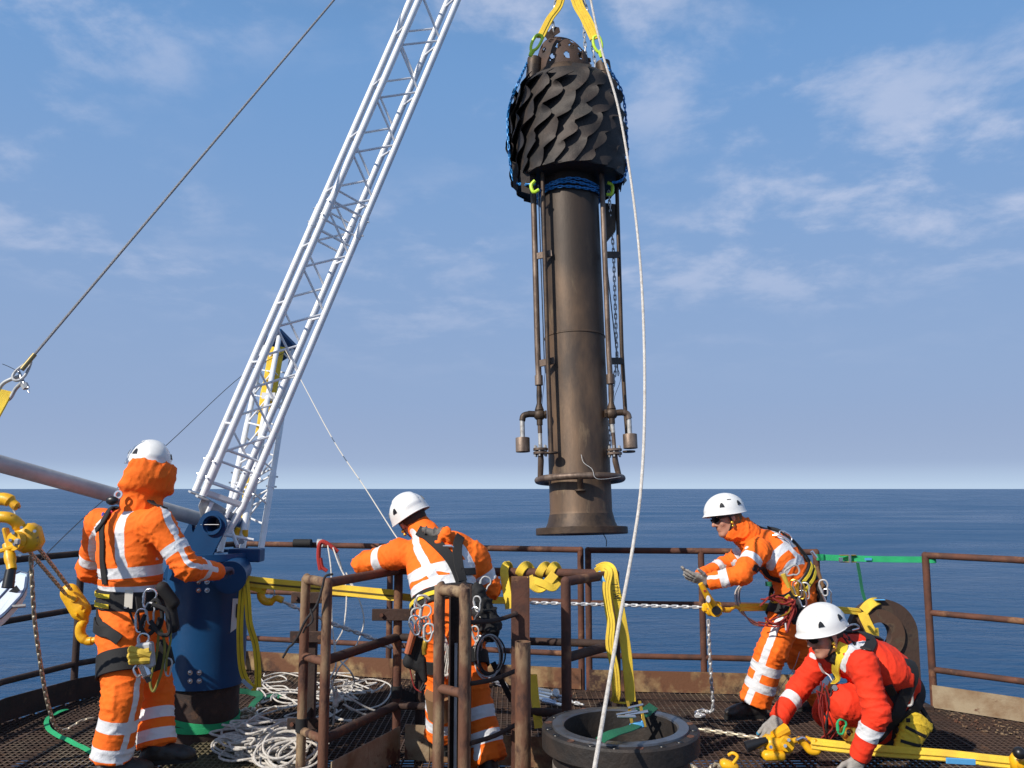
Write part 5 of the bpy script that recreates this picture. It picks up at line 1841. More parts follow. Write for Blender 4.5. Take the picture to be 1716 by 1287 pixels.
# hood gathered behind the helmet
so = Solid(.03)
H, W = p1.H, p1.W
for (x, y, z, rx, ry, rz) in ((0.0, -.090, -.050, .140, .088, .080), (.0, -.05, -.115, .150, .110, .055), (-.07, -.02, -.07, .050, .08, .080), (.07, -.02, -.07, .050, .08, .080), (.0, -.105, .012, .128, .052, .036), (.0, -.125, -.04, .085, .045, .055)):
    so.ell(W(x, y, z), (rx, ry, rz), H)
so.cone(J['neck'] + Vector((0, 0, -.03)), J['neck'] + Vector((0, 0, .05)), .115, .100)
so.ell(W(0, .03, .02), (.085, .11, .11), H, k=.01, sub=True)
V, F = so.mesh(.008)
V = wrinkle(smooth_v(V, F, 2), F, [(W(-.1, -.08, -.02), W(.1, -.08, -.06), .05)], .009, 9, [(W(0, -.1, -.04), .3, 1.0)])
to_obj('hood', smooth_v(V, F, 1, .3), F, orange, p1.t, np.full(len(V), -1.0))
# harness
ax = p1.spine
bc = P(220, 1002, 4.80)
p1.belt(bc, ax + Vector((.10, 0, 0)), .105, .012, blk, 'harness_belt')
for dz in (.026, -.026):
    p1.belt(bc + ax * dz, ax + Vector((.10, 0, 0)), .024, .004, web_y, 'belt_stripe', lift=.019, rng=(.40, .80))
p1.belt(P(222, 968, 4.80), ax + Vector((.15, 0, 0)), .0, .006, blk, 'belt_edge')
p1.strap([(235, 832), (208, 832), (192, 845), (178, 868), (172, 900), (172, 940), (178, 980)], .046, .007)
p1.strap([(236, 830), (215, 834), (198, 843)], .06, .012, name='back_pad')
p1.strap([(192, 850), (180, 872), (164, 893)], .040, .010, name='loose_strap_end', lift=.012)
p1.strap([(246, 832), (272, 842), (284, 850)], .04, .007)
for s_, at_, wd in (('R', .50, .12), ('L', .50, .10)):
    a, b_ = J['hip' + s_], J['kn' + s_]
    c = a.lerp(b_, at_)
    p1.belt(c, b_ - a, wd, .012, blk, 'leg_loop')
p1.strap([(162, 1000), (165, 1030), (178, 1055), (200, 1072)], .05, .008, name='hip_strap')
p1.strap([(150, 1040), (163, 1052), (185, 1062), (205, 1075)], .055, .010, name='hip_strap', lift=.010)
# lining tag, gear cluster on the right hip
h, n_ = cast(p1.bvh, 218, 1003)
MB().box(h + n_ * .022, (.045, .004, .10), bev=.001).build('cloth_tag', cream, p1.t)
hip, hn = cast(p1.bvh, 250, 1010)
o_ = hn * .03
k1 = P(246, 990, 4.56)
carabiner(p1.t, P(250, 1003, 4.56), (.3, 0, 1), (0, 1, 0), .10, .06, .0055)
carabiner(p1.t, P(236, 1040, 4.53), (.1, 0, 1), (0, 1, 0), .12, .055, .005)
carabiner(p1.t, P(252, 1028, 4.52), (-.1, 0, 1), (.3, 1, 0), .11, .05, .005, galv)
carabiner(p1.t, P(240, 1075, 4.50), (.15, 0, 1), (0, 1, 0), .08, .05, .006)
MB().box(P(244, 1098, 4.49), (.085, .05, .13), Matrix.Rotation(R(-8), 3, 'Y'), bev=.01).build('descender_body', galv, p1.t)
for i, (a_, b_) in enumerate((((218, 1088), (252, 1098)), ((217, 1100), (250, 1092)), ((219, 1108), (251, 1106)))):
    MB().tube(spline([P(*a_, 4.46), P((a_[0] + b_[0]) / 2, (a_[1] + b_[1]) / 2, 4.445), P(*b_, 4.46)], 5), .020, 8).build('cord_wrap', mat('dull_yellow_cord', (.62, .42, .05), .8) if i == 0 else MATS['dull_yellow_cord'], p1.t)
MB().box(P(242, 1122, 4.48), (.05, .04, .09), Matrix.Rotation(R(-25), 3, 'Y'), bev=.012).build('rope_grab', steel, p1.t)
MB().tube([P(243, 1128, 4.48), P(250, 1143, 4.48)], [.016, .012], 10).build('handle_grip', blk_pl, p1.t)
q = MB().tube(spline([P(232, 1112, 4.48), P(224, 1122, 4.47), P(231, 1134, 4.47), P(240, 1128, 4.47)], 5), .006, 8); q.build('hook_latch', steel, p1.t)
for k, pts in enumerate(([(246, 1020), (262, 1005), (272, 1030), (265, 1055), (250, 1050)], [(243, 1030), (236, 1050), (247, 1064), (262, 1050), (268, 1035)], [(255, 1012), (280, 1025), (284, 1060), (268, 1062), (252, 1040)])):
    gear_rope(p1.t, [P(x, y, 4.53 - .012 * k) for x, y in pts], .011, blk, 'webbing_loop')
gear_rope(p1.t, [P(268, 1050, 4.6), P(276, 1080, 4.58), (P(272, 1120, 4.57)), P(262, 1150, 4.56), P(256, 1158, 4.56), P(252, 1140, 4.56), P(262, 1100, 4.56), P(266, 1060, 4.58)], .007, mat('olive_lanyard', (.22, .20, .04), .8), 'lanyard')
gear_rope(p1.t, [P(262, 1010, 4.6), P(282, 1030, 4.58), P(286, 1070, 4.57), P(280, 1100, 4.57), P(278, 1125, 4.57)], .006, MATS['olive_lanyard'], 'lanyard')
gear_rope(p1.t, [P(228, 1000, 4.6), P(234, 1060, 4.54), P(214, 1018, 4.55)], .006, blk, 'lanyard')
carabiner(p1.t, P(282, 1118, 4.57), (0, 0, 1), (.4, 1, 0), .09, .045, .0045, galv)
so = Solid(.02); so.cone(P(285, 1010, 4.72), P(290, 1050, 4.72), .03, .035); so.cone(P(272, 985, 4.68), P(292, 1010, 4.7), .035, .03); so.cone(P(270, 1080, 4.66), P(284, 1098, 4.66), .028, .02)
V, F = so.mesh(.008); to_obj('tool_pouch', V, F, blk, p1.t)
MB().lathe([(.014, 0), (.024, 0), (.024, .008), (.014, .008)], 18, Matrix.Translation(P(199, 829, 4.66)) @ Matrix.Rotation(R(80), 4, 'X'), closed_prof=True).build('d_ring', steel, p1.t)
MB().ball(P(188, 839, 4.64), (.035, .02, .025)).build('strap_buckle', blk_pl, p1.t)
# small blue and red print on the back
for (x0, y0, x1, y1, m_) in ((170, 858, 176, 868, 'b'), (178, 860, 183, 868, 'r'), (184, 855, 189, 866, 'r')):
    h, n_ = cast(p1.bvh, (x0 + x1) / 2, (y0 + y1) / 2)
    a, _ = cast(p1.bvh, x0, y0); 
    MB().ball(h + n_ * .001, (.010, .004, .016), 10).build('printed_logo', MATS.setdefault('print_blue', None) or mat('print_blue', (.05, .07, .40), .7) if m_ == 'b' else (MATS.get('print_red') or mat('print_red', (.60, .03, .10), .7)), p1.t)
hand(p1.t, J['wrR'], P(392, 946, 5.20) - J['wrR'], (0, -.25, 1), (-.6, -.7, .1), glove_d, curl=(.45, .5, .5, .5), thumb=.6)
hand(p1.t, J['wrL'], (.7, .6, -.2), (0, 0, 1), (.5, -.5, 0), glove_d)
boot(p1.t, J['anR'] + Vector((.0, 0, -.015)), (.9, .35, 0)); boot(p1.t, J['anL'], (.95, .25, 0))

# ================================================================== worker 2, leaning on the cage
J = dict(pelvis=P(750, 1030, 4.78), chest=P(738, 928, 4.97), neck=P(712, 893, 5.12), head=P(690, 868, 5.20),
    shL=P(670, 928, 5.08), elL=P(610, 945, 5.20), wrL=P(655, 930, 5.50), shR=P(795, 934, 4.98), elR=P(820, 985, 5.02), wrR=P(800, 985, 5.27),
    hipL=P(733, 1050, 4.82), knL=P(744, 1150, 4.90), anL=P(742, 1232, 5.02), hipR=P(774, 1050, 4.76), knR=P(788, 1158, 4.62), anR=P(818, 1278, 4.50))
p2 = Person('person in orange coveralls and black harness leaning over the rusty cage, back to the viewer', J, orange, 2, (-.15, .95, -.2), Vector((J['pelvis'].x, 4.78, 0)), girth=1.02)
p2.body((-.28, .90, -.42))
p2.line([(691, 893), (702, 925), (718, 955), (728, 968)], .052)
p2.line([(768, 912), (785, 935), (792, 955)], .05)
p2.ring('torso', .62, .05); p2.ring('torso', .40, .05)
p2.line([(676, 975), (700, 965), (730, 950), (760, 955)], .05); p2.line([(684, 1000), (705, 985), (735, 970), (772, 975)], .042)
p2.ring('uarmL', .50, .056); p2.ring('farmL', .5, .05); p2.ring('uarmR', .62, .056); p2.ring('farmR', .5, .05)
for s_ in 'LR':
    p2.ring('shin' + s_, .35, .062); p2.ring('shin' + s_, .68, .062)
p2.line([(795, 1235), (800, 1262), (806, 1285)], .035)
p2.finish(); p2.helmet(lift=.030, tilt=R(8)); p2.hair()
ax = p2.spine
bc = P(750, 1008, 4.82)
p2.belt(bc, ax, .085, .012, blk, 'harness_belt')
p2.belt(bc, ax, .026, .004, web_y, 'belt_stripe', lift=.020, rng=(.5, .95))
p2.strap([(703, 890), (725, 905), (745, 925), (762, 950), (775, 985), (780, 1005)], .062, .010)
p2.strap([(770, 900), (765, 920), (768, 950), (775, 980)], .055, .010, lift=.01)
p2.strap([(792, 958), (775, 960), (765, 955)], .04, .008, lift=.014)
# grey black cape flap and orange hood tail on the back
so = Solid(.012)
so.cone(P(712, 888, 4.93), P(735, 898, 4.90), .020, .035); so.cone(P(735, 898, 4.90), P(742, 890, 4.90), .030, .028); so.cone(P(742, 895, 4.88), P(752, 886, 4.90), .016, .010)
V, F = so.mesh(.007); V = wrinkle(V, F, [(P(712, 888, 4.93), P(745, 892, 4.9), .02)], .012, 4, [(P(730, 895, 4.9), .3, 1)])
to_obj('back_cover', V, F, mat('grey_black_cloth', (.14, .13, .12), .7, col2=(.03, .03, .03), scale=9), p2.t)
so = Solid(.012)
so.cone(P(735, 912, 4.86), P(748, 892, 4.86), .022, .026); so.cone(P(748, 892, 4.86), P(752, 905, 4.85), .022, .015)
V, F = so.mesh(.007); V = wrinkle(V, F, [(P(735, 912, 4.86), P(748, 892, 4.86), .02)], .010, 5, [(P(745, 900, 4.86), .3, 1)])
to_obj('hood', V, F, orange, p2.t, np.full(len(V), -1.0))
carabiner(p2.t, P(751, 921, 4.83), (.9, 0, -.25), (0, 1, .3), .075, .045, .006)
MB().tube([P(741, 889, 4.88), P(750, 885, 4.88)], [.014, .012], 8).build('cord_lock', redalu, p2.t)
for s_ in 'LR':
    a, b_ = J['hip' + s_], J['kn' + s_]
    p2.belt(a.lerp(b_, .55), b_ - a, .075, .010, blk, 'leg_loop')
# gear hanging from the belt, left side
def P2(x, y, d=4.55): return P(x, y, d)
for k, (x, y, dx_, L_) in enumerate(((703, 1015, .2, .11), (700, 1035, -.3, .10), (712, 1030, .3, .10), (706, 1052, 0, .10), (714, 1048, -.4, .09), (718, 1060, .2, .09), (696, 1048, -.2, .10))):
    carabiner(p2.t, P2(x, y, 4.58 - .01 * k), (dx_, 0, 1), (.3 * dx_, 1, 0), L_, .05, .0055, (steel, pipe_white, galv)[k % 3])
gear_rope(p2.t, [P2(706, 1018), P2(698, 1010), P2(700, 1000), P2(712, 998), P2(720, 1004)], .006, pipe_white, 'wire_loop')
so = Solid(.012)
for (a, b_, r0, r1) in (((700, 1058), (685, 1110), .022, .030), ((684, 1108), (698, 1118), .028, .022), ((708, 1075), (700, 1110), .018, .020), ((703, 1120), (712, 1140), .018, .014), ((708, 1105), (712, 1135), .020, .012)):
    so.cone(P2(*a, 4.60), P2(*b_, 4.60), r0, r1)
V, F = so.mesh(.007); to_obj('tool_pouch', V, F, blk, p2.t)
MB().tube([P2(694, 1056, 4.56), P2(683, 1095, 4.56)], [.020, .018], 10).build('leather_sheath', mat('tan_leather', (.42, .12, .05), .6), p2.t)
MB().tube(spline([P2(709, 1063, 4.54), P2(713, 1075, 4.54), P2(711, 1090, 4.54), P2(712, 1098, 4.54)], 4), [.010] * 4 + [.016] * 4 + [.013] * 4 + [.008], 10).build('pulley', gold, p2.t)
for i in range(4):
    gear_rope(p2.t, [P2(735 + i * 3, 1062, 4.62), P2(746 + i * 2, 1080 + i * 4, 4.58), P2(740 + i * 3, 1110 + i * 8, 4.57), P2(738 + i * 4, 1130, 4.6)], .0045, ropew, 'white_cord')
gear_rope(p2.t, [P2(738, 1128, 4.57), P2(748, 1132, 4.56), P2(757, 1126, 4.58)], .007, ropew, 'white_cord')
gear_rope(p2.t, [P2(686, 1115, 4.6), P2(694, 1150, 4.6), P2(706, 1160, 4.6)], .004, redalu, 'red_cord')
gear_rope(p2.t, [P2(712, 1140, 4.6), P2(704, 1158, 4.6), P2(714, 1148, 4.6)], .005, roped, 'cord')
# gear on the right side: black bag, coil of dark cord
so = Solid(.02)
for (a, b_, r0, r1) in (((800, 990), (803, 1040), .045, .055), ((812, 1010), (824, 1045), .04, .055), ((795, 1000), (800, 1085), .03, .025), ((815, 1050), (820, 1060), .05, .045)):
    so.cone(P(*a, 4.72), P(*b_, 4.72), r0, r1)
V, F = so.mesh(.009); V = wrinkle(V, F, [(P(800, 990, 4.7), P(815, 1050, 4.7), .04)], .012, 8, [(P(810, 1030, 4.7), .4, 1)])
to_obj('gear_bag', V, F, blk, p2.t)
for i in range(8):
    c = P(819 + rnd.uniform(-3, 3), 1098 + rnd.uniform(-4, 4), 4.58 + rnd.uniform(-.03, .03))
    rx, rz = .07 + rnd.uniform(-.012, .012), .10 + rnd.uniform(-.015, .015)
    MB().tube([c + Vector((math.cos(a) * rx, .02 * math.sin(a + i), math.sin(a) * rz)) for a in [2 * math.pi * k / 28 for k in range(28)]], .0045, 6, closed=True).build('cord_coil', roped if i % 3 else galv, p2.t)
for k, (x, y) in enumerate(((800, 1012), (794, 1030), (800, 1046), (797, 1062), (803, 1078), (798, 1095))):
    carabiner(p2.t, P(x, y, 4.60), (rnd.uniform(-.4, .4), 0, 1), (.5, 1, 0), .08, .04, .0045, (galv, steel, blk_pl)[k % 3])
MB().tube([P(800, 1100, 4.6), P(802, 1112, 4.6)], [.014, .012], 10).build('orange_tool', mat('orange_plastic', (.7, .16, .02), .5), p2.t)
MB().strip(spline([P(826, 1110, 4.66), P(840, 1140, 4.7), P(858, 1175, 4.8)], 6), Vector((0, -1, 0)), .03, .004).build('trailing_strap', blk, p2.t)
carabiner(p2.t, P(812, 980, 4.72), (.4, 0, 1), (0, 1, 0), .09, .05, .0045, galv)
MB().cyl(P(737, 1160, 4.80), P(742, 1196, 4.86), .085, 18).build('knee_pad', bronze, p2.t)
hand(p2.t, J['wrL'], (.2, .9, .15), (0, -.1, 1), (.9, -.1, 0), glove_g); hand(p2.t, J['wrR'], (-.4, .8, .1), (0, -.1, 1), (-.9, -.2, 0), glove_g)
boot(p2.t, J['anL'], (-.2, .95, 0)); boot(p2.t, J['anR'], (-.1, .95, 0))

# ================================================================== worker 3, leaning forward with open gloved hands
J = dict(pelvis=P(1338, 985, 6.0), chest=P(1287, 922, 5.97), neck=P(1247, 890, 5.95), head=P(1216, 866, 5.93),
    shL=P(1270, 922, 5.78), elL=P(1244, 962, 5.62), wrL=P(1186, 975, 5.68), shR=P(1268, 914, 6.14), elR=P(1222, 945, 6.22), wrR=P(1172, 967, 6.05),
    hipL=P(1330, 1005, 5.88), knL=P(1294, 1090, 5.80), anL=P(1264, 1178, 5.86), hipR=P(1350, 1005, 6.12), knR=P(1335, 1090, 6.25), anR=P(1378, 1172, 6.30), bend=Vector((.0, 0, .03)))
p3 = Person('person in orange coveralls bending forward with open grey gloves, holding the yellow chain hoist handle', J, orange, 3, (-.75, 0, -.5), Vector((J['pelvis'].x, 5.95, 0)), girth=1.12)
p3.body((-.93, -.28, -.30))
p3.line([(1247, 868), (1243, 895), (1247, 915)], .05)
p3.line([(1262, 878), (1290, 885), (1312, 903), (1330, 925), (1345, 940)], .05)
p3.line([(1290, 950), (1300, 930), (1318, 915), (1335, 908)], .058); p3.line([(1312, 962), (1325, 945), (1345, 938)], .05)
p3.ring('torso', .28, .045)
p3.ring('uarmL', .50, .058); p3.ring('farmL', .52, .056); p3.ring('uarmR', .55, .056); p3.ring('farmR', .42, .056)
p3.line([(1252, 918), (1228, 945), (1232, 940), (1210, 960), (1186, 968)], .026)
for s_ in 'LR':
    p3.ring('shin' + s_, .32, .062); p3.ring('shin' + s_, .64, .062)
p3.line([(1318, 1018), (1300, 1050), (1286, 1085), (1270, 1130), (1252, 1176)], .048)
p3.finish(); p3.helmet(lift=.032, tilt=R(6), mark=True); p3.hair(); p3.glasses()
# camouflage cap and ear cover under the helmet, neck warmer
so = Solid(.015); W, H = p3.W, p3.H
so.ell(W(0, -.03, .01), (.084, .078, .075), H); so.ell(W(0, -.05, -.04), (.072, .055, .06), H, k=.03)
so.cone(W(0, -.02, -.05), J['neck'] + (J['head'] - J['neck']) * .2, .070, .078, k=.02)
V, F = so.mesh(.007); to_obj('hood_liner', V, F, camo, p3.t)
so = Solid(.02); so.cone(J['neck'] - p3.spine * .04, J['neck'].lerp(W(0, -.05, -.075), .75), .100, .084); so.cone(J['neck'], W(.0, .0, -.11), .085, .07)
V, F = so.mesh(.008); V = wrinkle(V, F, [(J['neck'], J['head'], .05)], .010, 6, [(J['neck'], .3, 1)]); to_obj('collar', V, F, orange, p3.t, np.full(len(V), -1.0))
p3.t['label'] = 'person in orange coveralls bending forward with open grey gloves beside the yellow chain hoist'
ax = p3.spine
bc = P(1330, 970, 5.98)
p3.belt(bc, ax, .090, .012, blk, 'harness_belt')
for dz in (.022, -.022):
    p3.belt(bc + ax * dz, ax, .022, .004, web_y, 'belt_stripe', lift=.019, rng=(.3, .85))
p3.strap([(1258, 872), (1290, 878), (1318, 892), (1340, 915), (1358, 945), (1370, 975)], .048, .008)
p3.strap([(1285, 878), (1315, 888), (1345, 920), (1362, 950)], .05, .012, lift=.012, name='back_pad')
p3.strap([(1262, 950), (1285, 962), (1310, 972)], .045, .008)
MB().tube(spline([p3.near(P(1298, 880, 5.8), .02), p3.near(P(1308, 886, 5.8), .03), p3.near(P(1320, 896, 5.8), .03), p3.near(P(1330, 908, 5.8), .02)], 4), .007, 8).build('shock_absorber', steel, p3.t)
carabiner(p3.t, p3.near(P(1322, 893, 5.85), .022), (.7, 0, -.6), (0, .9, -.4), .10, .05, .005)
MB().cyl(P(1360, 924, 5.8), P(1368, 935, 5.8), .012, 8).build('buckle', steel, p3.t)
for s_ in 'LR':
    a, b_ = J['hip' + s_], J['kn' + s_]
    p3.belt(a.lerp(b_, .32), b_ - a, .085, .010, blk, 'leg_loop')
def P3(x, y, d=5.66): return P(x, y, d)
carabiner(p3.t, P3(1327, 957), (.9, 0, .3), (0, 1, 0), .10, .06, .006, pipe_white)
for k, (x, y, m_) in enumerate(((1332, 985, gold), (1337, 987, steel), (1342, 990, gold), (1350, 990, pipe_white), (1345, 1003, steel), (1387, 1000, steel), (1381, 985, galv))):
    carabiner(p3.t, P3(x, y, 5.64 + (.1 if x > 1370 else 0)), (-.15, 0, 1), (.5, 1, 0), .105, .05, .0055, m_)
MB().tube([P3(1312, 962), P3(1322, 985)], [.018, .012], 10).build('rope_protector', MATS['dull_yellow_cord'], p3.t)
for k in range(7):
    a = [(1275, 1010), (1290, 1002), (1310, 1005), (1328, 1012), (1322, 1030), (1300, 1042), (1278, 1040)]
    pts = [P3(x + rnd.uniform(-8, 8), y + rnd.uniform(-6, 8), 5.68 + rnd.uniform(-.05, .03)) for x, y in a]
    gear_rope(p3.t, pts[k % 3:], .0055, redalu if k != 4 else gold, 'red_cord')
gear_rope(p3.t, [P3(1322, 1000), P3(1330, 1020), P3(1322, 1045), P3(1318, 1060)], .009, redalu, 'red_cord')
MB().cyl(P3(1316, 1044), P3(1317, 1056), .006, 8).build('cord_tag', white_tag, p3.t)
so = Solid(.015); so.cone(P3(1340, 1010, 5.75), P3(1330, 1040, 5.75), .05, .03); so.cone(P3(1375, 985, 5.85), P3(1378, 1015, 5.85), .04, .03)
V, F = so.mesh(.009); to_obj('tool_pouch', V, F, blk, p3.t)
MB().cyl(P3(1288, 975), P3(1288, 982), .022, 10).build('green_clip', web_gd, p3.t)
MB().tube([P3(1369, 950, 5.8), P3(1380, 985, 5.8)], .012, 8).build('tool_handle', bronze, p3.t)
# wire lanyard coil hanging behind
for k in range(4):
    gear_rope(p3.t, [P(1262, 965, 5.85), P(1236 + k * 2, 985, 5.85), P(1232 + k * 2.5, 1005, 5.85 + k * .01), P(1240 + k * 2, 1025, 5.85), P(1262, 1040 + k * 2, 5.87), P(1285, 1050, 5.9)], .0042, steelc if k % 2 else ropew, 'wire_coil')
wm = J['wrL']
hand(p3.t, J['wrL'], P(1140, 962, 5.66) - J['wrL'], (.15, -.55, -.8), (-.1, -.3, .9), glove_g, curl=(.16, .12, .14, .2), thumb=.1, spread=.10)
hand(p3.t, J['wrR'], P(1140, 955, 5.98) - J['wrR'], (.1, .3, -.9), (0, -.8, .2), glove_g, curl=(.22, .2, .2, .25), thumb=.1, spread=.1)
MB().cyl(J['wrL'] + (J['wrL'] - P(1140, 962, 5.66)) * .06, J['wrL'] - (J['wrL'] - P(1140, 962, 5.66)) * .07, .041, 18).build('watch_strap', blk_pl, p3.t)
boot(p3.t, J['anL'] + Vector((0, 0, -.01)), (-.97, -.15, 0)); boot(p3.t, J['anR'], (-.9, .2, 0))

# ================================================================== worker 4, crouching in red
J = dict(pelvis=P(1484, 1158, 5.20), chest=P(1442, 1106, 5.02), neck=P(1408, 1085, 4.98), head=P(1379, 1060, 4.95),
    shL=P(1447, 1115, 4.80), elL=P(1470, 1196, 4.72), wrL=P(1438, 1272, 4.78), shR=P(1382, 1100, 5.20), elR=P(1340, 1152, 5.27), wrR=P(1303, 1206, 5.14),
    hipL=P(1490, 1172, 5.08), knL=P(1418, 1178, 4.98), anL=P(1468, 1222, 5.15), hipR=P(1475, 1168, 5.32), knR=P(1392, 1192, 5.42), anR=P(1478, 1205, 5.50), bend=Vector((.05, 0, .05)))
p4 = Person('person in red coveralls crouching on the grating, one gloved hand on a yellow hoist', J, redc, 4, (-.8, -.1, -.4), Vector((J['pelvis'].x, 5.15, 0)), girth=1.06)
p4.body((-.88, -.27, -.36))
p4.ring('farmR', .42, .062); p4.ring('farmL', .40, .075)
p4.line([(1412, 1118), (1420, 1096), (1436, 1084), (1456, 1080)], .062)
p4.ring('shinR', .35, .06)
p4.line([(1358, 1097), (1366, 1101)], .03)
p4.finish(); p4.helmet(lift=.034, tilt=R(2)); p4.hair(); p4.glasses()
W, H = p4.W, p4.H
so = Solid(.02); so.cone(W(0, -.01, -.13), J['neck'] - p4.spine * .01, .060, .086); so.ell(W(0, -.06, -.075), (.065, .045, .06), H)
V, F = so.mesh(.008); V = wrinkle(V, F, [(W(0, 0, -.1), J['neck'], .05)], .012, 3, [(J['neck'], .3, 1)]); to_obj('neck_warmer', V, F, blk, p4.t)
for sgn, y_ in ((1, 0),):
    MB().strip([W(.04, .1, .012), W(.062, .075, .012), W(.083, .03, .008), W(.088, .0, .004)], H @ Vector((1, 0, 0)), .014, .004).build('glasses_arm', gold, p4.t)
p4.strap([(1412, 1078), (1408, 1098), (1402, 1118), (1396, 1140)], .060, .009, web_y)
p4.strap([(1397, 1137), (1396, 1150), (1392, 1165)], .05, .009, blk, lift=.002)
p4.strap([(1415, 1062), (1440, 1058), (1460, 1075), (1450, 1090)], .06, .012, blk, name='back_pad')
p4.strap([(1375, 1112), (1383, 1128), (1394, 1140)], .022, .006, white_tag, name='white_strap')
p4.strap([(1450, 1062), (1462, 1068), (1475, 1072)], .04, .010, blk)
MB().tube(spline([P(1418, 1050, 4.85), P(1432, 1046, 4.86), P(1440, 1052, 4.88), P(1428, 1056, 4.87)], 5), .005, 7).build('shackle_ring', steel, p4.t)
p4.belt(P(1482, 1150, 5.18), p4.spine, .085, .012, blk, 'harness_belt')
for s_ in 'LR':
    a, b_ = J['hip' + s_], J['kn' + s_]
    p4.belt(a.lerp(b_, .15), b_ - a + Vector((0, 0, .1)), .09, .012, blk, 'leg_loop')
p4.strap([(1488, 1148), (1497, 1165), (1502, 1190)], .05, .010, blk)
MB().cyl(p4.near(P(1394, 1145, 4.95), .012), p4.near(P(1399, 1153, 4.95), .018), .018, 6).build('buckle', steel, p4.t)
carabiner(p4.t, P(1513, 1138, 4.95), (-.1, 0, 1), (0, 1, 0), .07, .03, .005)
carabiner(p4.t, P(1520, 1165, 4.95), (-.1, 0, 1), (.2, 1, 0), .115, .065, .0075, pipe_white)
# yellow tool bag hanging at the hip
bag = thing('tool_bag', 'yellow canvas tool bag with two black bands behind the crouching red worker', 'bag', P(1530, 1240, 5.0))
c4 = [P(1522, 1188, 5.0), P(1562, 1218, 5.02), P(1535, 1256, 4.98), P(1499, 1253, 4.95)]
so = Solid(.012)
nrm_ = Vector((.25, -.95, .15)).normalized()
ctr = sum(c4, Vector()) / 4
for i in range(9):
    for_u = i / 8
    a = c4[0].lerp(c4[1], for_u); b_ = c4[3].lerp(c4[2], for_u)
    so.cone(a + (ctr - a) * .12, b_ + (ctr - b_) * .12, .017 + .012 * math.sin(for_u * math.pi), .018 + .018 * math.sin(for_u * math.pi), k=.02)
V, F = so.mesh(.006); V = wrinkle(V, F, [(c4[0], c4[3], .02)], .008, 12, [(ctr, .3, .8)])
bgo = to_obj('bag_body', V, F, canvas_y, bag)
bb4 = BVHTree.FromPolygons([tuple(v) for v in V], F.tolist())
for t_ in (.42, .78):
    a = c4[0].lerp(c4[3], t_); b_ = c4[1].lerp(c4[2], t_)
    pts = []; nn = []
    for i in range(12):
        p = a.lerp(b_, .04 + .9 * i / 11) - Vector((0, .2, 0))
        h = bb4.ray_cast(p, Vector((0, 1, 0)))
        if h[0] is None: continue
        pts.append(h[0] + Vector((0, -.004, 0))); nn.append(Vector((0, -1, 0)))
    MB().strip(pts, nn, .018, .004).build('band', blk, bag)
MB().strip(spline([P(1528, 1160, 5.0), P(1540, 1180, 5.05), P(1555, 1205, 5.06), P(1565, 1225, 5.1)], 5), Vector((.3, -1, 0)), .03, .02).build('carry_strap', blk, bag)
MB().box(P(1522, 1207, 4.94), (.022, .004, .022)).build('label_patch', blk_pl, bag)
# red cords and green karabiner between the knees
def P4(x, y, d=4.98): return P(x, y, d)
for k in range(10):
    pts = [P4(1372 + rnd.uniform(-5, 25), 1150 + rnd.uniform(-8, 8), 4.95), P4(1375 + rnd.uniform(-4, 26), 1185 + rnd.uniform(-10, 10), 4.97), P4(1385 + rnd.uniform(-10, 22), 1215 + rnd.uniform(-8, 8), 5.0), P4(1378 + rnd.uniform(-4, 30), 1240 + rnd.uniform(-8, 0), 5.05), P4(1390 + rnd.uniform(-10, 20), 1225, 5.02)]
    gear_rope(p4.t, pts, .0048, redalu if k % 3 else roped, 'red_cord')
carabiner(p4.t, P4(1410, 1218, 4.93), (.2, 0, 1), (0, 1, 0), .08, .045, .006, web_g)
MB().lathe([(.02, -.02), (.045, -.015), (.048, .015), (.02, .02)], 18, Matrix.Translation(P4(1422, 1228, 4.98)) @ Matrix.Rotation(R(70), 4, 'X')).build('pulley', gold, p4.t)
hand(p4.t, J['wrR'], P(1286, 1228, 5.08) - J['wrR'], (-.3, -.85, .45), (.8, -.3, 0), glove_g, curl=(.42, .38, .35, .4), thumb=.3, tips=glove_b, spread=.09, size=1.08)
hand(p4.t, J['wrL'], (-.25, -.15, -.55), (.1, -.8, .3), (-.9, -.3, 0), glove_g, curl=(.5, .5, .5, .5), thumb=.3, size=1.05, tips=glove_b)
boot(p4.t, P(1492, 1228, 5.16), (-.9, -.1, 0)); boot(p4.t, P(1505, 1205, 5.58), (-.85, .2, -.5), up=(-.5, 0, .85))
# ------------------------------------------------------------------ big flange stub in the foreground
fs_ = thing('flange_stub', 'wide dark pipe stub with bolt flange in the foreground, ratchet strap across it', 'pipe', Vector((FL_C.x, FL_C.y, 0)))
fx, fy = FL_C.x, FL_C.y
zt2 = P(1039, 1216, 3.95).z
ro, ri, rr_ = .354, .254, .298
T = Matrix.Translation((fx, fy, 0))
flange_m = mat('oily_black_flange', (.016, .014, .013), .60, col2=(.036, .026, .020), scale=9, bump=.4, bscale=45)
flange_pol = mat('machined_flange_face', (.13, .14, .16), .34, metal=.6, col2=(.10, .085, .075), scale=11, lo=.45, hi=.65, bump=.1)
MB().lathe([(.305, -.02), (.305, zt2 - .115), (ro - .02, zt2 - .10), (ro, zt2 - .088), (ro, zt2 - .012), (ro - .008, zt2 - .003), (rr_ + .01, zt2 - .003)], 96, T).build('flange', flange_m, fs_, angle=40)
MB().lathe([(rr_ + .011, zt2 - .008), (rr_ + .008, zt2 + .006), (ri + .008, zt2 + .006), (ri, zt2 - .001)], 96, T).build('raised_face', flange_pol, fs_, angle=40)
MB().lathe([(ri, zt2 - .0), (ri - .004, zt2 - .12), (ri - .004, -.9)], 80, T).build('bore', flange_m, fs_)
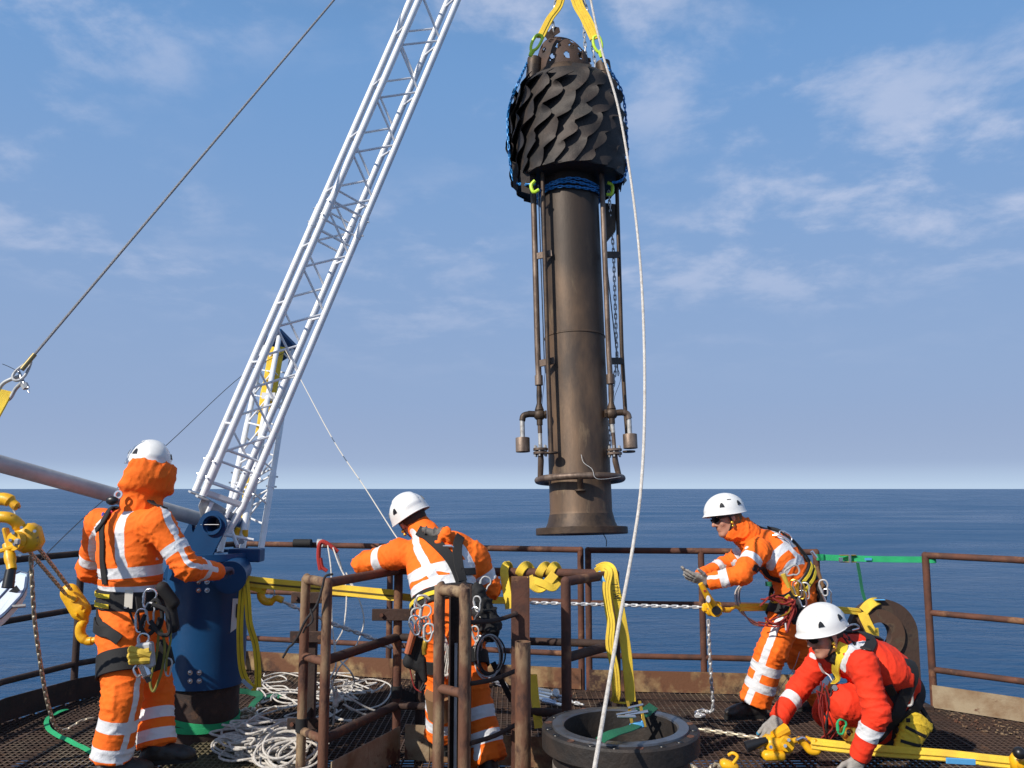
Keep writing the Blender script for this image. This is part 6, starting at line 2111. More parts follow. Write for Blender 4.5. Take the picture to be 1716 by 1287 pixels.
MB().lathe([(.307, .0), (.307, zt2 - .16), (.3045, zt2 - .155)], 72, T).build('pipe_wall', mat('scuffed_grey_pipe', (.13, .10, .075), .6, col2=(.26, .25, .23), scale=2.5, lo=.5, hi=.66, bump=.2, stretch=(1, 1, 5)), fs_)
for i in range(20):
    a = 2 * math.pi * (i + .4) / 20
    c = Vector((fx + math.cos(a) * .327, fy + math.sin(a) * .327, zt2 - .003))
    MB().lathe([(.0001, .001), (.0125, .001), (.0155, .003), (.017, .0005)], 12, Matrix.Translation(c)).build('bolt_hole', rust if i % 3 == 0 else blk_pl, fs_)
q = MB()
pts, nn = [], []
for i in range(57):
    a = math.pi * 1.30 + math.pi * .78 * i / 56
    n_ = Vector((math.cos(a), math.sin(a), 0)); pts.append(Vector((fx, fy, zt2 - .205 + .03 * (1 - i / 28) ** 2 * .6 + .012)) + n_ * .309); nn.append(n_)
q.strip(pts, nn, .05, .003)
tag(q.build('strap', web_g), 'green strap wound round the outside of the foreground pipe stub', 'strap')
# ratchet buckle on the rim
rt_ = thing('ratchet_strap', 'chrome ratchet buckle with dark green strap lying over the rim of the pipe stub', 'ratchet', P(1068, 1205, 3.95))
rc = P(1066, 1196, 4.02)
for k, (dx_, dy_, w_, h_) in enumerate(((0, 0, .11, .018), (-.045, -.02, .10, .012), (.0, .035, .075, .012))):
    c = rc + Vector((dx_, dy_ * .6, dy_ * .2 + .01 * k))
    MB().cyl(c + Vector((-w_ / 2, -.012, -.004)), c + Vector((w_ / 2, .012, .006)), h_ / 2, 12).build('spindle', steel, rt_)
for sx_ in (-.028, .028):
    a = rc + Vector((sx_ - .004, .05, .045)); b_ = rc + Vector((sx_ + .004, -.055, -.045))
    MB().beam(a, b_, .004, .014, up=(1, 0, 0), bev=.001).build('side_plate', gold, rt_)
MB().box(P(1050, 1201, 3.88), (.085, .018, .012), bev=.004).build('handle', steel, rt_)
MB().strip(spline([P(1095, 1183, 4.22), P(1086, 1190, 4.12), P(1078, 1196, 4.08), P(1068, 1192, 4.05)], 6), Vector((.3, -.6, 1)), .05, .004).build('strap_end', web_gd, rt_)
MB().strip(spline([P(1071, 1212, 3.94), P(1062, 1218, 3.85), P(1048, 1223, 3.75), P(1030, 1228, 3.66), P(1012, 1236, 3.62), P(1006, 1241, 3.60)], 6), Vector((.0, -.5, 1)), .045, .004).build('strap_end', web_gd, rt_)
MB().box(P(1067, 1216, 3.90), (.065, .012, .03), Matrix.Rotation(R(-15), 3, 'Y'), bev=.004).build('blue_pad', blue_tag, rt_)

# ------------------------------------------------------------------ padeye plate
pad = thing('padeye', 'big rusty lifting eye plate with a round hole behind the crouching red worker', 'padeye', G(1490, 6.42))
pc = P(1478, 1062, 6.42)
def pix_poly(l, Y): return [P(x, y, Y) for x, y in l]
padm = mat('brown_rusted_padeye', (.060, .034, .023), .7, col2=(.15, .10, .055), scale=5, lo=.54, hi=.62, bump=.35, bscale=40, col3=(.03, .02, .016), scale3=5, lo3=.5, hi3=.62)
# outline with a true hole
mm = 60
outl, hole = [], []
Rp = .255
for i in range(mm):
    a = 2 * math.pi * i / mm
    dirv = Vector((math.cos(a), 0, math.sin(a)))
    if dirv.z >= 0:
        o_ = dirv * Rp
    else:
        k = min(Rp / max(abs(dirv.x), 1e-4), (pc.z + .02) / max(-dirv.z, 1e-4))
        o_ = dirv * k
    outl.append(pc + o_); hole.append(pc + Vector((-.04, 0, .0)) + dirv * .092)
def holed(outl, hole, y0, y1, m_, name):
    n_ = len(outl)
    vs = [p + Vector((0, y0, 0)) for p in outl] + [p + Vector((0, y0, 0)) for p in hole] + [p + Vector((0, y1, 0)) for p in outl] + [p + Vector((0, y1, 0)) for p in hole]
    fs = []
    for i in range(n_):
        j = (i + 1) % n_
        fs += [(i, j, n_ + j, n_ + i), (2 * n_ + i, 3 * n_ + i, 3 * n_ + j, 2 * n_ + j), (i, 2 * n_ + i, 2 * n_ + j, j), (n_ + i, n_ + j, 3 * n_ + j, 3 * n_ + i)]
    return MB().add(vs, fs).build(name, m_, pad, angle=25)
holed(outl, hole, -.035, .035, padm, 'plate')
boss = [pc + Vector((-.04, 0, 0)) + (p - pc).normalized() * .185 for p in outl]
boss = [pc + Vector((-.04, 0, 0)) + Vector((math.cos(2 * math.pi * i / mm), 0, math.sin(2 * math.pi * i / mm))) * .185 for i in range(mm)]
holed(boss, [h + (h - pc - Vector((-.04, 0, 0))) * -.01 for h in hole], -.062, -.036, mat('worn_cheek_plate', (.085, .045, .027), .7, col2=(.19, .13, .075), scale=6, lo=.53, hi=.6, bump=.3, col3=(.05, .03, .02), scale3=6, lo3=.52, hi3=.6), 'cheek_plate')
for z, x_ in ((.30, .16), (.19, .16)):
    MB().cyl(Vector((pc.x + x_, pc.y - .052, z)), Vector((pc.x + x_, pc.y - .034, z)), .014, 8).build('stud', rust_dark, pad)
MB().box((pc.x, pc.y, .01), (.62, .20, .03), bev=.004).build('base_plate', rust_dark, pad)

# ------------------------------------------------------------------ green ratchet strap closing the gap in the rail
gs = thing('ratchet_strap', 'bright green ratchet strap closing the gap between two guard rails', 'strap', P(1470, 938, 6.6))
a, b_ = P(1376, 934, 6.66), P(1562, 938, 6.40)
mid = a.lerp(b_, .5) - Vector((0, 0, .004))
MB().strip(spline([a, mid, b_], 8), Vector((0, -1, 0)), .046, .003).build('webbing', web_g, gs)
for e_, d_ in ((a, -1), (b_, 1)):
    MB().lathe([(.029, -.024), (.032, -.022), (.032, .022), (.029, .024)], 20, Matrix.Translation(Vector((e_.x - .004, e_.y, e_.z))) @ Matrix.Rotation(R(0), 4, 'X')).build('wrap', web_g, gs)
rcx = P(1421, 936, 6.57)
MB().box(rcx + Vector((0, 0, .026)), (.125, .03, .006), bev=.002).build('ratchet_side', gold, gs)
MB().box(rcx - Vector((0, 0, .026)), (.125, .03, .006), bev=.002).build('ratchet_side', gold, gs)
MB().cyl(rcx + Vector((.01, -.012, -.03)), rcx + Vector((.01, -.012, .03)), .012, 12).build('ratchet_drum', steel, gs)
MB().box(P(1409, 938, 6.52), (.03, .02, .035), bev=.004).build('ratchet_handle', steel, gs)
MB().box(P(1455, 937, 6.53), (.055, .004, .018)).build('label_tab', blue_tag, gs)
MB().strip(spline([P(1437, 943, 6.56), P(1441, 965, 6.54), P(1445, 990, 6.5), P(1451, 1010, 6.46)], 6), Vector((.3, -1, 0)), .030, .003).build('hanging_tail', web_gd, gs)

# ------------------------------------------------------------------ lever hoists
def hoist(name, label, c, d_chain, d_hook, size=1.0, face=Vector((0, -1, 0)), lever=None, group=None, m_=None, hook_end=None):
    t_ = thing(name, label, 'chain hoist', c, group)
    d_chain = Vector(d_chain).normalized(); d_hook = Vector(d_hook).normalized()
    u = d_chain
    n_ = (face - u * face.dot(u)).normalized()
    v = n_.cross(u)
    M = Matrix((u, v, n_)).transposed()
    z = size
    MB().box(c, (.115 * z, .105 * z, .07 * z), M, bev=.022 * z).build('housing', yel, t_, angle=50)
    MB().cyl(c + n_ * .034 * z, c + n_ * .075 * z, .046 * z, 24).build('gear_cover', yel, t_)
    MB().cyl(c + n_ * .075 * z, c + n_ * .100 * z, .031 * z, 20).build('hand_wheel', blk_pl, t_)
    for i in range(5):
        a = 2 * math.pi * i / 5
        p = c + (u * math.cos(a) + v * math.sin(a)) * .047 * z + n_ * .030 * z
        MB().cyl(p, p + n_ * .018 * z, .0065 * z, 6).build('bolt', steel, t_)
    MB().box(c + u * .062 * z, (.04 * z, .060 * z, .05 * z), M, bev=.012 * z).build('chain_guide', yel, t_)
    if lever is not None:
        lv = Vector(lever)
        d = lv.normalized()
        s0_ = c + n_ * .045 * z
        e_ = s0_ + lv
        MB().tube([s0_, s0_ + lv * .25, s0_ + lv * .8], [.030 * z, .024 * z, .017 * z], 12).build('lever', yel, t_)
        MB().tube([s0_ + lv * .78, e_], [.021 * z, .018 * z], 12).build('grip', blk_pl, t_)
    return t_
def yhook(t_, c, d, s_, size=1.0, m_=None, name='hook'):
    """a forged hook: shank from c along d, opening to side s_"""
    d = Vector(d).normalized(); s_ = Vector(s_); s_ = (s_ - d * s_.dot(d)).normalized()
    z = size
    pts, rs = [], []
    pts += [c, c + d * .03 * z]; rs += [.016 * z, .014 * z]
    ctr_ = c + d * .075 * z
    for i in range(13):
        a = R(205) + R(-245) * i / 12
        pts.append(ctr_ + d * (-math.cos(a + math.pi)) * -.036 * z * -1 * 1.0 + s_ * math.sin(a) * -.036 * z * -1)
        rs.append((.014 + .008 * math.sin(math.pi * i / 12)) * z if i < 11 else .009 * z)
    q = MB().tube(pts, rs, 12)
    return q.build(name, m_ or yel, t_)

# big hoist at far left
hc_ = P(43, 905, 4.15)
h1 = thing('chain_hoist', 'yellow chain hoist with two chains hanging in front of the left rail', 'chain hoist', hc_)
M = Matrix.Rotation(R(-18), 3, 'Y')
MB().box(hc_ + Vector((.015, 0, .01)), (.115, .12, .135), M, bev=.03).build('housing', yel, h1, angle=60)
MB().cyl(hc_ + Vector((.0, -.055, .0)), hc_ + Vector((-.01, -.085, 0)), .045, 24).build('gear_cover', yel, h1)
for (x, y) in ((22, 893), (24, 912), (36, 884), (58, 890), (33, 930), (17, 905)):
    MB().cyl(P(x, y, 4.08), P(x, y, 4.045), .008, 6).build('bolt', steel, h1)
MB().box(hc_ + Vector((-.055, -.05, .0)), (.02, .04, .13), M, bev=.006).build('side_frame', yel, h1); MB().box(hc_ + Vector((-.02, -.075, -.03)), (.12, .02, .02), M, bev=.005).build('side_frame', yel, h1)
MB().box(P(29, 908, 4.02), (.025, .02, .03), bev=.006).build('pawl', pipe_white, h1)
MB().tube(spline([P(32, 882, 4.12), P(26, 874, 4.10), P(12, 867, 4.08), P(-12, 868, 4.08), (P(-40, 880, 4.08))], 5), [.030] * 3 + [.027] * 18, 12).build('top_hook', yel, h1)
MB().tube(spline([P(12, 912, 4.10), P(16, 930, 4.08), P(20, 955, 4.05)], 5), [.022] * 5 + [.026] * 3 + [.022] * 3, 12).build('lever', yel, h1)
MB().tube([P(18, 955, 4.05), P(13, 985, 4.03)], [.023, .027], 12).build('grip', blk_pl, h1)
q = MB().tube(spline([P(-30, 838, 4.2), P(-5, 836, 4.2), P(14, 838, 4.2), P(27, 848, 4.2), P(33, 849, 4.2)], 5), [.030] * 6 + [.032] * 6 + [.022] * 5 + [.010] * 4, 12)
tag(q.build('hook', yel), 'point of a yellow hook reaching in above the left chain hoist', 'hook')
q = MB().tube(spline([P(19, 850, 4.2), P(24, 858, 4.2), P(26, 866, 4.18)], 5), .003, 6); q.build('safety_wire', galv, h1)
# lower hook block
lb = thing('hook_block', 'yellow lower hook block hanging from two chains beside the hooded worker', 'hook', P(128, 1010, 4.95))
so = Solid(.012)
so.cone(P(117, 994, 4.93), P(135, 1022, 4.93), .055, .060, flat=(0, 1, 0), fs=.65); so.cone(P(133, 1022, 4.93), P(140, 1034, 4.93), .035, .026)
V, F = so.mesh(.006); to_obj('block', V, F, yel, lb)
for (x, y, r_) in ((124, 1004, .020), (136, 1018, .010), (128, 1030, .010), (141, 1024, .009)):
    MB().lathe([(.001, .008), (r_ * .7, .008), (r_, .002), (r_, -.01)], 16, Matrix.Translation(P(x, y, 4.89)) @ Matrix.Rotation(R(90), 4, 'X')).build('boss', yel, lb)
MB().tube(spline([P(145, 1034, 4.93), P(141, 1042, 4.93), P(135, 1052, 4.93), P(136, 1065, 4.93), P(146, 1074, 4.93), P(158, 1073, 4.93), P(168, 1068, 4.93)], 6), [.018] * 4 + [.023] * 5 + [.028] * 14 + [.024] * 6 + [.018] * 4 + [.012] * 4, 14).build('hook', yel, lb)
chain([P(50, 925, 4.18), P(80, 960, 4.55), P(112, 998, 4.90)], .029, .0058, chain_w, 'upper dull chain from the left hoist to its hook block', single=True)
chain([P(62, 915, 4.18), P(90, 950, 4.55), P(120, 990, 4.90)], .029, .0058, chain_w, 'lower dull chain beside the first, from the left hoist to its hook block', single=True)
hp = [P(52, 935, 4.16), P(54, 980, 4.2), P(58, 1040, 4.3), P(66, 1100, 4.42), P(76, 1160, 4.6), P(84, 1192, 4.72), P(92, 1215, 4.82), P(104, 1225, 4.95), P(118, 1220, 5.02), P(138, 1208, 5.1), P(160, 1204, 5.15)]
hp = [Vector((p.x, p.y, max(p.z, .012))) for p in hp]
chain(spline(hp, 8), .030, .0060, chain_w, 'long dull hand chain hanging from the left hoist to the grating', single=True)
# lime sling behind the hooded worker's hip
q = MB().strip(spline([P(160, 1068, 4.98), P(170, 1085, 5.0), P(178, 1105, 5.0), P(186, 1112, 5.0)], 5), Vector((.4, -1, 0)), .035, .01)
q.tube(spline([P(176, 1096, 5.0), P(172, 1104, 5.0), P(178, 1116, 5.0), P(190, 1114, 5.0)], 5), .008, 8)
tag(q.build('sling', mat('lime_sling', (.45, .52, .04), .75)), 'short lime sling held by the hook behind the hooded worker', 'sling')
# green strap lying on the deck behind the chain
q = MB().strip([Vector((p.x, p.y, .012 + .006 * abs(math.sin(i)))) for i, p in enumerate(spline([G(112, 6.3), G(80, 6.05), G(84, 5.75), G(120, 5.5), G(162, 5.25)], 5))], Vector((.1, -.5, 1)), .032, .004)
tag(q.build('strap', web_g), 'loose green strap lying on the grating behind the long chain', 'strap')
# light blue case at the left edge
cs = thing('plastic_case', 'light blue and white plastic case tilted against the left rail', 'case', P(15, 1000, 4.9))
CP = lambda x, y, d=0: P(x, y, 4.55 + (1062 - y) * .0042 + x * .0008 - d)
poly = [CP(-30, 1008), CP(2, 972), CP(33, 958), CP(47, 962), CP(44, 985), CP(36, 1000), CP(8, 1030), CP(-30, 1062)]
nrm_ = (poly[2] - poly[0]).cross(poly[6] - poly[0]).normalized()
if nrm_.y > 0: nrm_ = -nrm_
MB().prism(poly, -nrm_ * .05).build('shell', mat('pale_blue_shell', (.55, .74, .92), .45, col2=(.66, .80, .92), scale=3), cs, smooth=False)
ctrp = sum(poly, Vector()) / len(poly)
MB().prism([p.lerp(ctrp, .14) + nrm_ * .006 for p in poly], -nrm_ * .0058).build('face_panel', mat('pale_panel', (.74, .84, .94), .4), cs, smooth=False)
MB().tube([p + nrm_ * .001 for p in poly], .007, 6, closed=True).build('edge_seal', mat('dark_blue_edge', (.06, .10, .18), .5), cs)
MB().tube([CP(-10, 1012, .01), CP(24, 975, .01)], .007, 6).build('groove_bar', MATS['dark_blue_edge'], cs)
MB().box(CP(22, 992, .012), (.07, .006, .035), Matrix.Rotation(R(-40), 3, 'Y')).build('black_label', blk_pl, cs)
MB().cyl(CP(20, 1017, .0), CP(43, 1015, .0), .010, 8).build('latch', pipe_white, cs)
q = MB().cyl(P(-60, 1020, 4.85), P(-20, 1150, 4.75), .02, 8); q.cyl(P(-20, 1150, 4.75), Vector((P(-20, 1150, 4.75).x, 4.75, 0)), .02, 8); q.build('case_stand', rust_dark, cs)

# hoist between worker 3's hands and the sling
hc3 = P(1196, 1020, 5.72)
h3 = hoist('lever_hoist', 'yellow lever hoist under the open gloves, chain hanging from it', hc3, (-1, .05, .1), (1, 0, 0), .95)
MB().tube([hc3 + Vector((.0, -.05, .0)), P(1186, 1000, 5.62), P(1174, 978, 5.60)], [.030, .024, .017], 12).build('lever', yel, h3)
MB().lathe([(.001, .004), (.016, .004), (.018, 0)], 16, Matrix.Translation(P(1187, 1004, 5.585)) @ Matrix.Rotation(R(90), 4, 'X') @ Matrix.Diagonal((.8, 1.3, 1, 1))).build('rating_plate', white_tag, h3)
MB().box(P(1181, 990, 5.588), (.014, .003, .012)).build('red_label', roper, h3)
MB().tube(spline([P(1212, 1022, 5.74), P(1222, 1022, 5.76), P(1232, 1017, 5.78), P(1240, 1020, 5.78)], 4), [.018] * 5 + [.012] * 8, 10).build('end_hook', yel, h3)
chain([P(655, 1003, 5.95), P(760, 1006, 5.9), P(890, 1010, 5.9), P(1040, 1014, 5.85), P(1182, 1018, 5.75)], .034, .0062, chain_m, 'taut bright chain running level across the cage to the yellow lever hoist', single=True)
vp = [P(1187, 1040, 5.70), P(1189, 1090, 5.72), P(1192, 1140, 5.75), P(1195, 1186, 5.80), P(1188, 1193, 5.84), P(1176, 1190, 5.95), P(1166, 1195, 5.9), P(1180, 1199, 5.7), P(1160, 1200, 5.7)]
vp = [Vector((p.x, p.y, max(p.z, .015))) for p in vp]
chain(spline(vp, 6), .032, .0060, chain_m, 'bright chain hanging straight down from the lever hoist to the grating', single=True)
q = MB()
for dz in (.012, -.012):
    q.strip(spline([P(1240, 1018, 5.78) + Vector((0, 0, dz)), P(1300, 1018, 5.98) + Vector((0, 0, dz)), P(1400, 1022, 6.28) + Vector((0, .01, dz)), P(1447, 1026, 6.40) + Vector((0, 0, dz))], 5), Vector((0, -1, .2)), .026, .010)
q2 = thing('sling', 'yellow sling from the lever hoist round the top of the rusty padeye', 'sling', P(1350, 1020, 6.2))
q.build('webbing', web_y2, q2)
MB().strip(spline([P(1445, 1026, 6.36), P(1452, 1042, 6.34), P(1462, 1060, 6.33), P(1472, 1061, 6.36)], 5), Vector((0, -1, .1)), .075, .010).build('webbing', web_y2, q2)
MB().strip(spline([P(1447, 1024, 6.37), P(1456, 1014, 6.36), P(1466, 1008, 6.38), P(1474, 1007, 6.45)], 5), Vector((-.2, -.8, .6)), .075, .010).build('webbing', web_y2, q2)
MB().box(P(1474, 1005, 6.36), (.075, .03, .008), bev=.002).build('label', blue_tag, q2)
q = MB().tube(spline([P(1340, 1092, 5.9), P(1330, 1120, 5.9), P(1305, 1160, 5.95), P(1300, 1200, 5.9)], 6), .0022, 6)
tag(q.build('cord', galv), 'thin wire hanging between the bending worker and the crouching worker', 'wire')

# hoist on deck under worker 4's hand
hc4 = P(1306, 1243, 5.02)
h4 = thing('lever_hoist', 'yellow lever hoist on the grating under the crouching worker\'s blue tipped glove', 'chain hoist', hc4)
MB().box(hc4 + Vector((-.01, .0, -.01)), (.155, .12, .075), Matrix.Rotation(R(6), 3, 'Y'), bev=.018).build('housing', yel, h4, angle=60)
MB().box(hc4 + Vector((-.05, -.03, -.06)), (.125, .10, .05), bev=.012).build('lower_cover', yel, h4, angle=60)
MB().cyl(hc4 + Vector((.02, -.055, .01)), hc4 + Vector((.02, -.085, .01)), .04, 20).build('gear_cover', yel, h4)
MB().tube([hc4 + Vector((-.03, 0, .03)), P(1318, 1222, 5.05)], [.03, .035], 10).build('neck', yel, h4)
for (x, y) in ((1322, 1240), (1316, 1250), (1292, 1252)):
    MB().cyl(P(x, y, 4.93), P(x, y, 4.90), .010, 6).build('bolt', steel, h4)
MB().tube([P(1285, 1240, 4.98), P(1268, 1246, 4.98), P(1250, 1252, 4.98)], [.018, .028, .032], 12).build('grip', blk_pl, h4)
MB().tube(spline([P(1326, 1243, 5.03), P(1338, 1240, 5.03), P(1348, 1246, 5.03), P(1358, 1258, 5.02), P(1370, 1258, 5.02), P(1366, 1244, 5.02), P(1350, 1236, 5.03)], 5), [.016] * 5 + [.022] * 18 + [.02] * 4 + [.012] * 4, 12).build('end_hook', yel, h4)
MB().tube(spline([P(1335, 1240, 5.0), P(1345, 1236, 5.0), P(1352, 1240, 5.0)], 5), .008, 8).build('latch', steel, h4)
c1_ = [P(1172, 1222, 5.25), P(1200, 1226, 5.2), P(1240, 1232, 5.12), P(1285, 1240, 5.05)]
chain(spline([Vector((p.x, p.y, max(p.z, .03))) for p in c1_], 6), .034, .0068, chain_w, 'pale chain on the grating from the pipe flange up to the gloved hoist', single=True)
c1_ = [G(1150, 4.9), G(1185, 4.98), G(1215, 4.80), G(1240, 4.9), G(1262, 4.88), G(1282, 4.98)]
chain(spline([p + Vector((0, 0, .012)) for p in c1_], 6), .034, .0068, chain_w, 'slack pale chain curling on the grating below the gloved hoist', single=True)
c1_ = [G(1160, 5.0), G(1180, 4.86), G(1200, 5.02), G(1232, 4.84), G(1250, 4.80)]
chain(spline([p + Vector((0, 0, .03)) for p in c1_], 6), .034, .0066, chain_w, 'second slack pale chain heaped beside the foreground flange', single=True)
q = MB().box(P(1222, 1283, 4.72), (.10, .07, .05), Matrix.Rotation(R(20), 3, 'Y'), bev=.016); q.tube(spline([P(1228, 1280, 4.7), P(1236, 1268, 4.72), P(1228, 1262, 4.75), P(1220, 1266, 4.75)], 4), .009, 8)
tag(q.build('hook_block', yel, angle=60), 'small yellow hook block at the bottom edge beside the foreground flange', 'hook')
sl = thing('sling', 'long yellow sling stretched along the grating from the gloved hoist to the right edge', 'sling', P(1520, 1265, 4.9))
for k in range(4):
    dz = (.018, .006, -.006, -.018)[k]
    dy_ = (0, -.012, 0, -.012)[k]
    MB().strip([p + Vector((0, dy_, dz)) for p in spline([P(1358, 1245, 5.02), P(1400, 1250, 5.0), P(1480, 1258, 4.95), P(1580, 1265, 4.88), P(1660, 1274, 4.82), P(1700, 1278, 4.80)], 5)], Vector((0, -1, .6)), .026, .010).build('webbing', web_y2, sl)
for t_, w_ in ((0, .05),):
    MB().box(P(1610, 1276, 4.78), (.16, .012, .032), Matrix.Rotation(R(3), 3, 'Y'), bev=.003).build('label', blue_tag, sl)
h5 = hoist('lever_hoist', 'yellow lever hoist cut by the right edge at the end of the long sling', P(1712, 1278, 4.72), (1, 0, .1), (-1, 0, 0), 1.0)
MB().ball(P(1708, 1262, 4.62), .032, 14).build('knob', blk_pl, h5)

# ------------------------------------------------------------------ yellow slings on the cage
s1 = thing('sling', 'flat yellow sling stretched from the blue cylinder round the cage post', 'sling', P(520, 985, 5.5))
ptsA = spline([P(404, 972, 5.45), P(450, 978, 5.48), P(560, 988, 5.45), P(642, 996, 5.36), P(664, 998, 5.30)], 6)
MB().strip(ptsA, Vector((0, -1, .1)), .068, .006).build('webbing', web_y2, s1)
MB().strip([p + Vector((0, -.005, -.004)) for p in ptsA], Vector((0, -1, .1)), .012, .006).build('stripe', web_dk, s1)
MB().strip(spline([P(672, 1000, 5.33), P(700, 1003, 5.36), P(740, 1006, 5.4), P(850, 1006, 5.5)], 5), Vector((0, -1, .1)), .045, .006).build('webbing', web_y2, s1)
# hanging yellow loop beside the blue cylinder
s2 = thing('sling', 'yellow sling hanging in a long loop beside the blue cylinder', 'sling', P(418, 1060, 5.35))
for pts in ([(408, 972), (405, 1000), (402, 1050), (403, 1100), (408, 1130), (420, 1150), (430, 1152)], [(412, 974), (415, 1005), (418, 1045), (428, 1080), (432, 1120), (432, 1152)]):
    p_ = spline([P(x, y, 5.30 + .01 * i) for i, (x, y) in enumerate(pts)], 5)
    MB().strip(p_, Vector((.3, -1, 0)), .040, .007).build('webbing', web_y, s2)
    MB().strip([q_ + Vector((0, -.005, 0)) for q_ in p_], Vector((.3, -1, 0)), .0028, .003).build('stripe', web_dk, s2)
MB().box(P(414, 1147, 5.28), (.08, .006, .022), Matrix.Rotation(R(40), 3, 'Y')).build('label', mat('grey_blue_label', (.30, .42, .52), .6), s2)
# hook with chain right of blue cylinder
hk = thing('chain_hook', 'yellow hook on a bright chain right of the blue cylinder', 'hook', P(455, 1000, 5.55))
MB().strip(spline([P(412, 980, 5.5), P(430, 985, 5.52), P(446, 990, 5.55)], 4), Vector((0, -1, .2)), .05, .01).build('sling_eye', web_y, hk)
MB().tube(spline([P(474, 1006, 5.55), P(462, 1002, 5.55), P(455, 1008, 5.55), P(443, 1007, 5.55), P(437, 997, 5.55), P(442, 986, 5.55), P(452, 984, 5.55)], 5), [.022] * 5 + [.018] * 5 + [.026] * 12 + [.018] * 5 + [.010] * 4, 12).build('hook', yel, hk)
MB().tube(spline([P(452, 984, 5.53), P(460, 990, 5.53), P(458, 1000, 5.53)], 4), .005, 7).build('latch', steel, hk)
chain([P(476, 1009, 5.56), P(510, 1024, 5.62), P(560, 1046, 5.7), P(615, 1066, 5.8), P(665, 1088, 5.9), P(700, 1102, 5.95), P(790, 1125, 6.1), P(850, 1152, 6.2)], .040, .0072, chain_m, 'bright long link chain sloping down from the yellow hook behind the cage', single=True)
# sling wound along the top rail
s3 = thing('sling', 'yellow sling wound round the top rail beside the square post', 'sling', P(880, 975, 5.1))
def rail_wrap(px0, py, Y0, n_turn, px1, parent, wd=.055, sag=0):
    c0, c1 = P(px0, py, Y0), P(px1, py, Y0)
    pts, nn = [], []
    for i in range(int(14 * n_turn) + 1):
        t = i / (14 * n_turn)
        a = 2 * math.pi * n_turn * t + math.pi
        c = c0.lerp(c1, t)
        n_ = Vector((0, math.cos(a), math.sin(a)))
        pts.append(c + n_ * .034); nn.append(n_)
    return MB().strip(pts, nn, wd, .007).build('webbing', web_y2, parent)
railp = lambda px: Vector((P(px, 958, 5.12).x, A2.lerp(A3, (px - 668) / (1030 - 668)).y, 1.1))
def drape(pxs, dn, front, wd, parent, m_=web_y2):
    """over the rail at column px: rises behind, crosses the top and falls in front"""
    px = pxs
    c = railp(px)
    pts = [c + Vector((.0, .04, -dn[0])), c + Vector((0, .045, -.02)), c + Vector((0, .02, .034)), c + Vector((0, -.02, .034)), c + Vector((.002, -.045, -.02)), c + Vector((front, -.05, -dn[1]))]
    return MB().strip(spline(pts, 5), [Vector((0, 1, .2))] * 10 + [Vector((0, .1, 1))] * 6 + [Vector((0, -1, .2))] * 10, wd, .007).build('webbing', m_, parent)
c = railp(845)
MB().strip(spline([P(854, 1020, 4.98), P(850, 995, 5.0), P(846, 970, 5.05), c + Vector((.0, -.045, .01)), c + Vector((.01, -.01, .040)), c + Vector((.03, .035, .02)), c + Vector((.035, .05, -.12))], 6), Vector((-.25, -1, .15)), .052, .008).build('webbing', web_y2, s3)
for (x0, x1) in ((872, 890), (905, 922), (922, 935)):
    a = railp(x0); b_ = railp(x1)
    pts = [a + Vector((-.01, .03, -.05)), a + Vector((-.005, -.03, .0)) , a.lerp(b_, .3) + Vector((0, -.025, .036)), a.lerp(b_, .7) + Vector((0, .02, .040)), b_ + Vector((.005, .045, .0)), b_ + Vector((.01, .03, -.06))]
    MB().strip(spline(pts, 5), Vector((0, -1, .35)), .050, .010).build('webbing', web_y2, s3)
MB().strip(spline([P(886, 966, 5.0), P(893, 980, 4.98), P(905, 986, 4.98), P(918, 976, 4.98), P(930, 962, 5.0)], 6), Vector((0, -1, .4)), .055, .012).build('webbing', web_y2, s3)
MB().strip(spline([P(893, 972, 4.99), P(910, 978, 4.97), P(926, 985, 4.97), P(936, 975, 5.0)], 6), Vector((0, -1, .2)), .045, .010).build('webbing', web_y2, s3)
s3b = MB().strip(spline([P(893, 1130, 5.2), P(896, 1165, 5.15), P(900, 1195, 5.1), P(903, 1220, 5.08)], 5), Vector((.4, -1, 0)), .055, .008)
tag(s3b.build('sling', web_y2), 'shaded yellow sling hanging behind the square post, above the grating', 'sling')
# W.L.L. sling
s4 = thing('sling', 'long yellow sling printed W.L.L. looped over the corner of the cage', 'sling', P(1035, 1060, 4.9))
c0 = P(1010, 955, 4.97)
left = spline([P(1000, 958, 5.0), P(1010, 952, 4.95), P(1020, 958, 4.90), P(1016, 985, 4.84), P(1020, 1020, 4.82), P(1024, 1045, 4.80), P(1022, 1080, 4.78), P(1030, 1120, 4.78), P(1033, 1160, 4.79), P(1030, 1176, 4.82)], 6)
right = spline([P(1003, 954, 5.02), P(1014, 950, 4.97), P(1025, 956, 4.91), P(1030, 985, 4.875), P(1037, 1015, 4.865), P(1044, 1055, 4.86), P(1050, 1095, 4.86), P(1053, 1130, 4.86), P(1057, 1176, 4.86)], 6)
MB().strip(left, Vector((-.15, -1, .05)), .048, .008).build('webbing', web_y2, s4)
MB().strip(right, Vector((.1, -1, .05)), .060, .008).build('webbing', web_y2, s4)
for off__ in (-.008, .008):
    MB().strip([p + Vector((off__, -.0055, 0)) for p in left[8:]], Vector((-.15, -1, .05)), .0016, .002).build('woven_line', web_dk, s4)
MB().strip(spline([P(1028, 1176, 4.87), P(1042, 1178, 4.86), P(1058, 1178, 4.86)], 4), Vector((0, -1, .1)), .012, .008).build('webbing', web_y2, s4)
MB().strip(spline([P(1003, 958, 4.90), P(1009, 970, 4.86), P(1016, 984, 4.855)], 4), Vector((-.2, -1, .1)), .022, .003).build('label', blue_tag, s4)
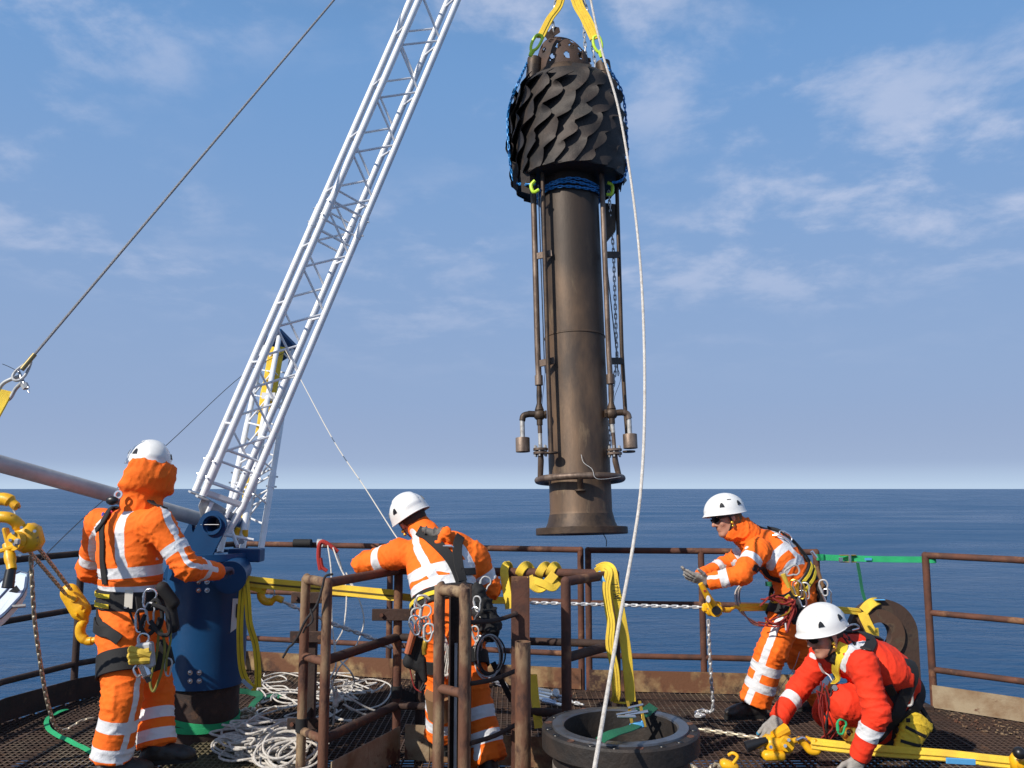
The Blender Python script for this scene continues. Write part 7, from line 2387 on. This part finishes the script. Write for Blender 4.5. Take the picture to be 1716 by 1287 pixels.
# lettering W.L.L. down the right leg, built as thin strokes
def letters(text, o_, across, down, n_, size, parent, m_):
    """down: reading direction, across: glyph up"""
    G_ = {'W': [[(0, 1), (.25, 0), (.5, .75), (.75, 0), (1, 1)]], 'L': [[(0, 1), (0, 0), (.7, 0)]], '.': [[(0, 0), (.12, 0)]]}
    adv = {'W': 1.25, 'L': .95, '.': .45}
    x = 0
    for ch_ in text:
        q = MB()
        for st in G_[ch_]:
            pts = [o_ + down * ((x + a) * size) + across * (b * size * 1.15) for a, b in st]
            for a, b in zip(pts, pts[1:]):
                q.beam(a - (b - a).normalized() * size * .06, b + (b - a).normalized() * size * .06, size * .15, .002, up=n_)
        q.build('letter', m_, parent, smooth=False)
        x += adv[ch_]
a = P(1034, 1004, 4.852); b_ = P(1029, 968, 4.858)
dn_ = (b_ - a).normalized()
letters('W.L.L.', a + Vector((.013, -.002, 0)), Vector((-1, 0, .12)).normalized(), dn_, Vector((0, -1, 0)), .026, s4, blk_pl)

# ------------------------------------------------------------------ ropes
rd = thing('rope_protector', 'red sleeve loop tied on the long rear rail with white ropes', 'rope', P(541, 930, 7.2))
rr0 = G(402, 7.72).lerp(G(975, 6.97), .22); rr0.z = 1.1
cx0 = P(541, 912, 7.35)
def R7(x, y, Y=7.28): return P(x, y, Y)
MB().tube(spline([R7(537, 955), R7(534, 935), R7(535, 915), R7(540, 908), R7(550, 912), R7(560, 920), R7(566, 925)], 6), .019, 10).build('red_sleeve', roper, rd)
MB().tube(spline([R7(537, 935), R7(540, 950), R7(548, 957)], 6), .016, 10).build('red_sleeve', roper, rd)
MB().lathe([(.03, -.02), (.04, -.02), (.04, .02), (.03, .02)], 18, Matrix.Translation(R7(536, 911, 7.40)) @ Matrix.Rotation(R(90), 4, 'Y'), closed_prof=True).build('clamp_ring', galv, rd)
MB().cyl(P(502, 910, 7.52) - Vector((.05, 0, 0)), P(514, 910, 7.5) + Vector((.04, 0, 0)), .035, 12).build('black_tape', blk, rd)
def Rg(x, y, z=.02):
    """deck point at photo position"""
    u, v = (x - CX) / F_PX, (CY - y) / F_PX
    fw, up = math.cos(PITCH) - v * math.sin(PITCH), math.sin(PITCH) + v * math.cos(PITCH)
    k = (z - EYE) / up
    return Vector((u * k, fw * k, z))
rp = [[R7(549, 912), R7(555, 960, 7.0), R7(556, 1040, 6.6), R7(563, 1110, 6.3), R7(552, 1145, 6.1), R7(575, 1170, 6.0), Rg(590, 1190), Rg(640, 1180), Rg(655, 1150), Rg(620, 1138), Rg(575, 1150), Rg(600, 1172)],
      [R7(565, 925), R7(580, 985, 7.0), R7(576, 1050, 6.7), R7(560, 1090, 6.5), R7(590, 1130, 6.2), Rg(588, 1150), Rg(540, 1160), Rg(470, 1158), Rg(445, 1140), Rg(500, 1128), Rg(520, 1150)],
      [R7(580, 960, 7.1), R7(600, 1000, 6.95), R7(610, 1040, 6.85), R7(600, 1075, 6.75), R7(585, 1100, 6.5), R7(565, 1125, 6.2), Rg(548, 1180), Rg(560, 1200), Rg(600, 1210), Rg(632, 1196)],
      [R7(557, 915), R7(572, 955, 7.1), R7(592, 985, 7.0)]]
for i, pts in enumerate(rp):
    MB().tube(spline(pts, 8), .0062, 7).build('white_rope', ropew, rd)
for k in range(12):
    r2 = random.Random(k + 70)
    x, y = r2.uniform(470, 600), r2.uniform(1142, 1180)
    pts = []
    for i in range(13):
        pts.append(Rg(min(650, max(432, x)), min(1206, max(1128, y)), .015 + r2.uniform(0, .03)))
        x += r2.uniform(-55, 55); y += r2.uniform(-17, 17)
    MB().tube(spline(pts, 7), .0058, 7).build('white_rope', ropew, rd)
# knot by the pipe
so = Solid(.01)
for k in range(6):
    a = rnd.uniform(0, 6); c = P(566, 1170, 5.6)
    so.cone(c + Vector((math.cos(a), .2, math.sin(a) * 1.5)) * .02, c + Vector((math.cos(a + 2), -.2, math.sin(a + 2) * 1.5)) * .03, .012, .012)
V, F = so.mesh(.005); to_obj('knot', V, F, ropew, rd)
for (x, y, x2, y2) in ((556, 1140, 558, 1215), (563, 1150, 552, 1190), (572, 1160, 640, 1195), (575, 1180, 632, 1200)):
    MB().tube(spline([P(x, y, 5.55), P((x + x2) / 2 + 4, (y + y2) / 2 + 6, 5.6), P(x2, y2, 5.65)], 6), .0062, 7).build('white_rope', ropew, rd)
MB().cyl(P(626, 1198, 5.6), P(640, 1196, 5.6), .018, 8).build('tape_end', cream, rd)
# big pile at the bottom
pile = thing('rope_pile', 'heaped white rope on the raised grating panel at the bottom left', 'rope', Rg(450, 1280))
for k in range(24):
    r2 = random.Random(k + 7)
    pts = []
    cx1, cy1 = Rg(455, 1268).x, Rg(455, 1268).y
    ph = r2.uniform(0, 6)
    rx, ry = r2.uniform(.08, .22), r2.uniform(.05, .12)
    ox, oy = r2.uniform(-.12, .12), r2.uniform(-.16, -.02)
    for i in range(16):
        a = ph + i * r2.uniform(.5, .9)
        hgt_ = max(0, .14 * (1 - ((ox) ** 2 + (oy) ** 2) * 20)) * (k / 16)
        pts.append(Vector((cx1 + ox + rx * math.cos(a) * r2.uniform(.7, 1.25), cy1 + oy + ry * math.sin(a) * r2.uniform(.7, 1.25), .07 + hgt_ + r2.uniform(-.012, .03))))
    MB().tube(spline(pts, 7), .0068, 7).build('rope_coil', ropew, pile)
for pts in ([(470, 1285), (400, 1270), (360, 1252), (372, 1242), (420, 1240)], [(500, 1270), (430, 1245), (365, 1240), (358, 1258), (400, 1272)], [(520, 1285), (500, 1240), (480, 1232), (455, 1245)]):
    MB().tube(spline([Rg(x, y, .06) for x, y in pts], 8), .0068, 7).build('rope_coil', ropew, pile)
# coiled bundle with tight turns
for k in range(11):
    c = Rg(482, 1290, .07) + Vector((rnd.uniform(-.07, .07), rnd.uniform(-.06, .06), k * .008))
    rx, ry = .12 + rnd.uniform(-.05, .03), .085 + rnd.uniform(-.03, .03)
    tl_ = rnd.uniform(-.3, .5)
    MB().tube([c + Vector((math.cos(a) * rx, math.sin(a) * ry, .05 + math.sin(a + tl_) * .05)) for a in [2 * math.pi * i / 26 for i in range(26)]], .0068, 7, closed=True).build('rope_coil', ropew, pile)
# raised olive grating panel under the pile
gp = thing('grating_panel', 'olive grating panel lying on the deck under the white rope pile', 'grating', Rg(410, 1270))
g_ol = mat('olive_grating', (.20, .17, .09), .75, col2=(.10, .08, .05), scale=6)
x0, x1_ = Rg(312, 1262).x, Rg(500, 1262).x
y0, y1_ = 4.35, Rg(400, 1238).y
q = MB()
x = x0
while x < x1_ + .12:
    q.box((x, (y0 + y1_) / 2, .028), (.004, y1_ - y0, .03)); x += .034
y = y0
while y < y1_:
    q.box(((x0 + x1_ + .12) / 2, y, .034), (x1_ + .12 - x0, .005, .012)); y += .05
o_ = q.build('bars', g_ol, gp, smooth=False); o_['kind'] = 'stuff'
for yy in (y0, y1_): MB().box(((x0 + x1_ + .12) / 2, yy, .028), (x1_ + .13 - x0, .006, .036)).build('edge_bar', g_ol, gp, smooth=False)
# small heap of chain with yellow block at the pedestal
hp_ = thing('chain_heap', 'small heap of dull chain with a yellow piece beside the rusty pedestal', 'chain', Rg(408, 1210))
for k in range(3):
    pts = []
    r2 = random.Random(k)
    for i in range(9):
        a = i * 1.1 + k
        pts.append(Rg(408, 1208, .02) + Vector((math.cos(a) * r2.uniform(.03, .09), math.sin(a) * r2.uniform(.03, .10), r2.uniform(0, .09))))
    chain(spline(pts, 6), .034, .0062, chain_w, parent=hp_, single=True)
MB().box(Rg(416, 1212, .03) + Vector((0, -.06, .01)), (.07, .04, .03), Matrix.Rotation(R(20), 3, 'Z'), bev=.008).build('yellow_block', yel, hp_)
q = MB().strip(spline([Rg(400, 1158, .12), Rg(420, 1160, .10), Rg(436, 1166, .08), Rg(424, 1180, .05), Rg(418, 1196, .03)], 5), Vector((0, -.7, .7)), .05, .004)
tag(q.build('strap', web_gd), 'dark green strap on the grating right of the rusty pedestal', 'strap')
q = MB().strip([p for p in spline([Rg(440, 1172, .05), Rg(455, 1165, .04), Rg(470, 1168, .03)], 5)], Vector((0, -.3, 1)), .045, .004)
tag(q.build('strap', web_gd), 'short end of dark green webbing among the white ropes', 'strap')
# shiny rigging plates and shackles on the grating behind the cage
rig = thing('rigging_plates', 'polished rigging plates and shackles lying on the grating behind the cage', 'rigging', Rg(915, 1165))
for (x, y, L_, w_, a) in ((905, 1155, .17, .035, -8), (920, 1163, .20, .03, -14), (912, 1172, .18, .04, -10), (925, 1178, .15, .03, -12), (908, 1166, .14, .025, -20)):
    MB().box(Rg(x, y, .05), (L_, w_, .02), Matrix.Rotation(R(a), 3, 'Z') @ Matrix.Rotation(R(8), 3, 'Y'), bev=.006).build('plate', MATS.get('chrome_blue') or mat('chrome_blue', (.50, .60, .72), .22, metal=.75), rig)
MB().cyl(Rg(928, 1160, .05), Rg(932, 1160, .10), .026, 12).build('nut', steel, rig)
c1_ = [Rg(930, 1172, .03), Rg(948, 1174, .03), Rg(965, 1178, .03), Rg(978, 1181, .03)]
chain(spline(c1_, 5), .036, .0065, chain_m, 'short bright chain end beside the polished rigging plates', single=True)
c1_ = [Rg(690, 1126, .05), Rg(722, 1140, .03), Rg(830, 1140, .03), Rg(850, 1150, .03)]
chain(spline(c1_, 5), .042, .007, chain_m, 'bright chain lying along the grating behind the leaning worker', single=False)
# dark cable hanging on the left gate posts
q = thing('cable', 'dark cable looped over the left loop post of the cage', 'cable', P(520, 1000, 4.6))
MB().tube(spline([P(558, 962, 4.50), P(545, 966, 4.48), P(540, 985, 4.49), P(530, 1015, 4.50), P(512, 1040, 4.52), P(500, 1065, 4.55), P(490, 1080, 4.6), P(484, 1085, 4.62), P(474, 1102, 4.65)], 7), .0065, 8).build('cable_run', roped, q)
MB().tube(spline([P(520, 1020, 4.50), P(524, 1040, 4.5), P(512, 1052, 4.55), P(508, 1060, 4.6)], 6), .005, 8).build('cable_run', roped, q)
# warning band at the pipe loop
for (px, y) in ((731, 1178), (731, 1196)):
    pass
# debris and rust flakes on the grating, lying in the corners
r2 = random.Random(99)
q = MB()
for i in range(300):
    if i % 3 == 0: c = E[4].lerp(E[3], r2.random()) + Vector((r2.uniform(.0, .2), -r2.uniform(.1, .5), 0))
    elif i % 3 == 1: c = E[7].lerp(E[8], r2.random()) + Vector((-.1, -r2.uniform(.1, .6), 0))
    else: c = E[5].lerp(E[4], r2.random()) + Vector((0, -r2.uniform(.08, .35), 0))
    s_ = r2.uniform(.005, .014)
    a = r2.uniform(0, 6)
    q.prism([c + Vector((math.cos(a + k * 1.57) * s_ * r2.uniform(.5, 1), math.sin(a + k * 1.57) * s_ * r2.uniform(.5, 1), .002)) for k in range(4)], Vector((0, 0, r2.uniform(.002, .008))))
o_ = q.build('rust_flakes', rust_worn, smooth=False); o_['kind'] = 'stuff'
tag(o_, 'loose rust flakes scattered on the grating along the toe boards', 'debris')

# look-alike things share a group phrase
GR = {'person': 'workers in hard hats on the platform', 'sling': 'yellow and lime lifting slings', 'chain': 'lifting chains', 'strap': 'green webbing straps',
      'lever_hoist': 'yellow lever hoists', 'hook': 'coloured lifting hooks', 'hook_block': 'yellow hook blocks', 'rope': 'hanging lines and ropes', 'ratchet_strap': 'green ratchet straps', 'channel_post': 'steel channel posts', 'lifting_link': 'lime lifting links'}
tops = [o for o in scene.objects if o.parent is None and 'category' in o.keys()]
for key, ph in GR.items():
    same = [o for o in tops if o.name.split('.')[0] == key and 'group' not in o.keys()]
    if len(same) > 1:
        for o in same:
            o['group'] = ph
